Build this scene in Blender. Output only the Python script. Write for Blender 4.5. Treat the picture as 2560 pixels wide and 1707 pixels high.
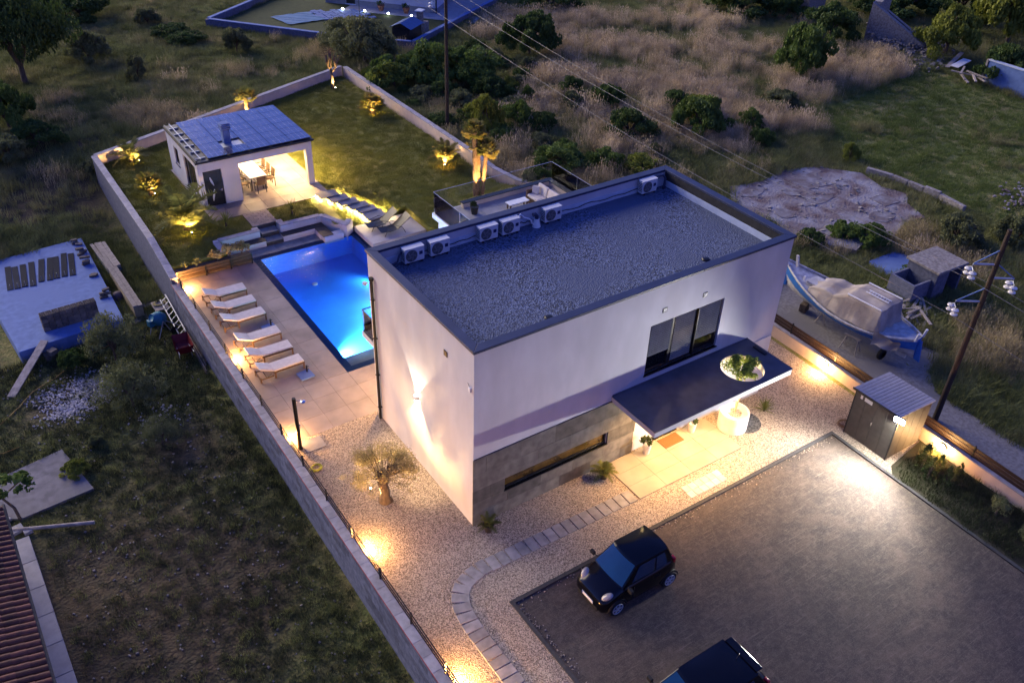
import bpy, math, random
import numpy as np
from mathutils import Vector, Matrix
PI = math.pi
R = math.radians
random.seed(7)
scene = bpy.context.scene
C = scene.collection
for o in list(bpy.data.objects):
    bpy.data.objects.remove(o)

# ------------------------------------------------------------------ camera
cam_d = bpy.data.cameras.new('camera')
cam_o = bpy.data.objects.new('camera', cam_d)
C.objects.link(cam_o)
cam_d.sensor_width = 36
cam_d.lens = 31.3359
cam_d.clip_end = 600
_r, _u, _f = Vector((0.829098, -0.558237, 0.031099)), Vector((0.301579, 0.493359, 0.815872)), Vector((0.470793, 0.667059, -0.577396))
_m = Matrix((_r, _u, -_f)).transposed().to_4x4()
_m.translation = Vector((-10.163022, -16.107922, 20.401597))
cam_o.matrix_world = _m
scene.camera = cam_o

# ------------------------------------------------------------------ dusk sky, weak afterglow sun, exposure
SUN_EL, SUN_ROT = R(-1.5), R(-16)
world = bpy.data.worlds.new('World')
scene.world = world
world.use_nodes = True
wn = world.node_tree
bg = wn.nodes['Background']
sky = wn.nodes.new('ShaderNodeTexSky')
sky.sky_type = 'NISHITA'
sky.sun_disc = False
sky.sun_elevation = SUN_EL
sky.sun_rotation = SUN_ROT
sky.ozone_density = 3.2
sky.air_density = 1.0
sky.dust_density = 1.0
tint = wn.nodes.new('ShaderNodeMix')                 # violet cast of the afterglow, the same over the whole sky
tint.data_type = 'RGBA'
tint.blend_type = 'MULTIPLY'
tint.inputs[0].default_value = 1.0
tint.inputs[7].default_value = (.97, .92, 1.44, 1)
wn.links.new(sky.outputs[0], tint.inputs[6])
wn.links.new(tint.outputs[2], bg.inputs[0])
bg.inputs[1].default_value = 0.12
sd = bpy.data.lights.new('sun', 'SUN')
sd.energy = 0.27
sd.angle = R(50)
sd.color = (1.0, 0.83, 0.56)
so = bpy.data.objects.new('sun', sd)
C.objects.link(so)
_az = SUN_ROT
so.rotation_euler = Vector((-math.sin(_az) * math.cos(R(15)), -math.cos(_az) * math.cos(R(15)), -math.sin(R(15)))).to_track_quat('-Z', 'Y').to_euler()
scene.view_settings.view_transform = 'Standard'
scene.view_settings.look = 'None'
scene.view_settings.exposure = 4.78
scene.view_settings.gamma = 1.0
cy = scene.cycles
cy.max_bounces = 6
cy.diffuse_bounces = 3
cy.glossy_bounces = 3
cy.transmission_bounces = 4
cy.transparent_max_bounces = 10
cy.sample_clamp_indirect = 3.0
cy.caustics_reflective = False
cy.caustics_refractive = False
cy.use_denoising = True
cy.use_adaptive_sampling = True
cy.adaptive_threshold = 0.012

# ------------------------------------------------------------------ materials
LK = 0.205                                 # lamp level against the dusk exposure
MATS = {}
def _nt(name):
    m = bpy.data.materials.new(name)
    m.use_nodes = True
    nt = m.node_tree
    return m, nt, nt.nodes['Principled BSDF']
def mat(name, c1, c2=None, scale=4.0, rough=0.75, bump=0.0, bscale=None, metal=0.0, objvar=0.0, tex='noise',
        detail=4.0, spec=0.3, lo=0.35, hi=0.65, coat=0.0, c3=None, s3=0.4, trans=0.0, alpha=1.0, stretch=None, bdist=0.02, spk=None):
    """procedural surface in world position space: two-tone noise/voronoi + optional large third tone + relief"""
    m, nt, b = _nt(name)
    N, L = nt.nodes, nt.links
    geo = N.new('ShaderNodeNewGeometry')
    vec = geo.outputs['Position']
    if stretch:
        mp = N.new('ShaderNodeMapping')
        mp.inputs['Scale'].default_value = stretch
        L.new(vec, mp.inputs['Vector'])
        vec = mp.outputs[0]
    c2 = c2 or tuple(v * 0.8 for v in c1)
    def noise(sc, kind, det):
        if kind == 'voronoi':
            t = N.new('ShaderNodeTexVoronoi')
            t.inputs['Scale'].default_value = sc
            L.new(vec, t.inputs['Vector'])
            s = N.new('ShaderNodeSeparateColor')
            L.new(t.outputs['Color'], s.inputs[0])
            return s.outputs[0], t.outputs['Distance']
        t = N.new('ShaderNodeTexNoise')
        t.inputs['Scale'].default_value = sc
        t.inputs['Detail'].default_value = det
        L.new(vec, t.inputs['Vector'])
        return t.outputs['Fac'], t.outputs['Fac']
    fac, dist = noise(scale, tex, detail)
    mr = N.new('ShaderNodeMapRange')
    mr.inputs[1].default_value, mr.inputs[2].default_value = lo, hi
    L.new(fac, mr.inputs[0])
    mx = N.new('ShaderNodeMix')
    mx.data_type = 'RGBA'
    mx.inputs[6].default_value = (*c1, 1)
    mx.inputs[7].default_value = (*c2, 1)
    L.new(mr.outputs[0], mx.inputs[0])
    col = mx.outputs[2]
    if c3:
        f3, _ = noise(s3, 'noise', 5.0)
        r3 = N.new('ShaderNodeMapRange')
        r3.inputs[1].default_value, r3.inputs[2].default_value = 0.42, 0.62
        L.new(f3, r3.inputs[0])
        m3 = N.new('ShaderNodeMix')
        m3.data_type = 'RGBA'
        m3.inputs[7].default_value = (*c3, 1)
        L.new(r3.outputs[0], m3.inputs[0])
        L.new(col, m3.inputs[6])
        col = m3.outputs[2]
    if spk:
        fs, _ = noise(spk[0], 'voronoi', 2)
        rs = N.new('ShaderNodeMapRange')
        rs.inputs[1].default_value, rs.inputs[2].default_value = spk[1], 1.0
        L.new(fs, rs.inputs[0])
        ms = N.new('ShaderNodeMix')
        ms.data_type = 'RGBA'
        ms.inputs[7].default_value = (*spk[2], 1)
        L.new(rs.outputs[0], ms.inputs[0])
        L.new(col, ms.inputs[6])
        col = ms.outputs[2]
    if objvar:
        oi = N.new('ShaderNodeObjectInfo')
        ov = N.new('ShaderNodeMapRange')
        ov.inputs[3].default_value, ov.inputs[4].default_value = 1 - objvar, 1 + objvar
        L.new(oi.outputs['Random'], ov.inputs[0])
        hv = N.new('ShaderNodeHueSaturation')
        L.new(ov.outputs[0], hv.inputs['Value'])
        L.new(col, hv.inputs['Color'])
        col = hv.outputs[0]
    L.new(col, b.inputs['Base Color'])
    b.inputs['Roughness'].default_value = rough
    b.inputs['Metallic'].default_value = metal
    b.inputs['Specular IOR Level'].default_value = spec
    b.inputs['Coat Weight'].default_value = coat
    if bump:
        bf, bd = noise(bscale or scale, tex, detail)
        bp = N.new('ShaderNodeBump')
        bp.inputs['Strength'].default_value = bump
        bp.inputs['Distance'].default_value = bdist
        L.new(bd, bp.inputs['Height'])
        L.new(bp.outputs[0], b.inputs['Normal'])
    if trans:
        out = N['Material Output']
        tl = N.new('ShaderNodeBsdfTranslucent')
        L.new(col, tl.inputs[0])
        mxs = N.new('ShaderNodeMixShader')
        mxs.inputs[0].default_value = trans
        L.new(b.outputs[0], mxs.inputs[1])
        L.new(tl.outputs[0], mxs.inputs[2])
        L.new(mxs.outputs[0], out.inputs[0])
    MATS[name] = m
    return m
def emit(name, color, strength):
    m = bpy.data.materials.new(name)
    m.use_nodes = True
    nt = m.node_tree
    nt.nodes.remove(nt.nodes['Principled BSDF'])
    e = nt.nodes.new('ShaderNodeEmission')
    e.inputs[0].default_value = (*color, 1)
    e.inputs[1].default_value = strength * LK
    nt.links.new(e.outputs[0], nt.nodes['Material Output'].inputs[0])
    return m
def glass(name, tint, refl=0.06, rough=0.02, fres=1.25):
    m = bpy.data.materials.new(name)
    m.use_nodes = True
    nt = m.node_tree
    nt.nodes.remove(nt.nodes['Principled BSDF'])
    t = nt.nodes.new('ShaderNodeBsdfTransparent')
    t.inputs[0].default_value = (*tint, 1)
    g = nt.nodes.new('ShaderNodeBsdfGlossy')
    g.inputs['Roughness'].default_value = rough
    fr = nt.nodes.new('ShaderNodeFresnel')
    fr.inputs[0].default_value = fres
    mx = nt.nodes.new('ShaderNodeMixShader')
    ad = nt.nodes.new('ShaderNodeMath')
    ad.operation = 'ADD'
    ad.inputs[1].default_value = refl
    nt.links.new(fr.outputs[0], ad.inputs[0])
    nt.links.new(ad.outputs[0], mx.inputs[0])
    nt.links.new(t.outputs[0], mx.inputs[1])
    nt.links.new(g.outputs[0], mx.inputs[2])
    nt.links.new(mx.outputs[0], nt.nodes['Material Output'].inputs[0])
    return m

M_render = mat('white_render', (.50, .50, .535), (.45, .45, .485), 2.0, .9, .35, 70, bdist=.006, c3=(.425, .42, .45), s3=.8, stretch=(1, 1, .4))
M_cap = mat('dark_blue_grey_metal_cap', (.030, .040, .085), (.022, .030, .065), 2, .5, spec=.35)
M_anth = mat('anthracite_metal', (.025, .026, .03), (.018, .019, .022), 6, .4, metal=.3)
M_black = mat('black_metal', (.012, .012, .014), None, 6, .4, metal=.2)
M_stone = mat('slate_cladding', (.125, .118, .112), (.07, .066, .064), 3.2, .75, .4, 12, objvar=.3, detail=9)
M_deck = mat('beige_slate_tile', (.27, .22, .19), (.185, .15, .13), 1.3, .55, .12, 9, objvar=.10, detail=9, lo=.3, hi=.7)
M_tilegrey = mat('grey_stone_tile', (.25, .235, .225), (.17, .16, .155), 2.5, .6, .15, 10, objvar=.16, detail=8)
M_canopy = mat('slate_grey_canopy_tile', (.098, .098, .115), (.07, .07, .084), 2.2, .55, .1, 8, objvar=.05, detail=8)
M_gravel = mat('pale_limestone_gravel', (.50, .41, .325), (.14, .11, .085), 38, .9, .9, 38, tex='voronoi', lo=.1, hi=.9, bdist=.04)
M_gravdark = mat('grey_gravel', (.12, .12, .12), (.03, .03, .035), 26, .9, .9, 26, tex='voronoi', lo=.1, hi=.9, bdist=.04)
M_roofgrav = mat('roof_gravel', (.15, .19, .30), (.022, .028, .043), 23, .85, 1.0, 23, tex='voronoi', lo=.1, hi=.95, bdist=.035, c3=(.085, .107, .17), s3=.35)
def asphalt():
    """rolled asphalt: fine grain, faint drag scratches in two directions, broad wear"""
    m, nt, b = _nt('rolled_asphalt_surface')
    N, L = nt.nodes, nt.links
    geo = N.new('ShaderNodeNewGeometry')
    def nz(sc, det, lo, hi, rot=0.0, st=(1, 1, 1)):
        mp = N.new('ShaderNodeMapping'); mp.inputs['Rotation'].default_value = (0, 0, rot); mp.inputs['Scale'].default_value = st
        L.new(geo.outputs['Position'], mp.inputs['Vector'])
        t = N.new('ShaderNodeTexNoise'); t.inputs['Scale'].default_value = sc; t.inputs['Detail'].default_value = det
        L.new(mp.outputs[0], t.inputs['Vector'])
        r = N.new('ShaderNodeMapRange'); r.inputs[1].default_value, r.inputs[2].default_value = lo, hi
        L.new(t.outputs['Fac'], r.inputs[0])
        return r.outputs[0]
    def mix(f, a, c, k=1.0):
        x = N.new('ShaderNodeMix'); x.data_type = 'RGBA'
        if isinstance(a, tuple): x.inputs[6].default_value = (*a, 1)
        else: L.new(a, x.inputs[6])
        x.inputs[7].default_value = (*c, 1)
        mu = N.new('ShaderNodeMath'); mu.operation = 'MULTIPLY'; mu.inputs[1].default_value = k
        L.new(f, mu.inputs[0]); L.new(mu.outputs[0], x.inputs[0])
        return x.outputs[2]
    col = mix(nz(.45, 6, .35, .65), (.082, .060, .047), (.052, .040, .033))
    col = mix(nz(1.5, 9, .42, .66, .5, (1, 1.8, 1)), col, (.036, .030, .027), .8)
    col = mix(nz(6.0, 6, .48, .72), col, (.115, .09, .074), .55)
    col = mix(nz(38, 3, .45, .75), col, (.16, .13, .11), .5)
    col = mix(nz(1.7, 6, .60, .70, .12, (.9, 15, 1)), col, (.20, .16, .13), .34)
    col = mix(nz(1.4, 6, .60, .70, -.75, (.8, 13, 1)), col, (.19, .155, .125), .30)
    mpw = N.new('ShaderNodeMapping'); mpw.inputs['Location'].default_value = (-9.5, 8.0, 0); L.new(geo.outputs['Position'], mpw.inputs['Vector'])
    wv = N.new('ShaderNodeTexWave'); wv.wave_type = 'RINGS'; wv.rings_direction = 'Z'; wv.inputs['Scale'].default_value = .16; wv.inputs['Distortion'].default_value = 7.0; wv.inputs['Detail'].default_value = 3; wv.inputs['Detail Scale'].default_value = .8
    L.new(mpw.outputs[0], wv.inputs['Vector'])
    rw_ = N.new('ShaderNodeMapRange'); rw_.inputs[1].default_value, rw_.inputs[2].default_value = .80, 1.0; L.new(wv.outputs['Fac'], rw_.inputs[0])
    col = mix(rw_.outputs[0], col, (.035, .03, .027), .22)
    L.new(col, b.inputs['Base Color'])
    b.inputs['Roughness'].default_value = .9
    b.inputs['Specular IOR Level'].default_value = .25
    t = N.new('ShaderNodeTexNoise'); t.inputs['Scale'].default_value = 60
    L.new(geo.outputs['Position'], t.inputs['Vector'])
    bp = N.new('ShaderNodeBump'); bp.inputs['Strength'].default_value = .5; bp.inputs['Distance'].default_value = .01
    L.new(t.outputs['Fac'], bp.inputs['Height']); L.new(bp.outputs[0], b.inputs['Normal'])
    return m
M_asph = asphalt()
M_walk = mat('pale_walkway_concrete', (.33, .315, .31), (.27, .26, .26), 4, .85, .3, 40, objvar=.08, bdist=.006)
M_membrane = mat('pale_roof_membrane', (.46, .52, .62), (.38, .44, .54), 3, .6)
M_darkmem = mat('black_bitumen', (.018, .018, .02), (.03, .03, .032), 5, .8)
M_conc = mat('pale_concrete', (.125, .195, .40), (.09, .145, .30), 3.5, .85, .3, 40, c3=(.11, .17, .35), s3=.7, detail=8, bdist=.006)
M_coping = mat('grey_coping_stone', (.33, .315, .34), (.24, .23, .25), 5, .7, .15, 14, objvar=.14, detail=8)
M_block = mat('concrete_block', (.125, .135, .19), (.08, .088, .13), 7, .9, .5, 30, objvar=.34, detail=6)
M_plaster = mat('peach_plaster', (.58, .46, .38), (.50, .40, .33), 3, .9, .25, 60, detail=6, bdist=.004)
M_wood = mat('dark_brown_slat', (.042, .024, .015), (.028, .016, .01), 9, .6, .2, 12, objvar=.15, stretch=(6, 6, 1))
M_bench = mat('dark_bench_board', (.055, .042, .035), (.035, .028, .024), 9, .55, objvar=.15)
M_plank = mat('weathered_plank', (.33, .29, .25), (.22, .19, .165), 7, .85, .3, 20, objvar=.2)
M_formwork = mat('yellow_formwork_board', (.36, .29, .17), (.27, .22, .14), 6, .8, objvar=.2)
M_lawn = mat('short_lawn_turf', (.16, .16, .03), (.10, .11, .02), 3.0, .9, .5, 45, c3=(.18, .155, .034), s3=.6, detail=9, bdist=.02)
M_white = mat('white_plastic', (.70, .70, .70), (.66, .66, .66), 3, .5)
M_offw = mat('off_white_metal', (.55, .56, .58), (.50, .51, .53), 3, .45)
M_grille = mat('grey_fan_grille', (.10, .105, .12), (.06, .065, .08), 30, .5)
M_navy = mat('navy_badge', (.02, .03, .10), None, 5, .4)
M_cushion = mat('cream_cushion_fabric', (.56, .50, .47), (.49, .435, .41), 6, .9, .3, 60, bdist=.004)
M_lwood = mat('brown_lounger_frame', (.11, .065, .04), (.08, .045, .028), 10, .5)
M_terra = mat('terracotta_roof_tile', (.10, .036, .028), (.06, .023, .019), 7, .75, .2, 20, objvar=.4)
M_bark = mat('grey_brown_bark', (.13, .10, .075), (.07, .052, .04), 12, .95, .8, 18, stretch=(1, 1, .35), bdist=.03)
M_palmbark = mat('fibrous_palm_bark', (.20, .125, .07), (.09, .055, .03), 16, .95, 1.0, 22, bdist=.03)
M_glassdark = mat('dark_window_glass', (.02, .024, .03), (.016, .02, .025), 1, .05, spec=.8)
M_glass = glass('clear_glass', (.93, .97, .96))
M_chrome = mat('polished_metal', (.7, .7, .72), None, 3, .2, metal=1.0)
M_tarp = mat('beige_canvas_tarp', (.44, .385, .325), (.34, .295, .245), 2.5, .85, .4, 14, c3=(.25, .215, .19), s3=1.1, detail=6)
M_boatblue = mat('boat_blue_paint', (.035, .16, .50), (.026, .12, .40), 4, .45)
M_boatwhite = mat('worn_white_boat_paint', (.56, .55, .54), (.36, .345, .335), 5, .7, .2, 12, detail=7)
M_polewood = mat('tarred_pole_timber', (.048, .034, .025), (.03, .021, .015), 10, .85, .4, 14, stretch=(3, 3, .3))
M_galv = mat('galvanised_steel', (.38, .40, .44), (.30, .32, .36), 6, .45, metal=.6)
M_porc = mat('white_porcelain', (.62, .60, .58), None, 3, .2, coat=.5)
M_poolpaint = mat('blue_pool_liner', (.022, .20, .68), (.018, .17, .62), 1.2, .6)
M_pooldark = mat('dark_pool_border', (.028, .045, .085), (.02, .035, .07), 5, .35)
M_rubble = mat('broken_red_concrete', (.20, .17, .17), (.095, .058, .055), 1.3, .9, 1.0, 9, c3=(.27, .265, .285), s3=.8, detail=12, bdist=.10)
M_rock = mat('dry_stone', (.27, .25, .235), (.15, .135, .125), 8, .95, .7, 12, objvar=.2)
M_dirtroad = mat('pale_stony_track', (.24, .225, .21), (.15, .14, .13), 9, .95, .6, 30, c3=(.17, .16, .15), s3=.6, detail=8)
M_kerb = mat('dark_kerb', (.05, .048, .05), (.035, .034, .036), 8, .8, .2, 30)
M_carpaint = mat('black_car_paint', (.003, .003, .005), None, 2, .14, spec=.32)
M_carglass = mat('car_glass', (.004, .030, .075), None, 2, .05, spec=.9)
M_plastic = mat('black_plastic', (.014, .014, .015), None, 4, .6)
M_rim = mat('silver_alloy', (.42, .42, .43), (.36, .36, .37), 6, .35)
M_tyre = mat('rubber_tyre', (.014, .014, .014), None, 5, .85)
M_red = mat('red_lamp_glass', (.42, .012, .02), None, 5, .25, coat=.6)
M_lampglass = mat('clear_lamp_glass', (.30, .29, .29), (.22, .22, .22), 30, .15, coat=1.0)

# ------------------------------------------------------------------ mesh helpers
WL = {}                                   # world location of unrotated parents
def tag(o, label=None, cat=None, group=None, kind=None):
    if label: o['label'] = label
    if cat: o['category'] = cat
    if group: o['group'] = group
    if kind: o['kind'] = kind
    return o
def thing(name, label, cat, loc=(0, 0, 0), rotz=0.0, group=None):
    o = bpy.data.objects.new(name, None)
    o.empty_display_size = .2
    C.objects.link(o)
    o.location = loc
    o.rotation_euler = (0, 0, rotz)
    WL[o.name] = Vector(loc)
    return tag(o, label, cat, group)
def put(name, me, parent=None, loc=(0, 0, 0), rot=(0, 0, 0), scale=(1, 1, 1)):
    """object from (shared) mesh data; loc is relative to the parent"""
    o = bpy.data.objects.new(name, me)
    C.objects.link(o)
    if parent: o.parent = parent
    o.location, o.rotation_euler, o.scale = loc, rot, scale
    WL[o.name] = (WL.get(parent.name, Vector()) if parent else Vector()) + Vector(loc)
    return o
def copy_tree(src, loc, rotz=0.0, label=None, scale=None):
    r = src.copy(); C.objects.link(r)
    r.location = loc
    r.rotation_euler = (0, 0, rotz)
    if scale: r.scale = scale
    if label: r['label'] = label
    WL[r.name] = Vector(loc)
    for ch in src.children:
        c = ch.copy(); C.objects.link(c); c.parent = r
        for g in ch.children:
            d = g.copy(); C.objects.link(d); d.parent = c
    return r
class MB:
    def __init__(s):
        s.v, s.f = [], []
    def add(s, vs, fs):
        n = len(s.v)
        s.v += [tuple(v) for v in vs]
        s.f += [tuple(i + n for i in f) for f in fs]
        return s
    def box(s, x0, x1, y0, y1, z0, z1):
        return s.add([(x0, y0, z0), (x1, y0, z0), (x1, y1, z0), (x0, y1, z0), (x0, y0, z1), (x1, y0, z1), (x1, y1, z1), (x0, y1, z1)],
                     [(0, 3, 2, 1), (4, 5, 6, 7), (0, 1, 5, 4), (1, 2, 6, 5), (2, 3, 7, 6), (3, 0, 4, 7)])
    def rbox(s, c, size, rz=0.0, rx=0.0, ry=0.0):
        m = Matrix.Translation(c) @ Matrix.Rotation(rz, 4, 'Z') @ Matrix.Rotation(ry, 4, 'Y') @ Matrix.Rotation(rx, 4, 'X')
        a, b, d = size[0] / 2, size[1] / 2, size[2] / 2
        vs = [m @ Vector(q) for q in [(-a, -b, -d), (a, -b, -d), (a, b, -d), (-a, b, -d), (-a, -b, d), (a, -b, d), (a, b, d), (-a, b, d)]]
        return s.add(vs, [(0, 3, 2, 1), (4, 5, 6, 7), (0, 1, 5, 4), (1, 2, 6, 5), (2, 3, 7, 6), (3, 0, 4, 7)])
    def quad(s, a, b, c, d):
        return s.add([a, b, c, d], [(0, 1, 2, 3)])
    def prism(s, pts, z0, z1):
        n = len(pts)
        vs = [(x, y, z0) for x, y in pts] + [(x, y, z1) for x, y in pts]
        return s.add(vs, [tuple(range(n))[::-1], tuple(range(n, 2 * n))] + [(i, (i + 1) % n, n + (i + 1) % n, n + i) for i in range(n)])
    def tube(s, pts, rad, n=8, caps=True):
        pts = [Vector(q) for q in pts]
        if not hasattr(rad, '__len__'): rad = [rad] * len(pts)
        rings, vs, fs = [], [], []
        ref = None
        for i, q in enumerate(pts):
            d = (pts[min(i + 1, len(pts) - 1)] - pts[max(i - 1, 0)]).normalized()
            if ref is None:
                ref = Vector((0, 0, 1)) if abs(d.z) < .9 else Vector((1, 0, 0))
            a = d.cross(ref).normalized()
            b = a.cross(d).normalized()
            ref = b
            for k in range(n):
                t = 2 * PI * k / n
                vs.append(q + (a * math.cos(t) + b * math.sin(t)) * rad[i])
        m = len(pts)
        for i in range(m - 1):
            for k in range(n):
                fs.append((i * n + k, i * n + (k + 1) % n, (i + 1) * n + (k + 1) % n, (i + 1) * n + k))
        if caps:
            fs.append(tuple(range(n))[::-1]); fs.append(tuple(range((m - 1) * n, m * n)))
        return s.add(vs, fs)
    def lathe(s, prof, c=(0, 0, 0), n=20, ax=None):
        """profile [(r,z)] turned about a vertical axis through c (ax='x'/'y' lays it down)"""
        vs, fs = [], []
        for r, z in prof:
            for k in range(n):
                t = 2 * PI * k / n
                q = (r * math.cos(t), r * math.sin(t), z)
                if ax == 'x': q = (q[2], q[0], q[1])
                if ax == 'y': q = (q[0], q[2], q[1])
                vs.append((q[0] + c[0], q[1] + c[1], q[2] + c[2]))
        for i in range(len(prof) - 1):
            for k in range(n):
                fs.append((i * n + k, i * n + (k + 1) % n, (i + 1) * n + (k + 1) % n, (i + 1) * n + k))
        fs.append(tuple(range(n))[::-1]); fs.append(tuple(range((len(prof) - 1) * n, len(prof) * n)))
        return s.add(vs, fs)
    def grid(s, P):
        """P[i][j] points"""
        a, b = len(P), len(P[0])
        return s.add([q for row in P for q in row], [(i * b + j, (i + 1) * b + j, (i + 1) * b + j + 1, i * b + j + 1) for i in range(a - 1) for j in range(b - 1)])
    def mesh(s, name, m, smooth=False, off=None):
        me = bpy.data.meshes.new(name)
        v = s.v if off is None else [(a - off[0], b - off[1], c - off[2]) for a, b, c in s.v]
        me.from_pydata(v, [], s.f)
        for mm in (m if isinstance(m, (list, tuple)) else [m]): me.materials.append(mm)
        if smooth: me.polygons.foreach_set('use_smooth', [True] * len(me.polygons))
        me.update()
        return me
    def build(s, name, m, parent=None, smooth=False, local=False, bevel=0.0, kind=None):
        """vertices in world coordinates (or the parent's own frame with local=True)"""
        off = None if (local or parent is None) else WL[parent.name]
        o = bpy.data.objects.new(name, s.mesh(name, m, smooth, off))
        C.objects.link(o)
        if parent: o.parent = parent
        WL[o.name] = WL[parent.name].copy() if parent else Vector()
        if bevel:
            bm = o.modifiers.new('bevel', 'BEVEL'); bm.width = bevel; bm.segments = 2; bm.limit_method = 'ANGLE'
        if kind: o['kind'] = kind
        return o
def boxm(name, m, sx, sy, sz, bev=0.0):
    """shared box mesh with its base centre at the origin and slightly chamfered top"""
    b = MB()
    if bev:
        a, c, e = sx / 2, sy / 2, bev
        vs = [(-a, -c, 0), (a, -c, 0), (a, c, 0), (-a, c, 0), (-a, -c, sz - e), (a, -c, sz - e), (a, c, sz - e), (-a, c, sz - e),
              (-a + e, -c + e, sz), (a - e, -c + e, sz), (a - e, c - e, sz), (-a + e, c - e, sz)]
        fs = [(0, 3, 2, 1), (8, 9, 10, 11)] + [(i, (i + 1) % 4, 4 + (i + 1) % 4, 4 + i) for i in range(4)] + [(4 + i, 4 + (i + 1) % 4, 8 + (i + 1) % 4, 8 + i) for i in range(4)]
        b.add(vs, fs)
    else:
        b.box(-sx / 2, sx / 2, -sy / 2, sy / 2, 0, sz)
    return b.mesh(name, m)
def tiles(parent, name, m, x0, x1, y0, y1, ztop, sx, sy, gap=.006, th=.03, stagger=0.0, skip=None):
    """single paving pieces; full pieces share a mesh, cut ones get their own"""
    cache = {}
    rows = int(math.ceil((y1 - y0) / sy - 1e-6))
    n = 0
    for j in range(rows):
        ya, yb = y0 + j * sy, min(y1, y0 + (j + 1) * sy)
        xs = x0 - (stagger * sx if j % 2 else 0)
        while xs < x1 - 1e-6:
            xa, xb = max(x0, xs), min(x1, xs + sx)
            xs += sx
            if xb - xa < .03: continue
            if skip and skip((xa + xb) / 2, (ya + yb) / 2): continue
            key = (round(xb - xa, 3), round(yb - ya, 3))
            if key not in cache: cache[key] = boxm(name, m, key[0] - gap, key[1] - gap, th, .003)
            pl = WL[parent.name]
            put(name, cache[key], parent, ((xa + xb) / 2 - pl.x, (ya + yb) / 2 - pl.y, ztop - th + random.uniform(-.0015, .0015) - pl.z))
            n += 1
    return n
def lamp(kind, parent, loc, energy, color, size=.1, spot=None, target=None, blend=.6, sx=None):
    """a fixture's own light; loc in world coordinates"""
    d = bpy.data.lights.new('light', kind)
    d.energy = energy * LK
    d.color = color
    if kind in ('POINT', 'SPOT'): d.shadow_soft_size = size
    if kind == 'AREA':
        d.size = size
        if sx: d.shape = 'RECTANGLE'; d.size_y = sx
    if kind == 'SPOT':
        d.spot_size = spot; d.spot_blend = blend
    o = bpy.data.objects.new('light', d)
    C.objects.link(o)
    o.parent = parent
    o.location = Vector(loc) - WL[parent.name]
    if target is not None:
        o.rotation_euler = (Vector(target) - Vector(loc)).to_track_quat('-Z', 'Y').to_euler()
    return o
WARM = (1.0, .47, .12)
WARM2 = (1.0, .62, .28)
E_warm = emit('warm_lamp_glow', (1.0, .78, .45), 50)
E_warm_soft = emit('warm_diffuser_glow', (1.0, .74, .42), 12)
E_flood = emit('floodlight_glow', (1.0, .97, .86), 400)
E_led = emit('led_strip_glow', (1.0, .70, .28), 300)

def ss(t):
    t = min(1.0, max(0.0, t)); return t * t * (3 - 2 * t)
def ter(x, y):
    """natural ground: low on the neighbour's side, level behind and to the other side"""
    Lz = -1.5 + 1.9 * ss((y - 20) / 20)
    Rz = -.06 + .46 * ss((y - 8) / 18)
    x0 = 5.5 - 9 * ss((y - 28) / 8)
    return Lz + (Rz - Lz) * ss((x - x0) / 7)

# ------------------------------------------------------------------ ground
rng = np.random.default_rng(11)
def axis(brk):
    out = []
    for a, b, st in brk:
        n = max(1, int(round((b - a) / st)))
        out += [a + (b - a) * i / n for i in range(n)]
    return out + [brk[-1][1]]
gx = axis([(-150, -30, 12), (-30, -14, 4), (-14, 20, .7), (20, 70, 1.4), (70, 130, 6), (130, 300, 25)])
gy = axis([(-120, -20, 12), (-20, 40, .7), (40, 80, 1.5), (80, 140, 6), (140, 320, 25)])
def wob(x, y):
    return .07 * math.sin(x * .55 + 1.3 * math.sin(y * .31)) * math.cos(y * .47 + .8 * math.sin(x * .23))
def inside_plot(x, y):
    return (-3.8 < x < 15.8 and y < 31.5 + (x + 3.8) * .4) and not (x > 13.5 and y > 6)
def tz(x, y):
    return ter(x, y) + (0 if inside_plot(x, y) else wob(x, y))
g = MB().grid([[(x, y, tz(x, y)) for y in gy] for x in gx])
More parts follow.
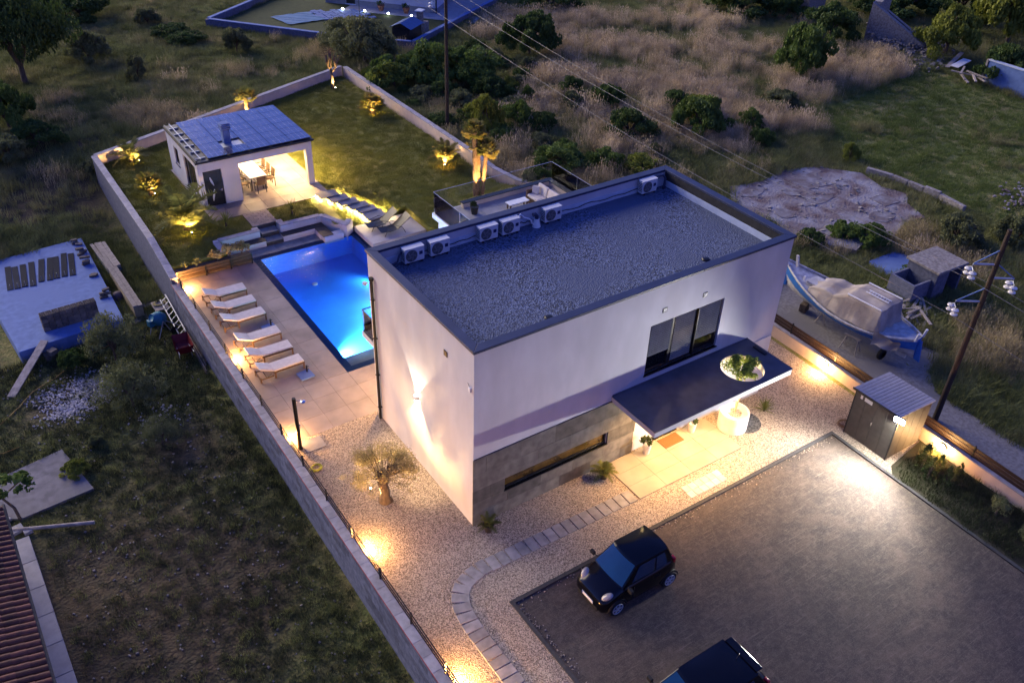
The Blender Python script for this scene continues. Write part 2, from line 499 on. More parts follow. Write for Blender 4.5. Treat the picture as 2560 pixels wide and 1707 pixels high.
# blend of soil, green and straw tones over real regions of the place
def ground_mat():
    m, nt, b = _nt('field_soil_and_grass')
    N, L = nt.nodes, nt.links
    geo = N.new('ShaderNodeNewGeometry')
    def nz(sc, det, lo, hi):
        t = N.new('ShaderNodeTexNoise'); t.inputs['Scale'].default_value = sc; t.inputs['Detail'].default_value = det
        L.new(geo.outputs['Position'], t.inputs['Vector'])
        r = N.new('ShaderNodeMapRange'); r.inputs[1].default_value, r.inputs[2].default_value = lo, hi
        L.new(t.outputs['Fac'], r.inputs[0])
        return r.outputs[0], t.outputs['Fac']
    def mix(f, a, c):
        x = N.new('ShaderNodeMix'); x.data_type = 'RGBA'
        if isinstance(a, tuple): x.inputs[6].default_value = (*a, 1)
        else: L.new(a, x.inputs[6])
        x.inputs[7].default_value = (*c, 1)
        L.new(f, x.inputs[0])
        return x.outputs[2]
    f1, _ = nz(.35, 6, .4, .6)
    f2, _ = nz(2.2, 8, .35, .7)
    f3, h3 = nz(9, 8, .5, .8)
    col = mix(f1, (0.128, 0.149, 0.031), (0.192, 0.158, 0.049))
    col = mix(f2, col, (0.081, 0.106, 0.020))
    col = mix(f3, col, (0.306, 0.267, 0.089))
    at = N.new('ShaderNodeAttribute'); at.attribute_name = 'soil'
    x = N.new('ShaderNodeMix'); x.data_type = 'RGBA'
    L.new(at.outputs['Fac'], x.inputs[0]); L.new(col, x.inputs[6])
    f4, _ = nz(3.0, 8, .35, .65)
    L.new(mix(f4, (.062, .042, .020), (.032, .027, .013)), x.inputs[7])
    L.new(x.outputs[2], b.inputs['Base Color'])
    b.inputs['Roughness'].default_value = .95
    bp = N.new('ShaderNodeBump'); bp.inputs['Strength'].default_value = .8; bp.inputs['Distance'].default_value = .12
    L.new(h3, bp.inputs['Height']); L.new(bp.outputs[0], b.inputs['Normal'])
    return m
ground = g.build('ground', ground_mat(), kind='structure', smooth=True)
tag(ground, 'rough natural ground of dark soil and wild grass around the plots', 'ground')
SOIL = [(-10.2, 5, 3.0), (-10.2, 1.5, 3), (-6.5, 3.5, 1.6), (-6, 10, 1.4), (-9.5, 14.5, 1.2), (-5.6, 32, 2.5), (-7, 29, 2.2), (-4.5, 36, 2)]
at = ground.data.attributes.new('soil', 'FLOAT', 'POINT')
at.data.foreach_set('value', [min(1.0, sum(math.exp(-((x - a) ** 2 + (y - c) ** 2) / (2 * s * s)) for a, c, s in SOIL)) for x in gx for y in gy])

# ------------------------------------------------------------------ plot surfaces
gv = MB()
def sheet(name, label, cat, m, polys, z, th=.25):
    b = MB()
    for p in polys: b.prism(p, z - th, z)
    return tag(b.build(name, m), label, cat, kind='structure')
def rc(x0, x1, y0, y1): return [(x0, y0), (x1, y0), (x1, y1), (x0, y1)]
sheet('gravel_yard', 'pale limestone gravel spread round the white house', 'gravel', M_gravel,
      [rc(-3.4, -.6, -16, 6.42), rc(-.6, 0.02, -3.05, 6.42), rc(0.02, 12.97, -3.05, .02), rc(12.4, 12.97, .02, 6.2), [(12.97, -5.6), (13.35, -5.25), (15.3, -5.0), (15.66, 6.2), (12.97, 6.2)]], 0.0)
ap = [(-.6, -16), (12.75, -16), (12.97, -3.05), (-.6, -3.05)]
sheet('parking_lot', 'worn grey asphalt parking court before the house', 'asphalt', M_asph, [ap], -.012, .2)
kb = MB()
kb.box(-.66, -.54, -16, -3.11, -.2, .035); kb.box(-.66, 13.03, -3.11, -2.99, -.2, .035)
kb.prism([(12.70, -16), (12.82, -16), (13.03, -3.11), (12.91, -3.11)], -.2, .034)
tag(kb.build('kerb', M_kerb), 'dark narrow kerb edging round the asphalt court', 'kerb', kind='structure')
sheet('garden_bed', 'dark planted soil strip between asphalt and fence wall', 'soil', mat('dark_bed_soil', (.035, .028, .016), (.020, .021, .010), 5, .95, .6, 22, detail=8),
      [[(12.75, -16), (14.9, -16), (15.3, -5.0), (13.35, -5.25), (12.95, -5.6)]], .02)
# lawn: higher terrace behind the pool
lawn_p = [rc(-3.42, -.93, 18.88, 20.24), [(-3.42, 20.24), (.86, 20.24), (.86, 21.98), (-.5, 21.98), (-.5, 28.4), (-3.42, 28.4)],
          [(2.1, 20.35), (4.2, 20.05), (4.2, 22.0), (2.1, 22.0)], rc(5.42, 7.95, 22.0, 28.4), rc(7.95, 13.2, 18.95, 28.4),
          [(-3.42, 28.4), (13.2, 28.4), (13.2, 37.55), (-3.42, 30.9)], [(7.95, 13.0), (14.3, 13.0), (14.3, 17.5), (13.2, 18.95), (7.95, 18.95)]]
def bank(x, y):                                   # turf bank falling from the terrace to the sunbed platform
    return .57 - .37 * ss((21.9 - y) / 2.9) * ss((x - 4.2) / 1.2) * (1 - ss((x - 6.9) / 1.05))
lb = MB()
for p in lawn_p: lb.prism(p, -.2, .57)
lb.grid([[(4.2 + 3.75 * i / 24, 18.95 + 3.05 * j / 20, bank(4.2 + 3.75 * i / 24, 18.95 + 3.05 * j / 20)) for j in range(21)] for i in range(25)])
tag(lb.build('lawn', M_lawn), 'mown green garden lawn on the upper terrace', 'lawn', kind='structure')

# ------------------------------------------------------------------ main house
HL, HD, HH = 12.45, 6.32, 6.5
house = thing('modern_house', 'white flat-roofed two-storey house with slate-clad ground floor and entrance canopy', 'house')
T = .22
# outer walls as four slabs (front one pieced round the openings)
b = MB()
def wall_xz(b, y0, y1, x0, x1, z0, z1, holes):
    """wall slab along x with rectangular holes (x0,x1,z0,z1)"""
    xs = sorted({x0, x1, *[h[0] for h in holes], *[h[1] for h in holes]})
    for i in range(len(xs) - 1):
        a, c = xs[i], xs[i + 1]
        cuts = sorted([(h[2], h[3]) for h in holes if h[0] <= a + 1e-6 and h[1] >= c - 1e-6])
        z = z0
        for (p, q) in cuts:
            if p > z: b.box(a, c, y0, y1, z, p)
            z = q
        if z < z1: b.box(a, c, y0, y1, z, z1)
wall_xz(b, 0, T, 0, HL, 0, HH, [(1.11, 5.12, .94, 1.45), (6.41, 9.57, 3.19, 5.10), (7.25, 8.45, 0, 2.15)])
b.build('front_wall', M_render, house)
MB().box(0, T, T, HD, 0, HH).build('side_wall', M_render, house)
MB().box(HL - T, HL, T, HD, 0, HH).build('side_wall', M_render, house)
b = MB(); wall_xz(b, HD - T, HD, T, HL - T, 0, HH, [(1.2, 4.2, 3.15, 5.2)]); b.build('back_wall', M_render, house)
MB().box(T, HL - T, T, HD - T, 2.75, 2.98).build('floor_slab', M_conc, house)
MB().box(T, HL - T, T, HD - T, 5.72, 5.90).build('roof_slab', M_conc, house)
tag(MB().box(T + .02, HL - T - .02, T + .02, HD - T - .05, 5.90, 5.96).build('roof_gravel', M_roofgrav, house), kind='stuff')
# upstands: pale membrane low, bitumen or render above
b = MB(); b.box(T, HL - T, HD - T - .03, HD - T, 5.9, 6.22); b.box(HL - T - .03, HL - T, T, HD - T - .03, 5.9, 6.2)
b.build('membrane_upstand', M_membrane, house)
MB().box(HL - T - .015, HL - T, T, HD - T - .03, 6.2, 6.49).build('bitumen_upstand', M_darkmem, house)
b = MB(); b.box(T, T + .02, T, HD - T - .03, 5.9, 6.49); b.box(T + .02, HL - T - .03, T, T + .02, 5.9, 6.49)
b.build('bitumen_upstand', M_darkmem, house)
# metal parapet caps, mitred and jointed like the sheets they are
def cap(p0, p1, p2, p3):
    bb = MB(); bb.prism([p0, p1, p2, p3], 6.5, 6.585)
    bb.build('parapet_cap', M_cap, house, bevel=.012)
o_, i_ = .055, .25
gp = .006
cap((-o_, -o_), (8.3 - gp, -o_), (8.3 - gp, i_), (i_, i_)); cap((8.3 + gp, -o_), (HL + o_, -o_), (HL - i_, i_), (8.3 + gp, i_))
cap((-o_, HD + o_), (i_, HD - i_), (7.1 - gp, HD - i_), (7.1 - gp, HD + o_)); cap((7.1 + gp, HD + o_), (7.1 + gp, HD - i_), (HL - i_, HD - i_), (HL + o_, HD + o_))
cap((-o_, -o_ + gp), (i_ - gp, i_), (i_ - gp, HD - i_), (-o_, HD + o_ - gp)); cap((HL + o_, -o_ + gp), (HL + o_, HD + o_ - gp), (HL - i_ + gp, HD - i_), (HL - i_ + gp, i_))
# slate cladding, single tiles proud of the wall, cut round the strip window
b = MB(); b.box(0.0, 6.3, -.012, 0, .0, 2.72)
wb = MB(); wall_xz(wb, -.012, 0, 0.0, 6.3, .0, 2.70, [(1.11, 5.12, .94, 1.45)]); wb.build('cladding_bed', M_kerb, house)
rows = [(.0, .47), (.47, .94), (.94, 1.45), (1.45, 2.06), (2.06, 2.70)]
for j, (za, zb) in enumerate(rows):
    x = -.03
    k = 0
    wd = 1.26
    first = [.75, 1.26, .62, 1.1, .45][j]
    while x < 6.3:
        xe = min(6.3, x + (first if k == 0 else wd)); k += 1
        segs = [(x, xe)]
        if j == 2:
            segs = []
            if x < 1.11: segs.append((x, min(xe, 1.11)))
            if xe > 5.12: segs.append((max(x, 5.12), xe))
        for (a, c) in segs:
            if c - a > .05:
                th = random.uniform(.028, .036)
                MB().box(a + .004, c - .004, -.012 - th, -.012, za + .004, zb - .004).build('stone_tile', M_stone, house)
        x = xe
# strip window
w = MB(); w.box(1.11, 5.12, .02, .05, .94, 1.45)
M_roomwin = mat('dim_warm_room_glass', (.10, .06, .015), (.03, .02, .008), 2.2, .08, spec=.7)
win = MB().box(1.17, 5.06, .10, .115, 1.0, 1.40).build('strip_window', M_roomwin, house)
f = MB(); f.box(1.11, 5.12, .06, .14, .94, 1.0); f.box(1.11, 5.12, .06, .14, 1.40, 1.45); f.box(1.11, 1.17, .06, .14, 1.0, 1.4); f.box(5.06, 5.12, .06, .14, 1.0, 1.4)
f.build('window_frame', M_anth, win)
MB().box(1.09, 5.14, -.062, .058, .915, .94).build('sill', M_anth, win)
# upper window: three panes with venetian blinds at different drops
gw = MB().box(6.47, 9.51, .13, .145, 3.26, 5.04).build('upper_window', M_glass, house)
f = MB(); f.box(6.41, 9.57, .08, .2, 3.19, 3.27); f.box(6.41, 9.57, .08, .2, 5.04, 5.10); f.box(6.41, 6.48, .08, .2, 3.27, 5.04); f.box(9.50, 9.57, .08, .2, 3.27, 5.04)
f.box(7.40, 7.50, .08, .2, 3.27, 5.04); f.box(8.39, 8.49, .08, .2, 3.27, 5.04)
f.build('window_frame', M_anth, gw)
MB().box(6.37, 9.61, -.05, .075, 3.165, 3.19).build('sill', M_anth, gw)
MB().box(8.43, 8.455, -.03, .07, 3.27, 5.04).build('blind_rail', M_black, gw)
M_blind = mat('grey_blind_slat', (.20, .195, .175), (.16, .155, .14), 3, .5)
for (a, c, zl) in [(6.49, 7.39, 3.85), (7.51, 8.38, 3.30), (8.5, 9.49, 3.80)]:
    bl = MB(); z = 5.02
    while z > zl:
        bl.rbox(((a + c) / 2, .055, z), (c - a, .045, .008), rx=R(40)); z -= .075
    tag(bl.build('blind', M_blind, gw), kind='stuff')
room = MB(); room.box(6.0, 10, 1.6, 1.65, 2.99, 5.7)
room.build('room_wall', mat('ochre_room_wall', (.36, .20, .09), (.30, .16, .07), 2, .8), house)
rl = MB().box(7.6, 7.9, 1.0, 1.3, 5.60, 5.66).build('ceiling_lamp', emit('dim_room_glow', (1, .62, .3), 2.5), house)
lamp('POINT', rl, (7.9, .9, 5.2), 45, WARM2, .15)
# entrance: door recess
dr = MB().box(7.27, 8.43, .10, .15, .01, 2.13).build('front_door', M_anth, house)
MB().tube([(7.42, .06, .75), (7.42, .06, 1.45)], .018, 8).build('handle', M_chrome, dr)
# vents, cameras, sensor, drainpipe
for x in (6.9, 8.6):
    v = MB().box(x - .09, x + .09, -.02, 0, 5.46, 5.62).build('vent', M_anth, house)
    h = MB(); h.box(x - .06, x + .06, -.03, -.02, 5.50, 5.535); h.box(x - .06, x + .06, -.03, -.02, 5.555, 5.59); h.build('louvre', M_offw, v)
MB().box(-.02, 0, 1.41, 1.59, 5.50, 5.68).build('vent', M_anth, house)
sn = MB(); sn.box(-.06, 0, .11, .21, 5.13, 5.27); sn.build('alarm_box', M_white, house, bevel=.01)
MB().tube([(-.02, .2, 5.27), (-.05, .24, 5.4)], .006, 6).build('aerial', M_black, house)
cm = MB(); cm.rbox((-.10, 6.42, 5.33), (.10, .12, .09), .5); cm.tube([(0, 6.3, 5.36), (-.08, 6.4, 5.34)], .015, 6); cm.build('camera_housing', M_white, house)
cm = MB(); cm.rbox((HL + .08, -.05, 5.45), (.10, .10, .08), .6); cm.tube([(HL, .05, 5.47), (HL + .07, -.03, 5.46)], .014, 6); cm.build('camera_housing', M_offw, house)
dp = MB(); dp.tube([(-.07, 6.0, 5.66), (-.07, 6.0, 3.0), (-.07, 6.0, .02)], .05, 10); dp.lathe([(.06, 5.62), (.085, 5.66), (.085, 5.74), (.05, 5.74)], (-.07, 6.0, 0), 12)
dpo = dp.build('drainpipe', M_anth, house, smooth=False)
for z in (4.9, 3.4, 1.9, .5):
    MB().box(-.13, 0, 5.94, 6.06, z, z + .03).build('bracket', M_anth, dpo)
# up-and-down wall sconce on the pool-side wall
sc = MB().box(-.11, 0, 3.23, 3.35, 2.68, 2.86).build('wall_sconce', M_white, house, bevel=.008)
for z in (2.665, 2.861): MB().box(-.10, -.01, 3.24, 3.34, z, z + .014).build('lens', E_warm, sc)
lamp('SPOT', sc, (-.10, 3.29, 2.89), 90, (1, .80, .55), .02, R(80), (-.045, 3.29, 4.5), .35)
lamp('SPOT', sc, (-.10, 3.29, 2.65), 110, (1, .68, .36), .02, R(84), (-.045, 3.29, 1.0), .35)
# canopy slab with round opening
CX0, CX1, CY = 5.12, 11.2, -2.06
hx, hy, hr = 9.78, -1.12, .72
def canopy_ring():
    rect, N = [], 48
    x0, x1, y0, y1 = CX0 + .03, CX1 - .03, CY + .03, -.005
    angs = [2 * PI * k / N for k in range(N)]
    for t in angs:
        c, s = math.cos(t), math.sin(t)
        k = min((x1 - hx) / c if c > 1e-9 else ((x0 - hx) / c if c < -1e-9 else 1e9), (y1 - hy) / s if s > 1e-9 else ((y0 - hy) / s if s < -1e-9 else 1e9))
        rect.append((hx + c * k, hy + s * k))
    for cx, cyy in ((x0, y0), (x1, y0), (x1, y1), (x0, y1)):       # snap nearest sample onto each corner
        i = min(range(N), key=lambda q: (rect[q][0] - cx) ** 2 + (rect[q][1] - cyy) ** 2); rect[i] = (cx, cyy)
    circ = [(hx + hr * math.cos(t), hy + hr * math.sin(t)) for t in angs]
    return rect, circ, N
rect, circ, N = canopy_ring()
cb = MB()
z0, z1 = 2.66, 2.88
vs = [(x, y, z0) for x, y in rect] + [(x, y, z0) for x, y in circ] + [(x, y, z1) for x, y in rect] + [(x, y, z1) for x, y in circ]
fs = []
for k in range(N):
    n = (k + 1) % N
    fs += [(k, N + k, N + n, n), (2 * N + k, 2 * N + n, 3 * N + n, 3 * N + k), (k, n, 2 * N + n, 2 * N + k), (N + k, 3 * N + k, 3 * N + n, N + n)]
cb.add(vs, fs)
can = cb.build('canopy', M_render, house)
# slate sheets on the canopy top, cut round the opening
cb = MB()
rect2 = [(min(max(x, CX0), CX1), min(max(y, CY), -.01)) for x, y in rect]
rect2 = [(CX0 if x < CX0 + .031 else (CX1 if x > CX1 - .031 else x), CY if y < CY + .031 else y) for x, y in rect2]
circ2 = [(hx + (hr + .02) * math.cos(2 * PI * k / N), hy + (hr + .02) * math.sin(2 * PI * k / N)) for k in range(N)]
z0, z1 = 2.881, 2.90
vs = [(x, y, z0) for x, y in rect2] + [(x, y, z0) for x, y in circ2] + [(x, y, z1) for x, y in rect2] + [(x, y, z1) for x, y in circ2]
cb.add(vs, fs)
cb.build('canopy_top', M_canopy, can)
MB().box(CX0 + .03, CX1 - .03, -.03, -.002, 2.9, 2.94).build('flashing', M_canopy, can)
MB().rbox((11.0, -.75, 2.925), (.12, .55, .045), .0).build('floodlight_case', M_anth, can)
for (x, y) in ((5.9, -1.3), (7.2, -1.0), (8.4, -1.0), (9.1, -1.75)):
    dl = MB().lathe([(.06, 2.645), (.06, 2.659)], (x, y, 0), 14).build('downlight', E_warm, can)
    lamp('SPOT', dl, (x, y, 2.63), 125, (1, .53, .16), .05, R(150), (x, y, 0), .8)
# doorway white reveal beside the slate and ground-floor column behind the planter
MB().box(11.55, 12.45, -.03, -.002, 0, 2.6).build('white_panel', M_render, house)
# rear ground-floor wing with roof terrace
MB().box(6.55, 12.55, HD + .002, 13.3, 0, 2.74).build('rear_wing', M_render, house)
for (ya, yb) in ((7.4, 9.6), (10.2, 12.4)):
    wo = MB().box(6.535, 6.548, ya + .06, yb - .06, .08, 2.24).build('sliding_door', M_glassdark, house)
    f = MB(); f.box(6.50, 6.549, ya, yb, .02, .08); f.box(6.50, 6.549, ya, yb, 2.24, 2.30); f.box(6.50, 6.549, ya, ya + .06, .08, 2.24); f.box(6.50, 6.549, yb - .06, yb, .08, 2.24); f.box(6.50, 6.53, (ya + yb) / 2 - .04, (ya + yb) / 2 + .04, .08, 2.24)
    f.build('door_frame', M_anth, wo)
ts = MB().box(6.42, 12.62, HD + .002, 13.6, 2.742, 2.97).build('terrace_slab', M_render, house)
tiles(ts, 'terrace_tile', mat('violet_grey_terrace_tile', (.33, .30, .30), (.26, .24, .24), 2, .6, objvar=.08), 6.5, 12.55, HD + .05, 13.52, 2.985, .9, .9, .006, .014)
pp = MB(); pp.box(7.75, 12.45, 13.25, 13.45, 2.986, 3.2); pp.box(12.25, 12.45, 7.0, 13.249, 2.986, 3.2)
po = pp.build('terrace_parapet', M_plaster, house)
pp = MB(); pp.box(7.72, 12.48, 13.22, 13.48, 3.2, 3.23); pp.box(12.22, 12.48, 7.0, 13.219, 3.2, 3.23)
pp.build('parapet_coping', M_anth, po)
for (x0, y0, x1, y1) in [(6.47, 9.6, 6.47, 11.45), (6.47, 11.47, 6.47, 13.53), (6.5, 13.55, 7.62, 13.55), (7.64, 13.55, 9.9, 13.55), (9.92, 13.55, 11.2, 13.55), (11.22, 13.55, 12.57, 13.55), (12.58, 11.7, 12.58, 13.53), (12.58, 9.8, 12.58, 11.68)]:
    gl = MB().box(min(x0, x1) - .006, max(x0, x1) + .006, min(y0, y1) - .006 + .006, max(y0, y1), 2.99, 3.93).build('glass_panel', M_glass, house)
    MB().box(min(x0, x1) - .012, max(x0, x1) + .012, min(y0, y1) - .012, max(y0, y1) + .012, 3.931, 3.945).build('edge_rail', M_galv, gl)
# small rear balcony over the pool corner, with soffit lights
MB().box(.02, 4.6, HD + .002, 7.2, 2.78, 2.98).build('balcony_slab', M_render, house)
for x in (.55, 2.4, 4.2):
    dl = MB().lathe([(.06, 2.765), (.06, 2.779)], (x, 6.85, 0), 14).build('soffit_light', E_warm, house)
    lamp('SPOT', dl, (x, 6.85, 2.75), 120, (1, .53, .17), .05, R(155), (x, 6.85, 0), .8)
MB().box(.06, 4.56, HD + .004, 7.16, 2.981, 3.0).build('balcony_floor', M_deck, house)
for (x0, x1, y0, y1) in [(.05, .062, 6.45, 7.14), (.07, 2.3, 7.15, 7.162), (2.32, 4.55, 7.15, 7.162)]:
    gl = MB().box(x0, x1, y0, y1, 3.0, 3.85).build('balcony_glass', M_glass, house)
    MB().box(x0 - .012, x1 + .012, y0 - .012, y1 + .012, 3.851, 3.875).build('handrail', M_anth, gl)
    MB().box(x0 - .015, x1 + .015, y0 - .015, y1 + .015, 3.001, 3.03).build('base_rail', M_anth, gl)

# ---- things on the roof
def make_ac():
    t = thing('air_conditioner', 'x', 'air conditioner', (0, 0, 0), 0, 'condenser units along the roof parapet')
    MB().box(0, .70, 0, .26, .05, .53).build('casing', M_offw, t, local=True, bevel=.012)
    tp = MB(); tp.box(-.008, .708, -.008, .268, .531, .548); tp.build('lid', M_offw, t, local=True)
    f = MB().lathe([(.205, 0), (.205, -.012), (.17, -.018), (.05, -.022)], (.24, -.001, .29), 24, 'y').build('fan_grille', M_grille, t, local=True)
    for k in range(5):
        a = 2 * PI * k / 5
        MB().rbox((.24 + .10 * math.cos(a), -.028, .29 + .10 * math.sin(a)), (.17, .006, .045), ry=-a + .5).build('blade', mat('dark_fan_blade', (.16, .165, .18), None, 4, .5) if 'dark_fan_blade' not in MATS else MATS['dark_fan_blade'], f, local=True)
    MB().box(.515, .635, -.006, -.001, .26, .38).build('badge', M_navy, t, local=True)
    for z in (.14, .20, .26, .32, .38, .44):
        MB().box(-.006, -.001, .03, .23, z, z + .03).build('louvre', M_grille, t, local=True)
    for x in (.08, .56):
        MB().box(x, x + .06, -.02, .28, 0, .049).build('foot', M_anth, t, local=True)
    return t
ac = make_ac()
ACX = [(1.03, 'white condenser unit next to the roof corner above the drainpipe'), (1.97, 'white condenser unit second along the parapet from the drainpipe corner'),
       (3.83, 'white condenser unit, first of the middle pair on the parapet'), (4.72, 'white condenser unit beside the looped white pipe elbows'),
       (6.47, 'white condenser unit behind the rear terrace sofa, past the pipe elbows'), (10.87, 'lone white condenser unit in the far roof corner by the black upstand')]
for i, (x, lab) in enumerate(ACX):
    o = ac if i == 0 else copy_tree(ac, (0, 0, 0))
    o.location = (x, 5.76, 5.97); o['label'] = lab; o['group'] = 'condenser units along the roof parapet'
def roof_pipe(name, lab, pts, r, m):
    o = MB().tube(pts, r, 8).build(name, m, smooth=True); return tag(o, lab, 'pipe')
roof_pipe('flexible_pipe', 'looped white insulated pipes between two condenser units', [(5.42, 5.9, 6.42), (5.55, 5.95, 6.52), (5.7, 5.92, 6.36), (5.86, 5.9, 6.3), (5.96, 5.88, 6.22), (5.98, 5.84, 6.1), (6.05, 5.8, 6.05), (6.2, 5.85, 6.06), (6.3, 5.9, 6.2)], .028, M_white)
vp = thing('roof_vent', 'white roof vent stub with a dark bent cowl between condensers', 'vent', (6.15, 5.82, 5.96))
MB().lathe([(.15, 0), (.12, .12), (.10, .22), (.09, .3)], (0, 0, 0), 16).build('base', M_white, vp, local=True, smooth=False)
MB().tube([(0, 0, .28), (0, .0, .4), (-.05, .02, .46), (-.14, .03, .46)], .07, 12).build('cowl', M_cap, vp, local=True)
roof_pipe('flexible_pipe', 'grey pipe bundle curling out of the drainpipe roof corner', [(.32, 5.85, 6.2), (.45, 5.8, 6.12), (.65, 5.85, 6.08), (.82, 5.88, 6.12), (.9, 5.9, 6.3), (1.02, 5.95, 6.38)], .035, M_cap)
roof_pipe('flexible_pipe', 'grey pipe loop by the far corner condenser', [(11.6, 5.9, 6.35), (11.8, 5.95, 6.48), (11.95, 5.9, 6.5), (12.05, 5.85, 6.35), (12.0, 5.82, 6.1), (11.98, 5.82, 5.97)], .05, M_cap)
for (x, y) in ((3.2, 1.0), (9.6, 1.1)):
    t = thing('roof_drain', 'round dark roof drain grate set in the roof gravel', 'drain', (x, y, 5.961), 0, 'roof drains in the gravel')
    MB().lathe([(.14, 0), (.14, .02), (.11, .05), (.04, .06)], (0, 0, 0), 16).build('grate', M_black, t, local=True)
for (xa, xb, lab) in ((1.75, 3.85, 'black cable looped along the parapet between the first condenser pairs'), (5.4, 6.1, 'short black cable along the parapet by the pipe elbows'), (7.2, 10.9, 'long black cable along the parapet to the lone far condenser')):
    pts_ = [(xa + (xb - xa) * k / 12, 6.02 - .03 * math.sin(k), 6.12 + .03 * math.sin(k * 1.7)) for k in range(13)]
    tag(MB().tube(pts_, .014, 5).build('roof_cable', M_black, smooth=True), lab, 'cable')
# ---- things on the rear terrace
sf = thing('garden_sofa', 'brown framed terrace sofa with cream cushions', 'sofa', (10.42, 12.35, 2.986), -PI / 2)
MB().box(0, 1.5, 0, .7, .02, .30).build('frame', M_lwood, sf, local=True, bevel=.01)
MB().box(-.08, -.005, 0, .7, .02, .58).build('arm', M_lwood, sf, local=True, bevel=.01)
MB().box(1.505, 1.58, 0, .7, .02, .58).build('arm', M_lwood, sf, local=True, bevel=.01)
for k in range(2):
    MB().box(.02 + k * .74, .74 + k * .74, .0, .5, .301, .42).build('seat_cushion', M_cushion, sf, local=True, bevel=.03)
    MB().rbox((.38 + k * .74, .58, .6), (.68, .14, .42), 0, R(-14)).build('back_cushion', M_cushion, sf, local=True, bevel=.04)
MB().rbox((.16, .36, .58), (.34, .12, .34), .5, R(-20)).build('throw_pillow', M_cushion, sf, local=True, bevel=.04)
ct = thing('coffee_table', 'low white-topped coffee table on the rear terrace', 'table', (9.3, 11.98, 2.986))
MB().box(0, 1.0, 0, .38, .26, .30).build('top', M_white, ct, local=True, bevel=.006)
for (x, y) in ((.05, .05), (.9, .05), (.05, .28), (.9, .28)): MB().box(x, x + .05, y, y + .05, 0, .26).build('leg', M_lwood, ct, local=True)

# ------------------------------------------------------------------ pool, deck, sunken lounge
deck = tag(sheet('pool_deck', 'beige slate-tiled deck round the swimming pool', 'deck', M_kerb,
      [rc(-3.4, .1, 6.42, 18.86), rc(.1, 5.15, 6.42, 9.02), rc(5.15, 7.9, 6.42, 16.9)], -.022, .2))
WL[deck.name] = Vector()
tiles(deck, 'deck_tile', M_deck, -3.4, .1, 6.42, 18.86, 0, .88, .88)
tiles(deck, 'deck_tile', M_deck, .1, 6.5, 6.42, 9.02, 0, .88, .88)
tiles(deck, 'deck_tile', M_deck, 5.15, 6.5, 9.02, 16.9, 0, .88, .88)
PX0, PX1, PY0, PY1, PD = .1, 5.15, 9.03, 18.9, -.95
pool = thing('swimming_pool', 'rectangular swimming pool glowing blue with dark overflow border', 'pool', (2.6, 14, 0))
b = MB(); bw = .30
b.box(PX0, PX0 + bw, PY0, PY1, -1.2, -.012); b.box(PX1 - bw, PX1, PY0, PY1, -1.2, -.012); b.box(PX0 + bw, PX1 - bw, PY1 - bw, PY1, -1.2, -.012)
b.box(PX0 + bw, PX1 - bw, PY0, PY0 + .3, -1.2, -.012)
b.build('border', M_pooldark, pool)
ix0, ix1, iy0, iy1 = PX0 + bw, PX1 - bw, PY0 + .3, PY1 - bw
b = MB()
b.quad((ix0, iy0, PD), (ix1, iy0, PD), (ix1, iy1, PD), (ix0, iy1, PD))
e = .004
b.quad((ix0 + e, iy0, PD), (ix0 + e, iy1, PD), (ix0 + e, iy1, -.02), (ix0 + e, iy0, -.02)); b.quad((ix1 - e, iy0, PD), (ix1 - e, iy0, -.02), (ix1 - e, iy1, -.02), (ix1 - e, iy1, PD))
b.quad((ix0, iy1 - e, PD), (ix1, iy1 - e, PD), (ix1, iy1 - e, -.02), (ix0, iy1 - e, -.02)); b.quad((ix0, iy0 + e, PD), (ix0, iy0 + e, -.02), (ix1, iy0 + e, -.02), (ix1, iy0 + e, PD))
b.build('basin', M_poolpaint, pool)
MB().box(ix0 + .005, ix1 - .005, iy0 + .005, iy0 + .72, PD, -.10).build('beach_ledge', M_tilegrey, pool)
MB().lathe([(.13, PD + .002), (.13, PD + .02), (.09, PD + .03)], (2.15, 16.9, 0), 18).build('floor_inlet', M_porc, pool)
# water surface with faint ripples
def water_mat():
    m = glass('pool_water', (.74, .90, 1.0), 0.0, .02, 1.33)
    nt = m.node_tree; N, L = nt.nodes, nt.links
    geo = N.new('ShaderNodeNewGeometry'); t = N.new('ShaderNodeTexNoise'); t.inputs['Scale'].default_value = 5.5; t.inputs['Detail'].default_value = 4
    L.new(geo.outputs['Position'], t.inputs['Vector'])
    bp = N.new('ShaderNodeBump'); bp.inputs['Strength'].default_value = .6; bp.inputs['Distance'].default_value = .05
    L.new(t.outputs['Fac'], bp.inputs['Height'])
    for n in N:
        if n.type in ('BSDF_GLOSSY', 'FRESNEL'): L.new(bp.outputs[0], n.inputs['Normal'])
    return m
MB().quad((PX0, PY0, -.006), (PX1, PY0, -.006), (PX1, PY1, -.006), (PX0, PY1, -.006)).build('water', water_mat(), pool)
E_pool = emit('pool_lamp_glow', (.55, .85, 1.0), 10)
for (x, y, tx, ty, w) in [(ix1 - .05, 11.2, 1.0, 11.4, 800), (ix1 - .05, 13.4, .8, 12.8, 330), (ix1 - .05, 15.8, .8, 15.2, 60), (ix0 + .09, 11.3, 1.6, 10.9, 900)]:
    dl = MB().lathe([(.09, 0), (.09, .02)], (x - .02, y, -.5), 14, 'x').build('pool_light', E_pool, pool)
    lamp('SPOT', dl, (x + (.08 if x < 2 else -.06), y, -.5), w, (.62, .86, 1.0), .07, R(150), (tx, ty, -.75), .8)

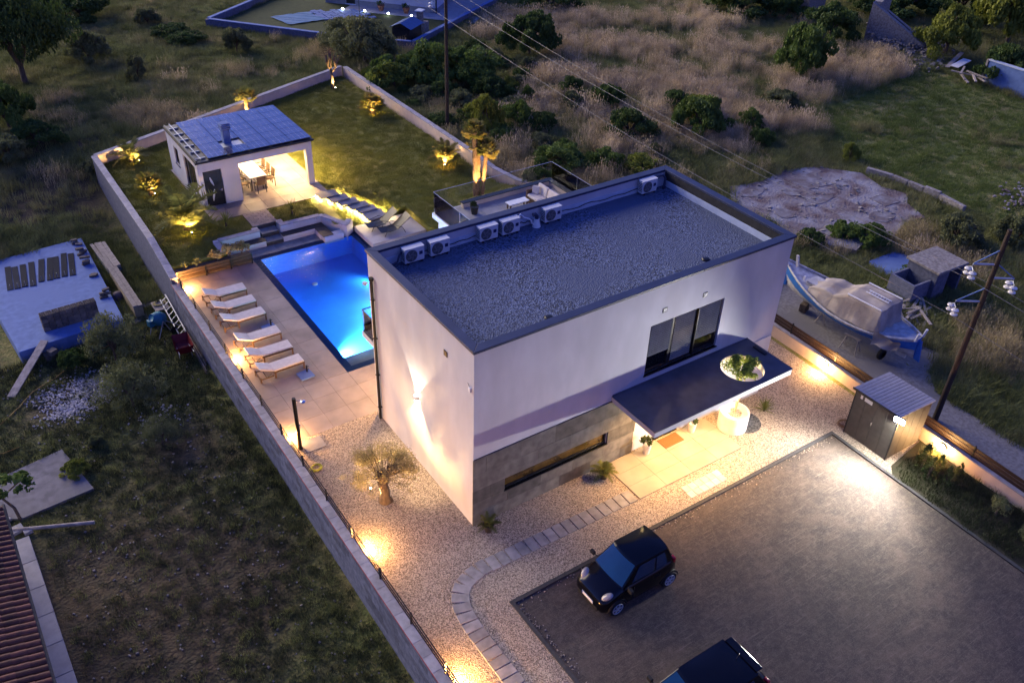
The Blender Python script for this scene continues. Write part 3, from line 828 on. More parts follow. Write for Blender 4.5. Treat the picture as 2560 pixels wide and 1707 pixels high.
# retaining wall of the sunken seating corner with loose coping slabs
def band(line, w, z0, z1, b=None):
    """wall along a polyline, w to the left of travel"""
    b = b or MB()
    P = [Vector((x, y, 0)) for x, y in line]
    nn = []
    for i in range(len(P)):
        d0 = (P[i] - P[i - 1]).normalized() if i > 0 else (P[1] - P[0]).normalized()
        d1 = (P[i + 1] - P[i]).normalized() if i < len(P) - 1 else d0
        n0, n1 = Vector((-d0.y, d0.x, 0)), Vector((-d1.y, d1.x, 0))
        n = (n0 + n1).normalized(); n /= max(.4, n.dot(n0))
        nn.append(n)
    zz0 = z0 if hasattr(z0, '__len__') else [z0] * len(P)
    zz1 = z1 if hasattr(z1, '__len__') else [z1] * len(P)
    for i in range(len(P) - 1):
        a, c = P[i], P[i + 1]; a2, c2 = a + nn[i] * w, c + nn[i + 1] * w
        vs = [(a.x, a.y, zz0[i]), (c.x, c.y, zz0[i + 1]), (c2.x, c2.y, zz0[i + 1]), (a2.x, a2.y, zz0[i]), (a.x, a.y, zz1[i]), (c.x, c.y, zz1[i + 1]), (c2.x, c2.y, zz1[i + 1]), (a2.x, a2.y, zz1[i])]
        b.add(vs, [(0, 3, 2, 1), (4, 5, 6, 7), (0, 1, 5, 4), (1, 2, 6, 5), (2, 3, 7, 6), (3, 0, 4, 7)])
    return b
def copings(parent, name, m, line, w, zt, length, th=.05, gap=.006, inset=0.0):
    """single coping slabs along a polyline (zt: top height at each vertex), w to the left of travel"""
    P = [Vector((x, y, z)) for (x, y), z in zip(line, zt if hasattr(zt, '__len__') else [zt] * len(line))]
    pl = WL[parent.name]
    cache = {}
    for i in range(len(P) - 1):
        d = P[i + 1] - P[i]; dl = Vector((d.x, d.y, 0)).length
        k = max(1, int(round(dl / length))); st = d / k
        rz = math.atan2(d.y, d.x); ry = -math.atan2(d.z, dl)
        key = round(st.length, 2)
        if key not in cache: cache[key] = boxm(name, m, st.length - gap, w, th, .006)
        n = Vector((-math.sin(rz), math.cos(rz), 0))
        for j in range(k):
            c = P[i] + st * (j + .5) + n * (w / 2 - inset)
            put(name, cache[key], parent, (c.x - pl.x, c.y - pl.y, c.z - th - pl.z + random.uniform(-.002, .002)), (0, ry, rz))
lounge = thing('sunken_seating', 'sunken seating corner with dark benches and white retaining walls beside the pool', 'seating', (2.3, 19.5, 0))
lt = MB().box(.12, 4.7, 18.905, 20.2, -.25, -.03).build('floor', M_kerb, lounge)
tiles(lt, 'floor_tile', M_tilegrey, .12, 4.0, 18.91, 19.6, -.005, .42, .35)
# white walls: left arm, back left, back right, diagonal
band([(-.9, 18.9), (-.9, 20.0), (.98, 20.0), (.98, 20.4)], .24, -.2, .60).build('retaining_wall', M_render, lounge)
band([(1.98, 20.6), (1.98, 20.02), (3.95, 19.98), (4.62, 18.55), (5.1, 18.92)], -.24 * -1, -.2, .60).build('retaining_wall', M_render, lounge)
copings(lounge, 'coping_slab', M_coping, [(-.92, 18.9), (-.92, 19.98), (1.0, 19.98), (1.0, 20.42)], .28, .645, .5)
copings(lounge, 'coping_slab', M_coping, [(1.96, 20.62), (1.96, 20.0), (3.94, 19.96), (4.6, 18.5), (5.08, 18.9)], .28, .645, .5)
# benches: white plinth with dark boards
bp_ = MB(); bp_.box(-.6, 1.08, 19.6, 19.99, -.1, .27); bp_.box(1.92, 3.95, 19.6, 19.99, -.1, .27); bp_.box(3.46, 3.95, 18.92, 19.599, -.1, .27)
bp_.build('bench_plinth', M_render, lounge)
def boards(x0, x1, y0, y1, along, n):
    for k in range(n):
        if along == 'x':
            a = y0 + (y1 - y0) * k / n; c = y0 + (y1 - y0) * (k + 1) / n
            MB().box(x0, x1, a + .004, c - .004, .271, .305).build('bench_board', M_bench, lounge)
        else:
            a = x0 + (x1 - x0) * k / n; c = x0 + (x1 - x0) * (k + 1) / n
            MB().box(a + .004, c - .004, y0, y1, .271, .305).build('bench_board', M_bench if k else M_bench, lounge)
boards(-.62, 1.1, 19.58, 19.99, 'x', 4); boards(1.9, 3.95, 19.58, 19.97, 'x', 4); boards(3.44, 3.97, 18.6, 19.57, 'y', 5)
MB().box(3.5, 4.45, 18.56, 18.92, -.1, .27).build('bench_plinth', M_render, lounge)
for (y0, y1, zt) in ((20.1, 20.62, .40), (19.6, 20.098, .20)):
    st = MB().box(1.09, 1.91, y0, y1, -.1, zt - .035).build('step', M_kerb, lounge)
    tiles(st, 'tread_slab', M_tilegrey, 1.085, 1.915, y0 - .01, y1, zt, .42, y1 - y0 + .01)
# small-tile path from pavilion terrace to the lounge steps
gp_ = MB().box(.87, 2.09, 20.63, 22.0, -.2, .565).build('garden_path', M_kerb); tag(gp_, 'short brown block-paved path between pavilion terrace and lounge steps', 'path', kind='structure')
M_path = mat('brown_paver', (.30, .235, .195), (.22, .175, .15), 4, .75, .2, 14, objvar=.14)
tiles(gp_, 'paver', M_path, .88, 2.08, 20.63, 21.99, .60, .34, .17, .008, .035, .5)

# floating garden steps with led strips
gs = thing('garden_steps', 'six floating grey steps with glowing led strips underneath', 'steps', (5.6, 20.5, .57))
SX = [(4.66, 5.64, 21.45, 22.12), (4.98, 5.96, 20.95, 21.55), (5.28, 6.27, 20.5, 21.10), (5.58, 6.58, 20.05, 20.60), (5.81, 6.78, 19.65, 20.22), (5.92, 6.95, 18.86, 19.74)]
SZ = [.64, .575, .51, .44, .37, .30]
for (x0, x1, y0, y1), z in zip(SX, SZ):
    z = z + .09
    sp = MB().box(x0, x1, y0, y1, z - .07, z).build('step', M_tilegrey, gs, bevel=.006)
    MB().box(x0 + .06, x1 - .06, y0 + .04, y1 - .05, z - .27, z - .071).build('step_base', M_kerb, gs)
    l = MB(); l.box(x0 + .02, x0 + .045, y0 + .03, y1 - .03, z - .085, z - .072); l.box(x1 - .045, x1 - .02, y0 + .03, y1 - .03, z - .085, z - .072)
    l.build('led_strip', E_led, sp)
# bank the steps run over: turf ramp down to the sunbed platform
pf = sheet('sunbed_platform', 'pale tiled sunbed platform at the pool end', 'platform', M_render, [rc(5.16, 7.94, 16.92, 18.94)], .2, .5)
WL[pf.name] = Vector()
tiles(pf, 'platform_tile', mat('pale_grey_tile', (.47, .44, .43), (.40, .375, .37), 2, .6, objvar=.06), 5.16, 7.94, 16.92, 18.94, .225, .93, .68, .006, .022)

# ------------------------------------------------------------------ pavilion
ZT = .60
pv = thing('garden_pavilion', 'white garden pavilion roofed with solar panels and lit dining terrace', 'pavilion', (2.4, 25.6, ZT))
tb = MB(); tb.box(-.48, 5.4, 21.99, 28.6, -.2, .575); to = tb.build('terrace_base', M_kerb, pv)
tiles(to, 'terrace_tile', M_deck, -.48, 5.4, 21.99, 28.6, ZT, .9, .9)
X0, X1, Y0, Y1, RZ = -.42, 5.22, 23.46, 28.35, 3.0
w = MB()
wall_xz(w, Y0, Y0 + .22, X0, 1.5, ZT, RZ - .12, [(-.22, .66, ZT, 2.42)])
w.build('front_wall', M_render, pv)
w = MB(); wall_xz(w, 0, .22, Y0 + .22, Y1, ZT, RZ - .12, [(23.9, 25.7, .95, 2.55), (26.6, 27.3, 1.5, 2.4)])
# rotate the slab so its length runs along y
w.v = [(X0 + y, x, z) for x, y, z in w.v]
w.f = [f[::-1] for f in w.f]
w.build('side_wall', M_render, pv)
MB().box(X0 + .22, 1.5, Y1 - .22, Y1, ZT, RZ - .12).build('back_wall', M_render, pv)
MB().box(1.3, 1.5, Y0 + .22, Y1 - .22, ZT, RZ - .12).build('inner_wall', M_render, pv)
MB().box(1.5, X1, Y0, Y0 + .22, 2.48, RZ - .12).build('front_beam', M_render, pv)
MB().box(1.5, X1, Y1 - .22, Y1, 2.48, RZ - .12).build('back_beam', M_render, pv)
MB().box(X1 - .22, X1, Y0 + .22, Y1 - .22, 2.48, RZ - .12).build('side_beam', M_render, pv)
for y in (Y0, Y1 - .3):
    MB().box(X1 - .30, X1, y, y + .3, ZT, 2.48).build('pillar', M_render, pv)
MB().box(X0 + .05, X1 - .05, Y0 + .05, Y1 - .05, 2.60, 2.70).build('ceiling', M_render, pv)
roof = MB().box(X0 - .06, X1 + .06, Y0 - .08, Y1 + .06, RZ - .12, RZ - .02).build('roof', M_anth, pv)
MB().box(X0 - .03, X0 + .05, Y0 - .05, Y1 + .03, RZ - .019, RZ + .05).build('verge_trim', M_anth, roof)
gt = MB(); gt.tube([(X0 - .1, Y0 - .12, RZ - .06), (X1 + .1, Y0 - .12, RZ - .06)], .055, 10); gt.build('gutter', M_anth, roof)
# solar panels: grid with a gap round the chimney
M_pv = mat('blue_solar_cell', (.042, .042, .085), (.034, .034, .07), 3, .22, coat=.35, objvar=.12, spec=.7)
pan = MB(); PWx, PWy = 1.12, .80
pan.box(-PWx / 2 + .014, PWx / 2 - .014, -PWy / 2 + .014, PWy / 2 - .014, 0, .035)
pme = pan.mesh('solar_panel', M_pv)
gl_ = MB()
for k in (-1, 0, 1): gl_.box(k * PWx / 4 - .006, k * PWx / 4 + .006, -PWy / 2 + .02, PWy / 2 - .02, .0352, .0362)
gl_.box(-PWx / 2 + .02, PWx / 2 - .02, -.007, .007, .0363, .0371)
gme = gl_.mesh('cell_line', mat('pale_cell_line', (.24, .24, .36), None, 4, .4))
gx0 = .14
chim = (1.55, 24.95)
xs = [gx0 + (X1 + .04 - gx0) * k / 5 for k in range(6)]
ys = [Y0 - .02 + (Y1 - Y0 + .06) * k / 6 for k in range(7)]
sxs, sys_ = (xs[1] - xs[0]) / PWx, (ys[1] - ys[0]) / PWy
for i in range(5):
    for j in range(6):
        cx_, cy_ = (xs[i] + xs[i + 1]) / 2, (ys[j] + ys[j + 1]) / 2
        if (i, j) == (1, 1): continue
        q = put('solar_panel', pme, pv, (cx_ - 2.4, cy_ - 25.6, RZ + .03 - ZT), (0, 0, 0), (sxs, sys_, 1))
        put('cell_line', gme, q)
ra = MB()
for y in np.arange(Y0 + .2, Y1, .82): ra.box(X0 + .06, X0 + .52, y, y + .05, RZ - .018, RZ + .05)
ra.box(X0 + .22, X0 + .26, Y0, Y1, RZ + .051, RZ + .08)
ra.build('mounting_rail', M_galv, roof)
MB().box(xs[1] + .02, xs[2] - .02, ys[1] + .02, ys[2] - .02, RZ - .018, RZ - .005).build('tin_sheet', M_galv, roof)
ch = MB().box(chim[0] - .17, chim[0] + .17, chim[1] - .17, chim[1] + .17, RZ - .02, RZ + .72).build('chimney', M_conc, pv)
for z, e_ in ((RZ + .72, .07), (RZ + .80, .05), (RZ + .88, .07)):
    MB().box(chim[0] - .17 - e_, chim[0] + .17 + e_, chim[1] - .17 - e_, chim[1] + .17 + e_, z + .002, z + .05).build('chimney_slab', M_conc, ch)
MB().box(chim[0] - .13, chim[0] + .13, chim[1] - .13, chim[1] + .13, RZ + .77, RZ + .955).build('flue', M_conc, ch)
MB().box(chim[0] - .19, chim[0] + .19, chim[1] - .19, chim[1] + .19, RZ + .96, RZ + .99).build('cowl', M_conc, ch)
# door with curved glass inserts, windows
d = MB().box(-.20, .64, Y0 + .05, Y0 + .10, ZT + .02, 2.40).build('door', M_anth, pv)
for (za, zb, s_) in ((1.62, 2.08, 1), (.86, 1.45, -1)):
    cr = MB(); n = 8; pts = []
    for k in range(n + 1): t = k / n; pts.append((.10 + .13 * math.sin(PI * t * .5) * 1.0 if s_ > 0 else .23 - .13 * (1 - math.cos(PI * t * .5)), za + (zb - za) * ((1 - t) if s_ > 0 else (1 - t))))
    for k in range(n + 1): t = 1 - k / n; pts.append((pts[n - k][0] - .10 * math.sin(PI * (t * .85 + .1)), pts[n - k][1]))
    cr.v = [(x, Y0 + .045, z) for x, z in pts]; cr.f = [(k, k + 1, 2 * n - k, 2 * n + 1 - k) for k in range(n)]
    cr.build('glass_insert', M_offw, d)
hb = MB(); hb.box(.52, .585, Y0 + .015, Y0 + .045, 1.30, 1.42); hb.tube([(.55, Y0 + .01, 1.38), (.44, Y0 + .01, 1.38)], .014, 6); hb.build('handle', M_chrome, d)
for (ya, yb, za, zb) in ((23.9, 25.7, .95, 2.55), (26.6, 27.3, 1.5, 2.4)):
    wn_ = MB().box(X0 + .09, X0 + .10, ya + .05, yb - .05, za + .05, zb - .05).build('window', M_glassdark, pv)
    f = MB(); f.box(X0 + .06, X0 + .14, ya, yb, za, za + .05); f.box(X0 + .06, X0 + .14, ya, yb, zb - .05, zb); f.box(X0 + .06, X0 + .14, ya, ya + .05, za + .05, zb - .05); f.box(X0 + .06, X0 + .14, yb - .05, yb, za + .05, zb - .05)
    f.box(X0 + .06, X0 + .14, (ya + yb) / 2 - .03, (ya + yb) / 2 + .03, za + .05, zb - .05)
    f.build('frame', M_anth, wn_)
    MB().box(X0 - .04, X0 + .058, ya - .03, yb + .03, za - .03, za - .002).build('sill', M_anth, wn_)
for (x, y, w_) in ((2.6, 25.3, 85), (4.75, 24.4, 260), (2.6, 27.2, 60), (4.75, 27.2, 260)):
    dl = MB().lathe([(.11, 2.575), (.11, 2.599)], (x, y, 0), 16).build('ceiling_light', E_warm, pv)
    lamp('SPOT', dl, (x, y, 2.50), w_, (1, .64, .26), .09, R(165), (x, y, 0), .9)
# dining table and chairs
dt = thing('dining_table', 'white-topped dining table lit under the pavilion roof', 'table', (2.55, 25.0, ZT))
MB().box(-.42, .42, -.95, .95, .70, .74).build('top', M_white, dt, local=True, bevel=.006)
for x in (-.36, .32):
    for y in (-.88, .84): MB().box(x, x + .04, y, y + .04, 0, .70).build('leg', M_anth, dt, local=True)
M_mesh = mat('brown_mesh_fabric', (.16, .10, .06), (.12, .075, .045), 40, .8)
dc = thing('dining_chair', 'x', 'chair', (0, 0, ZT), 0, 'brown mesh chairs round the dining table')
MB().box(-.21, .21, -.20, .22, .41, .44).build('seat', M_mesh, dc, local=True)
MB().rbox((0, -.25, .68), (.42, .025, .44), 0, R(10)).build('backrest', M_mesh, dc, local=True)
for x in (-.225, .2):
    for (ya, yb) in ((-.24, -.21), (.2, .23)): MB().box(x, x + .03, ya, yb, 0, .44 if ya > 0 else .46).build('leg', M_anth, dc, local=True)
    MB().box(x, x + .03, -.26, .22, .60, .625).build('armrest', M_anth, dc, local=True)
n = 0
for (x, y, rz, lab) in [(1.93, 24.35, -PI / 2, 'w'), (1.93, 25.0, -PI / 2, 'w'), (1.93, 25.65, -PI / 2, 'w'), (3.17, 24.35, PI / 2, 'e'), (3.17, 25.0, PI / 2, 'e'), (3.17, 25.65, PI / 2, 'e'), (2.55, 23.93, 0, 's'), (2.55, 26.1, PI, 'n')]:
    o = dc if n == 0 else copy_tree(dc, (0, 0, 0)); n += 1
    o.location = (x, y, ZT); o.rotation_euler = (0, 0, rz)
    o['label'] = {'w': 'brown mesh dining chair on the table side facing the pavilion wall', 'e': 'brown mesh dining chair on the table side facing the open lawn', 's': 'brown mesh dining chair at the table end toward the pool', 'n': 'brown mesh dining chair at the table end toward the back garden wall'}[lab]

# ------------------------------------------------------------------ pool furniture
def make_lounger():
    t = thing('sun_lounger', 'x', 'sun lounger', (0, 0, 0), 0, 'cream loungers in a row on the pool deck')
    fr = MB(); fr.box(-.02, 1.2, -.29, -.25, .24, .29); fr.box(-.02, 1.2, .25, .29, .24, .29); fr.box(1.16, 1.2, -.249, .249, .24, .29); fr.box(-.52, -.021, -.29, -.26, .12, .16); fr.box(-.52, -.021, .26, .29, .12, .16)
    fr.build('frame', M_lwood, t, local=True)
    for (x, y) in ((1.14, -.29), (1.14, .24), (.02, -.29), (.02, .24)): MB().box(x, x + .05, y, y + .05, 0, .24).build('leg', M_lwood, t, local=True)
    for y in (-.30, .25): MB().box(-.55, -.50, y, y + .05, 0, .22).build('leg', M_lwood, t, local=True)
    MB().box(-.55, -.50, -.249, .249, .12, .16).build('crossbar', M_lwood, t, local=True)
    MB().box(.01, 1.19, -.27, .27, .291, .36).build('seat_cushion', M_cushion, t, local=True, bevel=.022)
    MB().rbox((-.25, 0, .46), (.56, .54, .065), 0, 0, R(24)).build('back_cushion', M_cushion, t, local=True, bevel=.022)
    MB().tube([(-.40, -.27, .46), (-.3, -.27, .14), (-.1, -.27, .26)], .012, 6).build('back_prop', M_anth, t, local=True)
    MB().tube([(-.40, .27, .46), (-.3, .27, .14), (-.1, .27, .26)], .012, 6).build('back_prop', M_anth, t, local=True)
    return t
lg = make_lounger()
LY = [(16.35, 'cream cushioned lounger next to the wooden planter'), (15.25, 'second cream lounger from the wooden planter'), (14.18, 'third cream lounger from the planter, beside the hidden parasol base'),
      (12.6, 'cream lounger just past the half-hidden parasol base, third from the shower end'), (11.45, 'cream lounger next to the last one at the shower end'), (10.35, 'last cream lounger of the row at the shower end')]
for i, (y, lab) in enumerate(LY):
    o = lg if i == 0 else copy_tree(lg, (0, 0, 0))
    o.location = (-2.33, y, 0.0); o.rotation_euler = (0, 0, random.uniform(-.02, .02)); o['label'] = lab
def parasol_base(x, y, lab):
    t = thing('parasol_base', lab, 'parasol base', (x, y, 0), random.uniform(-.1, .1), 'stone parasol bases on the deck')
    MB().box(-.26, .26, -.26, .26, .0, .06).build('slab', M_conc, t, local=True, bevel=.01)
    MB().lathe([(.03, .06), (.03, .34), (.024, .34)], (.12, .12, 0), 12).build('tube', M_black, t, local=True)
    for z in (.16, .27): MB().tube([(.12, .12, z), (.2, .12, z)], .016, 6).build('screw', M_black, t, local=True)
parasol_base(-1.3, 9.65, 'stone parasol base with empty tube at the shower end of the loungers')
parasol_base(-1.28, 13.25, 'stone parasol base half hidden between two loungers')
# black sling sunbeds
sb = thing('sling_sunbed', 'x', 'sunbed', (0, 0, 0), 0, 'black sling sunbeds on the platform')
s_ = MB(); Pp = []
for k in range(14):
    t = k / 13; xx = -.55 + 1.5 * t
    z = .26 + (.0 if t > .45 else (0.45 - t) * 1.15) - .05 * math.sin(PI * min(1, max(0, (t - .45) / .55)))
    Pp.append([(xx, -.27, z), (xx, .27, z)])
s_.grid(Pp); s_.grid([[(a[0], a[1], a[2] - .012) for a in r][::-1] for r in Pp])
s_.build('sling', M_black, sb, local=True)
for y in (-.29, .29):
    MB().tube([(-.57, y, .78), (.13, y, .25), (.5, y, .2), (.95, y, .26)], .014, 8).build('side_rail', M_anth, sb, local=True)
    MB().tube([(-.25, y, 0), (-.1, y, .3), (.2, y, .44), (.6, y, .36), (.8, y, 0)], .014, 8).build('arched_leg', M_anth, sb, local=True)
for i, (x, y, rz, lab) in enumerate([(6.45, 18.25, PI * .98, 'black sling sunbed on the platform nearer the floating steps'), (6.75, 17.5, PI * .98, 'black sling sunbed on the platform half hidden by the roof edge')]):
    o = sb if i == 0 else copy_tree(sb, (0, 0, 0)); o.location = (x, y, .226); o.rotation_euler = (0, 0, rz); o['label'] = lab
# shower column
sh = thing('garden_shower', 'tall black outdoor shower column with round head at the deck edge', 'shower', (-3.05, 6.02, 0))
MB().lathe([(.09, 0), (.09, .02), (.065, .022), (.065, 2.12), (.06, 2.15)], (0, 0, 0), 18).build('column', M_black, sh, local=True)
MB().tube([(.03, -.02, 2.02), (.2, -.1, 2.06), (.24, -.12, 2.02)], .013, 8).build('arm', M_chrome, sh, local=True)
MB().lathe([(.02, .03), (.085, .01), (.085, -.005)], (.25, -.125, 1.99), 18).build('shower_head', M_chrome, sh, local=True)
MB().rbox((.05, -.06, 1.0), (.05, .06, .10)).build('tap', M_chrome, sh, local=True)
tag(MB().box(-2.95, -2.25, 5.68, 6.28, .001, .02).build('shower_slab', M_tilegrey, bevel=.004), 'square grey stone slab on the gravel below the shower', 'slab')
# entrance terrace, mat, stepping stones
et = sheet('entrance_terrace', 'sandstone tiled entrance terrace under the canopy', 'terrace', M_kerb, [rc(5.1, 9.68, -1.9, -.07)], .005, .1)
WL[et.name] = Vector()
M_ent = mat('sandstone_tile', (.27, .235, .195), (.22, .19, .155), 1.4, .6, .12, 9, objvar=.06, detail=9)
tiles(et, 'terrace_tile', M_ent, 5.1, 9.68, -1.9, -.07, .03, 1.15, .61)
tag(MB().box(7.4, 8.25, -.56, -.1, .031, .046).build('door_mat', mat('brown_coir', (.17, .085, .03), (.12, .06, .02), 60, .95, .6, 80)), 'brown coir door mat before the entrance', 'mat')
M_step = mat('ribbed_stepping_stone', (.27, .255, .25), (.19, .18, .175), 4, .75, .2, 14, objvar=.18, stretch=(1, 1, 1))
sme = boxm('stepping_stone', M_step, .31, .52, .05, .012)
pts = [(4.86 - .342 * k, -1.64 + .005 * k) for k in range(16)] + [(-.61, -1.54), (-.95, -1.60), (-1.27, -1.70), (-1.54, -1.88), (-1.74, -2.14), (-1.87, -2.45), (-1.93, -2.79), (-1.96, -3.13)] + [(-1.97 + .003 * k, -3.46 - .333 * k) for k in range(8)]
spg = 'stepping stones laid in the gravel'
sp_root = thing('stepping_stone_path', 'curved path of square grey stepping stones set in the gravel', 'path', (0, -1.64, 0)); sp_root['kind'] = 'structure'
for i, (x, y) in enumerate(pts):
    a, c = pts[max(0, i - 1)], pts[min(len(pts) - 1, i + 1)]
    put('stepping_stone', sme, sp_root, (x, y + 1.64, -.025), (random.uniform(-.012, .012), random.uniform(-.012, .012), math.atan2(c[1] - a[1], c[0] - a[0]) + random.uniform(-.03, .03)))
tp = thing('paved_patch', 'checkered patch of pale paving slabs set in gravel by the asphalt', 'paving', (7.35, -2.5, 0)); tp['kind'] = 'structure'
cols = [mat('paver_tone_%s' % n, c, None, 5, .75, .1, 14) for n, c in (('sand', (.52, .47, .42)), ('grey', (.40, .37, .35)))]
pm = [boxm('paving_slab', c, .262, .262, .05, .006) for c in cols]
for i in range(6):
    for j in range(2):
        put('paving_slab', pm[(i + j + (i == 3)) % 2], tp, (6.66 + i * .272 - 7.35 + .02 * j, -2.62 + .27 * j + 2.5, -.03))

# ------------------------------------------------------------------ boundary walls
# neighbour-side wall: lower stretch with railing
wl = thing('boundary_wall', 'grey block boundary wall with coping slabs and black railing along the gravel', 'wall', (-3.55, 1.2, -1.6))
MB().box(-3.66, -3.42, -16, 17.9, -1.75, .30).build('wall_core', M_block, wl)
copings(wl, 'coping_slab', M_coping, [(-3.40, -16), (-3.40, 17.9)], .30, .345, .52, .045)
bme = {}
z = .30
for c in range(8):                         # block faces slightly proud of the core, joints recessed
    za, zb = z - .235, z
    z -= .235
    y = -6.0 + (.22 if c % 2 else 0)
    while y < 17.7:
        if 'b' not in bme:
            bme['b'] = MB().box(-.006, .004, -.228, .228, -.112, .112).mesh('block', M_block)
        if c < 6 and y > -4.8:
            put('block', bme['b'], wl, (-3.664 + 3.55, y - 1.2, (za + zb) / 2 + 1.6), (random.uniform(-.008, .008), 0, random.uniform(-.008, .008)))
        y += .468
MB().tube([(-3.705, y, .315 + .01 * math.sin(y * 3)) for y in np.arange(-16, 18.2, 1.0)], .012, 6).build('red_cord', mat('red_cord', (.30, .03, .03), None, 5, .6), wl)
rl = thing('wall_railing', 'black steel railing with three rails on the boundary wall', 'railing', (-3.42, 1.2, .345))
for y in np.arange(-15.0, 17.9, 1.8):
    MB().box(-3.45, -3.40, y, y + .04, .346, .80).build('post', M_black, rl)
for z in (.44, .58, .74):
    MB().box(-3.438, -3.412, -16, 17.7, z, z + .035).build('rail', M_black, rl)
# higher stretch round the lawn, dropping to the lower one
hw = thing('garden_wall', 'tall grey block garden wall stepping down toward the pool deck', 'wall', (-3.55, 25, -1.4))
L1 = [(-3.43, 17.92), (-3.43, 21.0), (-3.43, 31.0)]; Z1 = [.62, 1.08, 1.12]
band(L1, .24, -1.75, [z - .05 for z in Z1]).build('wall_core', M_block, hw)
copings(hw, 'coping_slab', M_coping, [(-3.40, 17.9), (-3.40, 21.0), (-3.40, 31.05)], .30, Z1, .5, .05)
bw_ = thing('garden_wall', 'long peach plastered garden wall behind the pavilion', 'wall', (5, 34.3, .3))
L2 = [(-3.45, 30.98), (13.44, 37.75)]
band(L2, .24, -1.4, [1.07, 1.07]).build('wall_core', M_plaster, bw_)
copings(bw_, 'coping_slab', M_coping, [(-3.45, 30.95), (13.44, 37.72)], .30, 1.12, .5, .05)
rw = thing('garden_wall', 'peach plastered garden wall curving beside the lawn toward the rear terrace', 'wall', (13.5, 27, .3))
L3 = [(13.44, 37.6), (13.46, 26.0), (13.46, 21.7), (13.55, 19.9), (13.95, 18.4), (14.6, 17.2), (15.3, 16.4)][::-1]
Z3 = [1.12, 1.12, 1.12, .95, .8, .75, .7][::-1]
band(L3, -.24, -.4, [z - .05 for z in Z3]).build('wall_core', M_plaster, rw)
# coping on the outer side (to the right of travel): run the line backwards
copings(rw, 'coping_slab', M_coping, L3[::-1], .28, Z3[::-1], .5, .05)
# fence-side wall with slat fence
fw_ = thing('front_boundary_wall', 'low peach plastered boundary wall with brown slat fence by the shed', 'wall', (15.5, -4, 0))
L4 = [(14.85, -16), (15.25, -8.7), (15.68, -.7), (15.9, 6.0), (15.95, 13.0)]
band(L4, -.22, -.3, .46).build('wall_core', M_plaster, fw_)
copings(fw_, 'coping_slab', M_coping, [(x + .25, y) for x, y in L4], .28, .5, .9, .045)
ff = thing('slat_fence', 'brown horizontal slat fence on black posts above the low boundary wall', 'fence', (15.6, -4, .5))
for i in range(len(L4) - 1):
    a, c = Vector((L4[i][0] + .12, L4[i][1], 0)), Vector((L4[i + 1][0] + .12, L4[i + 1][1], 0))
    n = max(1, int(round((c - a).length / 1.95))); st = (c - a) / n
    rz = math.atan2(st.y, st.x)
    for k in range(n):
        p, q = a + st * k, a + st * (k + 1)
        MB().rbox((p.x, p.y, .74), (.05, .05, .48), rz).build('post', M_black, ff)
        for z in (.58, .72, .86):
            m_ = (p + q) / 2
            MB().rbox((m_.x, m_.y, z), (st.length - .06, .025, .115), rz).build('slat', M_wood, ff)
# rear fence with rails beyond the terrace
tf = thing('rail_fence', 'dark rail fence seen through the terrace glass', 'fence', (14.4, 14.5, .6))
for k in range(4):
    MB().box(13.9 + .3 * k, 13.96 + .3 * k, 14.9 - 1.3 * k, 14.96 - 1.3 * k, .2, 1.5).build('post', M_black, tf)
for z in (.9, 1.15, 1.4):
    MB().tube([(13.93, 14.93, z), (14.83, 11.03, z)], .022, 6).build('rail', M_black, tf)

# ------------------------------------------------------------------ lamps
def bulkhead(x, y, z, nx, lab, grp, w, label_cat='wall lamp', off=.16):
    t = thing('wall_lamp', lab, label_cat, (x, y, z), 0, grp)
    MB().lathe([(.085, 0), (.085, .02 * nx)], (x, y, z), 16, 'x').build('base', M_anth, t)
    MB().lathe([(.075, .021 * nx), (.07, .045 * nx), (.04, .065 * nx)], (x, y, z), 16, 'x').build('diffuser', E_warm, t)
    lamp('POINT', t, (x + off * nx, y, z), w, WARM, .05)
for (y, lab) in ((17.75, 'small wall lamp glowing on the deck near the wooden planter'), (11.95, 'small wall lamp glowing on the deck behind the loungers'), (6.65, 'small wall lamp glowing behind the shower column'), (.8, 'small wall lamp glowing on gravel opposite the olive tree'), (-4.45, 'small wall lamp glowing by the stepping stones bend')):
    bulkhead(-3.415, y, .17, 1, lab, 'lamps on the inside of the boundary wall', 85)
for (x, y, lab) in ((15.64, -.45, 'round glowing wall lamp on the fence wall facing the canopy'), (15.33, -5.75, 'round glowing wall lamp on the fence wall behind the young conifers')):
    t = thing('wall_lamp', lab, 'wall lamp', (x, y, .3), 0, 'round lamps on the fence wall')
    MB().lathe([(.12, 0), (.12, -.02)], (x, y, .3), 18, 'x').build('base', M_anth, t)
    MB().lathe([(.10, -.021), (.115, -.06), (.10, -.11), (.05, -.14)], (x, y, .3), 18, 'x').build('diffuser', E_warm, t)
    lamp('POINT', t, (x - .36, y, .26), 34, WARM, .08)
def spike(x, y, z, tx, ty, tz_, lab, w=26, cone=75):
    t = thing('garden_spotlight', lab, 'spotlight', (x, y, z), 0, 'garden spotlights lighting plants')
    d = (Vector((tx, ty, tz_)) - Vector((x, y, z + .12))).normalized()
    MB().tube([(x, y, z - .02), (x, y, z + .09)], .012, 6).build('spike', M_black, t)
    p = Vector((x, y, z + .12))
    MB().tube([p - d * .05, p + d * .05], [.035, .045], 12).build('head', M_black, t)
    MB().tube([p + d * .0505, p + d * .056], .026, 12).build('lens', E_warm, t)
    lamp('SPOT', t, p + d * .07, w * .75, (1.0, .60, .22), .03, R(cone), (tx, ty, tz_), .5)

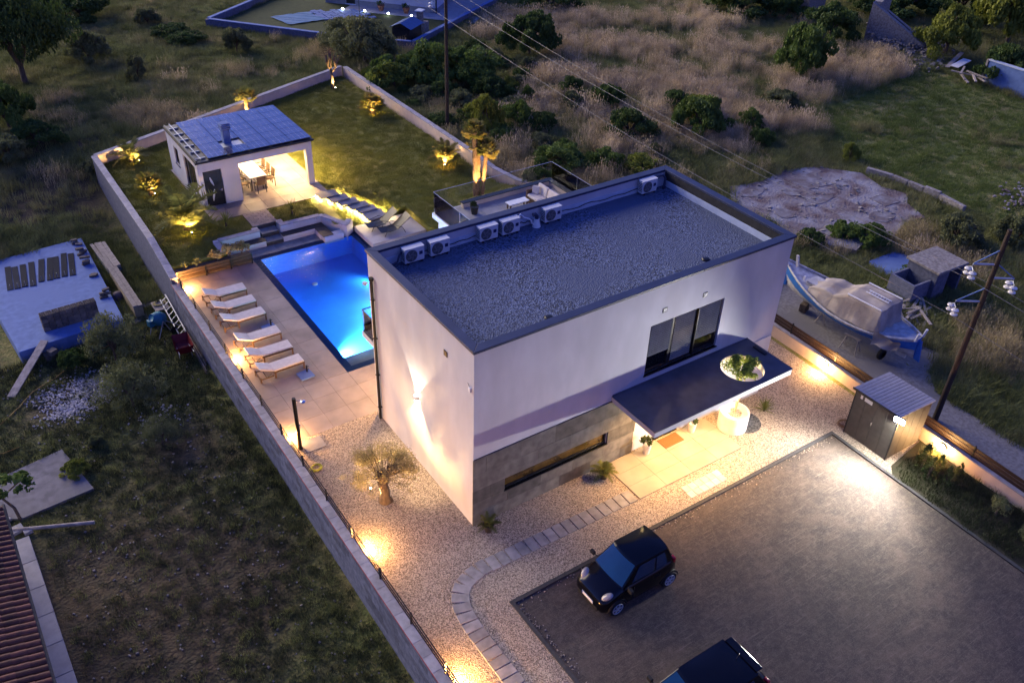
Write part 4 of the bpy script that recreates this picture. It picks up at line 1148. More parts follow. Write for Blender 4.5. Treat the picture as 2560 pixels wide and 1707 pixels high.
# ------------------------------------------------------------------ plants
def leafmat(name, c1, c2, sc=1.2, trans=.25, ov=.12):
    return mat(name, c1, c2, sc, .7, trans=trans, objvar=ov, detail=3, spec=.25)
M_palm = leafmat('palm_green', (.17, .18, .05), (.11, .12, .03), 1.2, .5)
M_palmdry = leafmat('palm_olive', (.24, .20, .06), (.15, .13, .035), 1.2, .5)
M_olive = leafmat('olive_leaf', (.30, .25, .12), (.17, .145, .07), 3)
M_dark = leafmat('dark_green_leaf', (0.078, 0.126, 0.030), (0.042, 0.074, 0.017))
M_green = leafmat('mid_green_leaf', (0.126, 0.189, 0.038), (0.068, 0.111, 0.022))
M_yel = leafmat('yellow_green_leaf', (0.223, 0.249, 0.038), (0.132, 0.158, 0.025))
M_greyg = leafmat('grey_green_leaf', (0.171, 0.189, 0.084), (0.101, 0.118, 0.046))
M_con = leafmat('conifer_green', (.05, .075, .022), (.03, .046, .014))
def frond_mesh(name, m, L=1.0, leaf=.28, n=22, droop=.5, width=.032):
    """feather frond: arched rachis along +x with paired leaflets"""
    b = MB(); pts = []
    for k in range(n + 1):
        t = k / n; pts.append(Vector((L * t * (1 - .12 * t), 0, L * (.35 * t - droop * t * t))))
    for k in range(n):
        a, c = pts[k], pts[k + 1]
        wv = .012 * (1 - k / n) + .003
        b.add([(a.x, -wv, a.z), (a.x, wv, a.z), (c.x, wv * .9, c.z), (c.x, -wv * .9, c.z)], [(0, 1, 2, 3)])
        if k < 3: continue
        ln = leaf * (math.sin(PI * min(1, .12 + .88 * k / n)) ** .6)
        for s in (-1, 1):
            tip = a + Vector((ln * .55, s * ln * .8, ln * random.uniform(-.25, .15)))
            b.add([a, a + Vector((width * 1.8, 0, 0)), tip], [(0, 1, 2)] if s > 0 else [(1, 0, 2)])
    return b.mesh(name, m)
def fan_mesh(name, m, stalk=.45, r=.38, n=14):
    """fan frond: stalk along +x with radiating blades"""
    b = MB()
    b.add([(0, -.01, 0), (0, .01, 0), (stalk, .006, .06), (stalk, -.006, .06)], [(0, 1, 2, 3)])
    c = Vector((stalk, 0, .06))
    for k in range(n):
        a = -1.9 + 3.8 * k / (n - 1)
        d = Vector((math.cos(a), math.sin(a), random.uniform(-.25, .1)))
        nrm = Vector((-math.sin(a), math.cos(a), 0)) * r * .13
        mid = c + d * r * .55; tip = c + d * r * random.uniform(.9, 1.08) + Vector((0, 0, -.10 * r))
        b.add([c, mid - nrm, tip, mid + nrm], [(0, 1, 2, 3)])
    return b.mesh(name, m)
FE = [frond_mesh('frond', M_palm, 1.0, .30, 19, d) for d in (.35, .55, .8)]
FED = [frond_mesh('frond', M_palmdry, 1.0, .26, 24, d) for d in (.4, .65)]
FA = [fan_mesh('frond', M_palm, .45, .40), fan_mesh('frond', M_palmdry, .5, .36)]
def palm(name, lab, x, y, z, trunk_h, trunk_r, kind, n, size, elev=(-.1, 1.25), cat='palm tree', grp=None, lean=(0, 0), bark=True):
    t = thing(name, lab, cat, (x, y, z), 0, grp)
    if trunk_h > 0:
        q = [(lean[0] * k / 6 * trunk_h, lean[1] * k / 6 * trunk_h, trunk_h * k / 6) for k in range(7)]
        tr = MB().tube(q, [trunk_r * (1.15 if k == 0 else (1.12 if k % 2 else .95)) for k in range(7)], 10).build('trunk', M_palmbark, t, local=True)
    top = Vector((lean[0] * trunk_h, lean[1] * trunk_h, trunk_h))
    for k in range(n):
        az = k * 2.39996 + random.uniform(-.2, .2)
        el = elev[0] + (elev[1] - elev[0]) * (k + .5) / n
        s = size * random.uniform(.85, 1.1)
        put('frond', random.choice(kind), t, top + Vector((0, 0, .02 + .08 * k / n)), (random.uniform(-.15, .15), -el, az), (s, s, s))
    return t
LZ = .57
palm('palm_shrub', 'low feathery palm lit beside the far garden wall corner', -1.9, 30.6, LZ, .25, .10, FE, 24, 1.15, grp='palms on the lawn')
palm('palm_shrub', 'dark bushy fan palm on the lawn beside the pavilion windows', -2.1, 26.3, LZ, .40, .13, FA, 34, .95, grp='palms on the lawn')
palm('palm_shrub', 'large arching feather palm glowing over a spotlight near the pool planter', -1.75, 21.9, LZ, .40, .14, FE, 30, 1.85, grp='palms on the lawn')
palm('palm_shrub', 'fan palm peeking above the pavilion roof at the back wall', 5.6, 33.9, LZ, .95, .12, FA, 26, .85, grp='palms on the lawn')
palm('palm_shrub', 'round lit fan palm by the long curving garden wall', 12.0, 30.6, LZ, .35, .13, FA, 40, 1.05, grp='palms on the lawn')
palm('palm_shrub', 'lit bushy palm on the lawn near the triple-trunk palm', 12.1, 22.2, LZ, .35, .13, FA[:1] + FED, 36, 1.05, grp='palms on the lawn')
def spiky(name, lab, x, y, z, n, L, stem=.15, m=None, cat='yucca', grp=None):
    t = thing(name, lab, cat, (x, y, z), 0, grp)
    MB().tube([(0, 0, -.02), (0, 0, stem)], [.045, .035], 8).build('stem', M_bark, t, local=True)
    b = MB().add([(0, -.016, 0), (0, .016, 0), (L * .5, .02, .0), (L * .5, -.02, .0), (L, 0, -.05 * L)], [(0, 1, 2, 3), (3, 2, 4)])
    me = b.mesh('leaf', m or M_palm)
    for k in range(n):
        el = .05 + 1.45 * (k / n) ** .8
        put('leaf', me, t, (0, 0, stem), (random.uniform(-.3, .3), -el, k * 2.39996), (random.uniform(.8, 1.1),) * 3)
    return t
spiky('yucca', 'spiky yucca on the lawn beside the pavilion door terrace', -.15, 21.25, LZ, 44, .62, .25)
spiky('yucca', 'spiky yucca on the turf strip between path and floating steps', 2.95, 20.95, LZ, 44, .58, .22)
spiky('cordyline', 'spiky green grass-leaved plant in the gravel beside the round planter', 11.84, -.9, 0, 40, .55, .06, cat='plant')
# triple palm: three trunks from one root
tp3 = thing('triple_palm', 'tall clump of three lit palms growing from one root by the terrace', 'palm tree', (11.6, 18.15, LZ))
for (dx, dy, h, r, lx, ly, s, n) in ((-.12, .05, 3.35, .125, -.03, -.01, .85, 34), (.05, .12, 2.55, .11, .02, .02, .75, 26), (.2, -.06, 2.35, .10, .06, -.05, .8, 28)):
    MB().tube([(dx + lx * h * k / 8, dy + ly * h * k / 8, h * k / 8) for k in range(9)], [r * (1.15 if k % 2 else .92) for k in range(9)], 10).build('trunk', M_palmbark, tp3, local=True)
    for k in range(n):
        put('frond', random.choice(FA), tp3, (dx + lx * h, dy + ly * h, h + .03), (random.uniform(-.2, .2), -(-.5 + 1.9 * k / n), k * 2.39996), (s * random.uniform(.85, 1.1),) * 3)
# pruned dead tree in the far corner
dtree = thing('pruned_tree', 'bare pruned tree with knobbly limbs in the far garden corner', 'tree', (11.75, 35.6, LZ))
tb_ = MB()
tb_.tube([(0, 0, -.05), (.03, .0, .7), (-.02, .05, 1.25)], [.12, .09, .09], 8)
limbs = [((-.02, .05, 1.2), (-.25, .0, 1.6), (-.3, -.05, 2.15)), ((-.02, .05, 1.2), (.05, .0, 1.8), (.02, .05, 2.35)), ((0, .03, 1.0), (.3, -.05, 1.35), (.42, -.1, 1.75)), ((-.2, .0, 1.55), (-.1, -.1, 2.0), (-.12, -.12, 2.3)), ((.3, -.05, 1.35), (.2, -.1, 1.7), (.22, -.1, 1.95))]
for l in limbs: tb_.tube(l, [.07, .055, .075], 8)
tb_.build('trunk', M_bark, dtree, local=True, smooth=True)
tw = MB()
for l in limbs:
    for _ in range(14):
        e = Vector(l[2]); d = Vector((random.gauss(0, .2), random.gauss(0, .2), random.uniform(0, .35)))
        tw.tube([e, e + d * .6, e + d], [.012, .008, .004], 4)
tw.build('twig', M_bark, dtree, local=True)

def leaves(b_v, b_f, n, cfun, size, rs, aspect=.45, up=.3):
    """n diamond leaves; cfun -> centre array"""
    c = cfun(n)
    d = rs.normal(size=(n, 3)); d[:, 2] += up; d /= np.linalg.norm(d, axis=1)[:, None]
    e = rs.normal(size=(n, 3)); e -= (e * d).sum(1)[:, None] * d; e /= np.linalg.norm(e, axis=1)[:, None]
    s = size * rs.uniform(.6, 1.3, n)[:, None]
    base = len(b_v)
    q = np.stack([c - d * s * .5, c + e * s * aspect * .5, c + d * s * .5, c - e * s * aspect * .5], 1).reshape(-1, 3)
    return q
def np_mesh(name, verts, nper, m):
    nf = len(verts) // nper
    me = bpy.data.meshes.new(name)
    me.vertices.add(len(verts)); me.vertices.foreach_set('co', verts.astype(np.float32).ravel())
    me.loops.add(nf * nper); me.loops.foreach_set('vertex_index', np.arange(nf * nper, dtype=np.int32))
    me.polygons.add(nf); me.polygons.foreach_set('loop_start', np.arange(nf, dtype=np.int32) * nper)
    me.materials.append(m); me.update(calc_edges=True)
    return me
def crown_mesh(name, m, seed, nleaf, rx, ry, rz, z0, leaf, nclump=26, spread=.23, aspect=.5, shape='round', base=.0):
    """clumped crown: leaves gather round random clump centres near the outline, gaps between"""
    rs = np.random.default_rng(seed)
    u = rs.normal(size=(nclump, 3)); u /= np.linalg.norm(u, axis=1)[:, None]
    u[:, 2] = np.abs(u[:, 2]) * 1.25 - (.35 if shape == 'round' else .75)
    rad = rs.uniform(.45, 1.0, nclump)[:, None]
    cc = u * rad * np.array([rx, ry, rz])
    if shape == 'cone':
        h = rs.uniform(0, 1, nclump); a = rs.uniform(0, 2 * PI, nclump); r_ = (1 - h) * .85 + .08
        cc = np.stack([rx * r_ * np.cos(a), ry * r_ * np.sin(a), (h * 2 - 1) * rz], 1)
    w = rs.uniform(.5, 1.5, nclump); w /= w.sum()
    def cf(n):
        k = rs.choice(nclump, n, p=w)
        g = rs.normal(size=(n, 3)); g /= np.linalg.norm(g, axis=1)[:, None]
        g *= rs.uniform(.35, 1.0, n)[:, None] ** .5
        p = cc[k] + g * np.array([rx, ry, rz]) * spread * (.7 + .6 * rs.random((nclump, 1)))[k]
        p[:, 2] = np.maximum(p[:, 2] + z0, base + .02)
        return p
    return np_mesh(name, leaves([], [], nleaf, cf, leaf, rs, aspect), 4, m)
def shrub_trunk(h, r, m=M_bark, limbs=5, spread=.5, seed=0):
    rs = random.Random(seed); b = MB()
    b.tube([(0, 0, -.1), (0, 0, h * .35)], [r, r * .8], 7)
    for k in range(limbs):
        a = 2 * PI * k / limbs + rs.uniform(-.4, .4)
        d = spread * rs.uniform(.5, 1)
        b.tube([(0, 0, h * .25), (d * .5 * math.cos(a), d * .5 * math.sin(a), h * .6), (d * math.cos(a), d * math.sin(a), h * rs.uniform(.8, 1.05))], [r * .6, r * .42, r * .15], 5)
    return b.mesh('trunk', m)
# olive tree in the gravel
ol = thing('olive_tree', 'pruned old olive tree with gnarled trunk lit in the gravel', 'tree', (-1.78, 2.4, 0))
ob = MB(); rs_ = random.Random(4)
ob.tube([(.02, -.02, -.05), (0, 0, .1), (.06, .02, .35), (0, .02, .6), (.0, .0, .82)], [.26, .17, .145, .15, .19], 12)
for k in range(9):
    a = 2 * PI * k / 9
    ob.tube([(0, 0, .72), (.12 * math.cos(a), .12 * math.sin(a), .95), (.2 * math.cos(a), .2 * math.sin(a), 1.15)], [.10, .07, .04], 7)
ob.build('trunk', M_bark, ol, local=True, smooth=True)
tw = MB(); tips = []
for k in range(85):                               # fine upswept branches filling a rounded head
    a = rs_.uniform(0, 2 * PI); el = math.asin(rs_.uniform(-.2, 1.0)); L_ = rs_.uniform(.8, 1.0)
    s0 = Vector((.16 * math.cos(a), .16 * math.sin(a), .98))
    p2 = Vector((1.12 * L_ * math.cos(el) * math.cos(a), 1.12 * L_ * math.cos(el) * math.sin(a), 1.14 + .90 * L_ * math.sin(el)))
    p1 = s0 * .5 + p2 * .5 + Vector((rs_.gauss(0, .05), rs_.gauss(0, .05), .14))
    tw.tube([s0, p1, p2], [.013, .008, .003], 4, False); tips.append((s0, p1, p2))
tw.build('branch', M_bark, ol, local=True)
rs = np.random.default_rng(5)
cl = rs.normal(size=(240, 3)) * .07                # sprays of leaves along the branch ends
def olc(n):
    c_ = rs.integers(0, 240, n); k = c_ % len(tips); t = (.55 + .5 * ((c_ * 37) % 101) / 101)[:, None] * rs.uniform(.92, 1.06, n)[:, None]
    A = np.array([tips[i][0] for i in k]); Mi = np.array([tips[i][1] for i in k]); Bq = np.array([tips[i][2] for i in k])
    p = (1 - t) ** 2 * A + 2 * t * (1 - t) * Mi + t ** 2 * Bq
    return p + cl[c_] + rs.normal(size=(n, 3)) * .085
put('crown', np_mesh('crown', leaves([], [], 12500, olc, .058, rs, .36, .2), 4, M_olive), ol)
spike(-1.98, 2.95, .0, -1.86, 2.6, 1.4, 'garden spotlight glowing at the foot of the old olive tree', 230, 150)
# pots
M_potw = mat('white_glazed_pot', (.66, .62, .58), None, 3, .4)
M_potd = mat('dark_pot', (.03, .028, .027), None, 3, .5)
def pot(lab, x, y, z, r, h, m, cat='potted plant', plant='feather', n=20, L=.45, grp=None):
    t = thing('potted_plant', lab, cat, (x, y, z), 0, grp)
    MB().lathe([(r * .68, 0), (r * .95, h * .92), (r, h * .93), (r, h), (r * .88, h), (r * .86, h * .9)], (0, 0, 0), 20).build('pot', m, t, local=True, smooth=False)
    MB().lathe([(r * .86, h * .88), (r * .1, h * .9)], (0, 0, 0), 14).build('soil', M_bark, t, local=True)
    if plant == 'feather':
        for k in range(n):
            put('frond', random.choice(FE), t, (0, 0, h * .9), (random.uniform(-.2, .2), -(-.1 + 1.4 * k / n), k * 2.39996), (L * random.uniform(.85, 1.1),) * 3)
    else:
        me = crown_mesh('crown', M_con if plant == 'leafy' else M_green, 31, 260, L, L, L * .7, h + L * .5, .11, 10, .4, .45)
        put('crown', me, t); MB().tube([(0, 0, h * .85), (0, 0, h + L * .4)], .012, 6).build('stem', M_bark, t, local=True)
    return t
pot('potted cycad in a dark pot at the end of the entrance terrace', 4.72, -.5, 0, .16, .26, M_potd, L=.5, n=26)
pot('small potted cycad in a black pot at the slate wall corner', .30, -.42, 0, .17, .28, M_potd, L=.42, n=14)
pot('plant in a tapered white pot beside the slate wall end under the canopy', 6.69, -.36, .03, .15, .40, M_potw, plant='leafy', L=.24)
pot('plant in a tapered white pot next to the door mat under the canopy', 8.77, -.36, .03, .15, .40, M_potw, plant='leafy', L=.26)
pot('plant in a black tub at the rear terrace corner', 7.9, 12.6, 2.987, .19, .34, M_potd, plant='leafy', L=.16)
# round planter whose tree grows through the canopy opening
rp = thing('round_planter', 'large white round planter with tree rising through the canopy opening', 'planter', (10.22, -.88, 0))
MB().lathe([(.52, 0), (.52, .70), (.47, .70), (.46, .62)], (0, 0, 0), 40).build('tub', M_potw, rp, local=True)
MB().lathe([(.465, .60), (.05, .64)], (0, 0, 0), 24).build('pebbles', M_gravel, rp, local=True)
MB().tube([(.05, .02, .55), (.0, -.04, 1.4), (-.25, -.12, 2.2), (-.42, -.2, 2.75)], [.045, .04, .035, .025], 8).build('trunk', mat('pale_trunk', (.34, .25, .15), (.26, .19, .11), 12, .9), rp, local=True)
put('crown', crown_mesh('crown', leafmat('fresh_green_leaf', (.20, .28, .06), (.10, .16, .035), 3), 8, 4200, .62, .58, .36, 2.90, .085, 34, .32, .4), rp, (-.42, -.2, 0))
MB().lathe([(.06, .64), (.06, .66)], (-.15, .25, 0), 12).build('uplight', E_warm, rp, local=True)
lamp('SPOT', rp, (10.07, -.63, .68), 420, (1, .70, .30), .04, R(60), (9.78, -1.08, 2.9), .5)
tag(MB().lathe([(.62, .001), (.60, .012)], (10.75, -.95, 0), 28).build('pebble_circle', M_gravdark), 'patch of dark grey pebbles beside the white round planter', 'pebbles', kind='stuff')
# timber planter with shrubs at the deck edge
tpz = thing('timber_planter', 'long brown slatted timber planter box at the deck edge', 'planter', (-1.7, 18.7, 0))
for z in (.10, .24, .38):
    MB().box(-3.3, -.02, 18.50, 18.53, z, z + .12).build('slat', M_wood, tpz)
for x in (-3.32, -2.1, -1.0, -.05):
    MB().box(x, x + .06, 18.465, 18.498, 0, .52).build('post', M_black, tpz)
MB().box(-3.3, -.02, 18.535, 18.87, .05, .44).build('soil', M_bark, tpz)
shr_t = shrub_trunk(.5, .03, limbs=5, spread=.22, seed=2)
for i, (x, h, r, lab) in enumerate([(-.35, .62, .36, 'dense leafy shrub in the planter end by the pool corner'), (-.9, .66, .36, 'leafy shrub with pale tips in the middle of the planter'), (-1.45, .5, .32, 'sparser shrub left of middle in the planter'), (-2.3, .34, .22, 'small low seedling shrub in the planter'), (-2.9, .36, .16, 'thin upright seedling in the planter end by the railing')]):
    t = thing('planter_shrub', lab.replace(' left of middle', ' beside the pale-tipped one'), 'shrub', (x, 18.72, .42), 0, 'shrubs in the timber planter')
    put('crown', crown_mesh('crown', M_olive if i < 3 else M_greyg, 40 + i, [1100, 1100, 700, 220, 130][i], r, .30 if i < 3 else r, h * .5, h * .62, .075, 22, .3, .5), t)
    put('trunk', shr_t, t, (0, 0, 0), (0, 0, i), (.9, .9, h * 1.2))
# young conifers in the front bed
cone = [crown_mesh('crown', M_con, 60 + k, 1500, .26, .26, .42, .45, .06, 40, .22, .35, 'cone') for k in range(2)]
rnd = crown_mesh('crown', M_greyg, 63, 1700, .36, .36, .42, .44, .055, 40, .25, .4)
ct_ = shrub_trunk(.5, .035, limbs=3, spread=.1)
for (x, y, me, s, lab) in [(14.2, -5.85, cone[0], 1.15, 'upright dark conifer in the bed next to the glowing wall lamp'), (13.95, -6.25, cone[1], 1.0, 'round-based young conifer in the bed in front of the upright one'), (14.6, -6.2, cone[0], .7, 'short columnar conifer in the bed under the wall lamp'), (14.15, -6.75, cone[1], .85, 'young conifer in the bed furthest from the shed among the cluster'), (14.9, -6.75, cone[0], .6, 'tiny conifer in the bed against the fence wall'), (14.25, -8.5, rnd, 1.0, 'pale rounded shrub alone in the bed by the asphalt'), (13.8, -9.75, rnd, 1.05, 'pale rounded shrub at the bed edge beyond the lone one')]:
    t = thing('young_conifer' if me is not rnd else 'round_shrub', lab, 'conifer' if me is not rnd else 'shrub', (x, y, .02), random.uniform(0, 6), 'young plants in the front bed')
    put('crown', me, t, (0, 0, 0), (0, 0, 0), (s, s, s)); put('trunk', ct_, t, (0, 0, 0), (0, 0, 0), (s, s, s))
# spotlights at the palms
spike(-1.55, 30.25, LZ, -1.9, 30.6, 1.2, 'garden spotlight under the low feathery corner palm', 198, 110)
spike(-2.0, 25.95, LZ, -2.1, 26.3, 1.3, 'garden spotlight under the dark fan palm by the pavilion', 176, 110)
spike(-1.72, 21.2, LZ, -1.75, 21.75, 1.7, 'bright garden spotlight in front of the arching feather palm', 420, 115)
spike(5.2, 33.6, LZ, 5.6, 33.9, 1.6, 'garden spotlight behind the pavilion at the fan palm', 154, 110)
spike(12.0, 30.15, LZ, 12.0, 30.6, 1.3, 'garden spotlight at the round palm by the wall', 242, 120)
spike(11.85, 21.85, LZ, 12.1, 22.2, 1.3, 'garden spotlight at the bushy palm beside the triple palm', 242, 120)
spike(11.35, 17.35, LZ, 11.55, 18.1, 3.0, 'garden spotlight shining up the triple palm trunks', 520, 70)
spike(11.8, 35.25, LZ, 11.75, 35.6, 1.9, 'garden spotlight at the bare pruned tree', 132, 90)
# terrace table lamp glimpsed behind the glass
tl = thing('post_lamp', 'small glowing post lamp behind the terrace glass', 'lamp', (13.9, 14.6, .5))
MB().tube([(13.9, 14.6, .5), (13.9, 14.6, 1.35)], .03, 8).build('post', M_black, tl)
MB().lathe([(.13, 1.36), (.13, 1.40)], (13.9, 14.6, 0), 14).build('shade', E_warm_soft, tl)
lamp('POINT', tl, (13.9, 14.6, 1.25), 8, WARM, .08)

# ------------------------------------------------------------------ shed, floodlight, hoses
sd_ = thing('garden_shed', 'brown plastic garden shed with ribbed lean-to roof', 'shed', (14.35, -4.1, 0))
M_shed = mat('taupe_shed_panel', (.075, .068, .06), (.06, .055, .049), 6, .6, objvar=.08)
M_shroof = mat('pale_ribbed_roof', (.40, .37, .35), (.34, .315, .30), 5, .6, objvar=.05)
sx0, sx1, sy0, sy1 = 13.40, 15.22, -4.95, -3.22
hl, hr_ = 1.93, 1.80
for k in range(4):                                          # boarded front (toward the asphalt) and side panels
    a = sy0 + (sy1 - sy0) * k / 4; c = sy0 + (sy1 - sy0) * (k + 1) / 4
    MB().box(sx0, sx0 + .04, a + .006, c - .006, .02, hl).build('wall_panel', M_shed, sd_)
for k in range(4):
    a = sx0 + .04 + (sx1 - sx0 - .04) * k / 4; c = sx0 + .04 + (sx1 - sx0 - .04) * (k + 1) / 4
    for y in (sy0, sy1 - .04):
        h0, h1 = hl + (hr_ - hl) * (a - sx0) / (sx1 - sx0) - .0, hl + (hr_ - hl) * (c - sx0) / (sx1 - sx0)
        MB().add([(a + .006, y, .02), (c - .006, y, .02), (c - .006, y + .04, .02), (a + .006, y + .04, .02), (a + .006, y, h0), (c - .006, y, h1), (c - .006, y + .04, h1), (a + .006, y + .04, h0)],
                 [(0, 3, 2, 1), (4, 5, 6, 7), (0, 1, 5, 4), (1, 2, 6, 5), (2, 3, 7, 6), (3, 0, 4, 7)]).build('wall_panel', M_shed, sd_)
MB().box(sx1 - .04, sx1, sy0 + .045, sy1 - .045, .02, hr_).build('wall_panel', M_shed, sd_)
for (x, y) in ((sx0 - .012, sy0 - .012), (sx0 - .012, sy1 - .03)): MB().box(x, x + .05, y, y + .05, 0, hl + .02).build('corner_post', M_anth, sd_)
MB().box(sx0 + .05, sx1 - .05, sy0 + .05, sy1 - .05, .0, .018).build('floor', M_conc, sd_)
for k, y in enumerate((-3.45, -3.62)): MB().box(sx0 - .008, sx0 - .001, y - (.06 if k == 0 else .28), y + .02, 1.66, 1.80).build('skylight', M_offw, sd_)
n_r = 14
for k in range(n_r):                                        # standing boards of the roof
    a = sy0 - .08 + (sy1 - sy0 + .16) * k / n_r; c = sy0 - .08 + (sy1 - sy0 + .16) * (k + 1) / n_r
    MB().add([(sx0 - .10, a + .008, hl + .03), (sx1 + .05, a + .008, hr_ + .03), (sx1 + .05, c - .008, hr_ + .03), (sx0 - .10, c - .008, hl + .03), (sx0 - .10, a + .008, hl + .06), (sx1 + .05, a + .008, hr_ + .06), (sx1 + .05, c - .008, hr_ + .06), (sx0 - .10, c - .008, hl + .06)],
             [(0, 3, 2, 1), (4, 5, 6, 7), (0, 1, 5, 4), (1, 2, 6, 5), (2, 3, 7, 6), (3, 0, 4, 7)]).build('roof_board', M_shroof, sd_)
MB().box(sx0 - .12, sx0 - .101, sy0 - .1, sy1 + .1, hl - .02, hl + .062).build('roof_trim', M_anth, sd_)
MB().box(sx0 - .012, sx0 - .002, -4.1, -4.06, .9, 1.05).build('latch', M_chrome, sd_)
fl = thing('floodlight', 'glaring white floodlight on the shed corner', 'floodlight', (13.34, -5.0, 1.86))
MB().rbox((13.30, -5.02, 1.86), (.05, .38, .30), .25, 0, R(-20)).build('housing', M_black, fl)
MB().tube([(13.38, -4.98, 1.80), (13.31, -5.0, 1.84)], .012, 6).build('bracket', M_black, fl)
MB().rbox((13.268, -5.027, 1.848), (.012, .32, .24), .25, 0, R(-20)).build('lens', E_flood, fl)
lamp('SPOT', fl, (13.22, -5.04, 1.84), 620, (1.0, .95, .88), .06, R(142), (9.6, -4.75, 1.0), .6)
def coil(name, lab, x, y, z, r, n, m, cat='hose', rr=.014, tail=None):
    pts = []
    for k in range(n * 14):
        a = 2 * PI * k / 14; q = r * (1 + .10 * math.sin(k * .37) - .012 * k / 14)
        pts.append((x + q * math.cos(a) + .03 * math.sin(k * .21), y + q * math.sin(a) * .9, z + rr + .006 * (k / 14) + .012 * abs(math.sin(k * .5))))
    if tail: pts += tail
    return tag(MB().tube(pts, rr, 6).build(name, m, smooth=True), lab, cat)
M_hose = mat('yellow_green_hose', (.36, .36, .03), (.28, .30, .03), 6, .5)
coil('garden_hose', 'coiled yellow-green garden hose on the gravel by the boundary wall', -3.0, 4.85, .0, .17, 6, M_hose)
coil('garden_hose', 'coiled brown hose hung beside the shed', 13.75, -2.95, .0, .22, 5, mat('brown_hose', (.16, .09, .04), None, 6, .5))

# ------------------------------------------------------------------ cars (front toward -x: local +x runs from nose to tail)
def loft(b, sts):
    """stations (x, halfwidth, zlow, zbelt, crown)"""
    rings = []
    for (x, w, zl, zb, cr) in sts:
        h = zb - zl
        half = [(0, zl), (w * .8, zl), (w * .95, zl + h * .10), (w, zl + h * .30), (w * 1.0, zl + h * .55), (w * .975, zl + h * .78), (w * .90, zl + h * .93), (w * .74, zb + cr * .35), (w * .38, zb + cr * .85), (0, zb + cr)]
        ring = [(x, y, z) for y, z in half] + [(x, -y, z) for y, z in half[-2:0:-1]]
        rings.append(ring)
    n = len(rings[0])
    vs = [v for r in rings for v in r]
    fs = [(i * n + k, (i + 1) * n + k, (i + 1) * n + (k + 1) % n, i * n + (k + 1) % n) for i in range(len(rings) - 1) for k in range(n)]
    fs += [tuple(range(n)), tuple(range((len(rings) - 1) * n, len(rings) * n))[::-1]]
    return b.add(vs, fs)
def lerp(a, c, t): return tuple(p + (q - p) * t for p, q in zip(a, c))
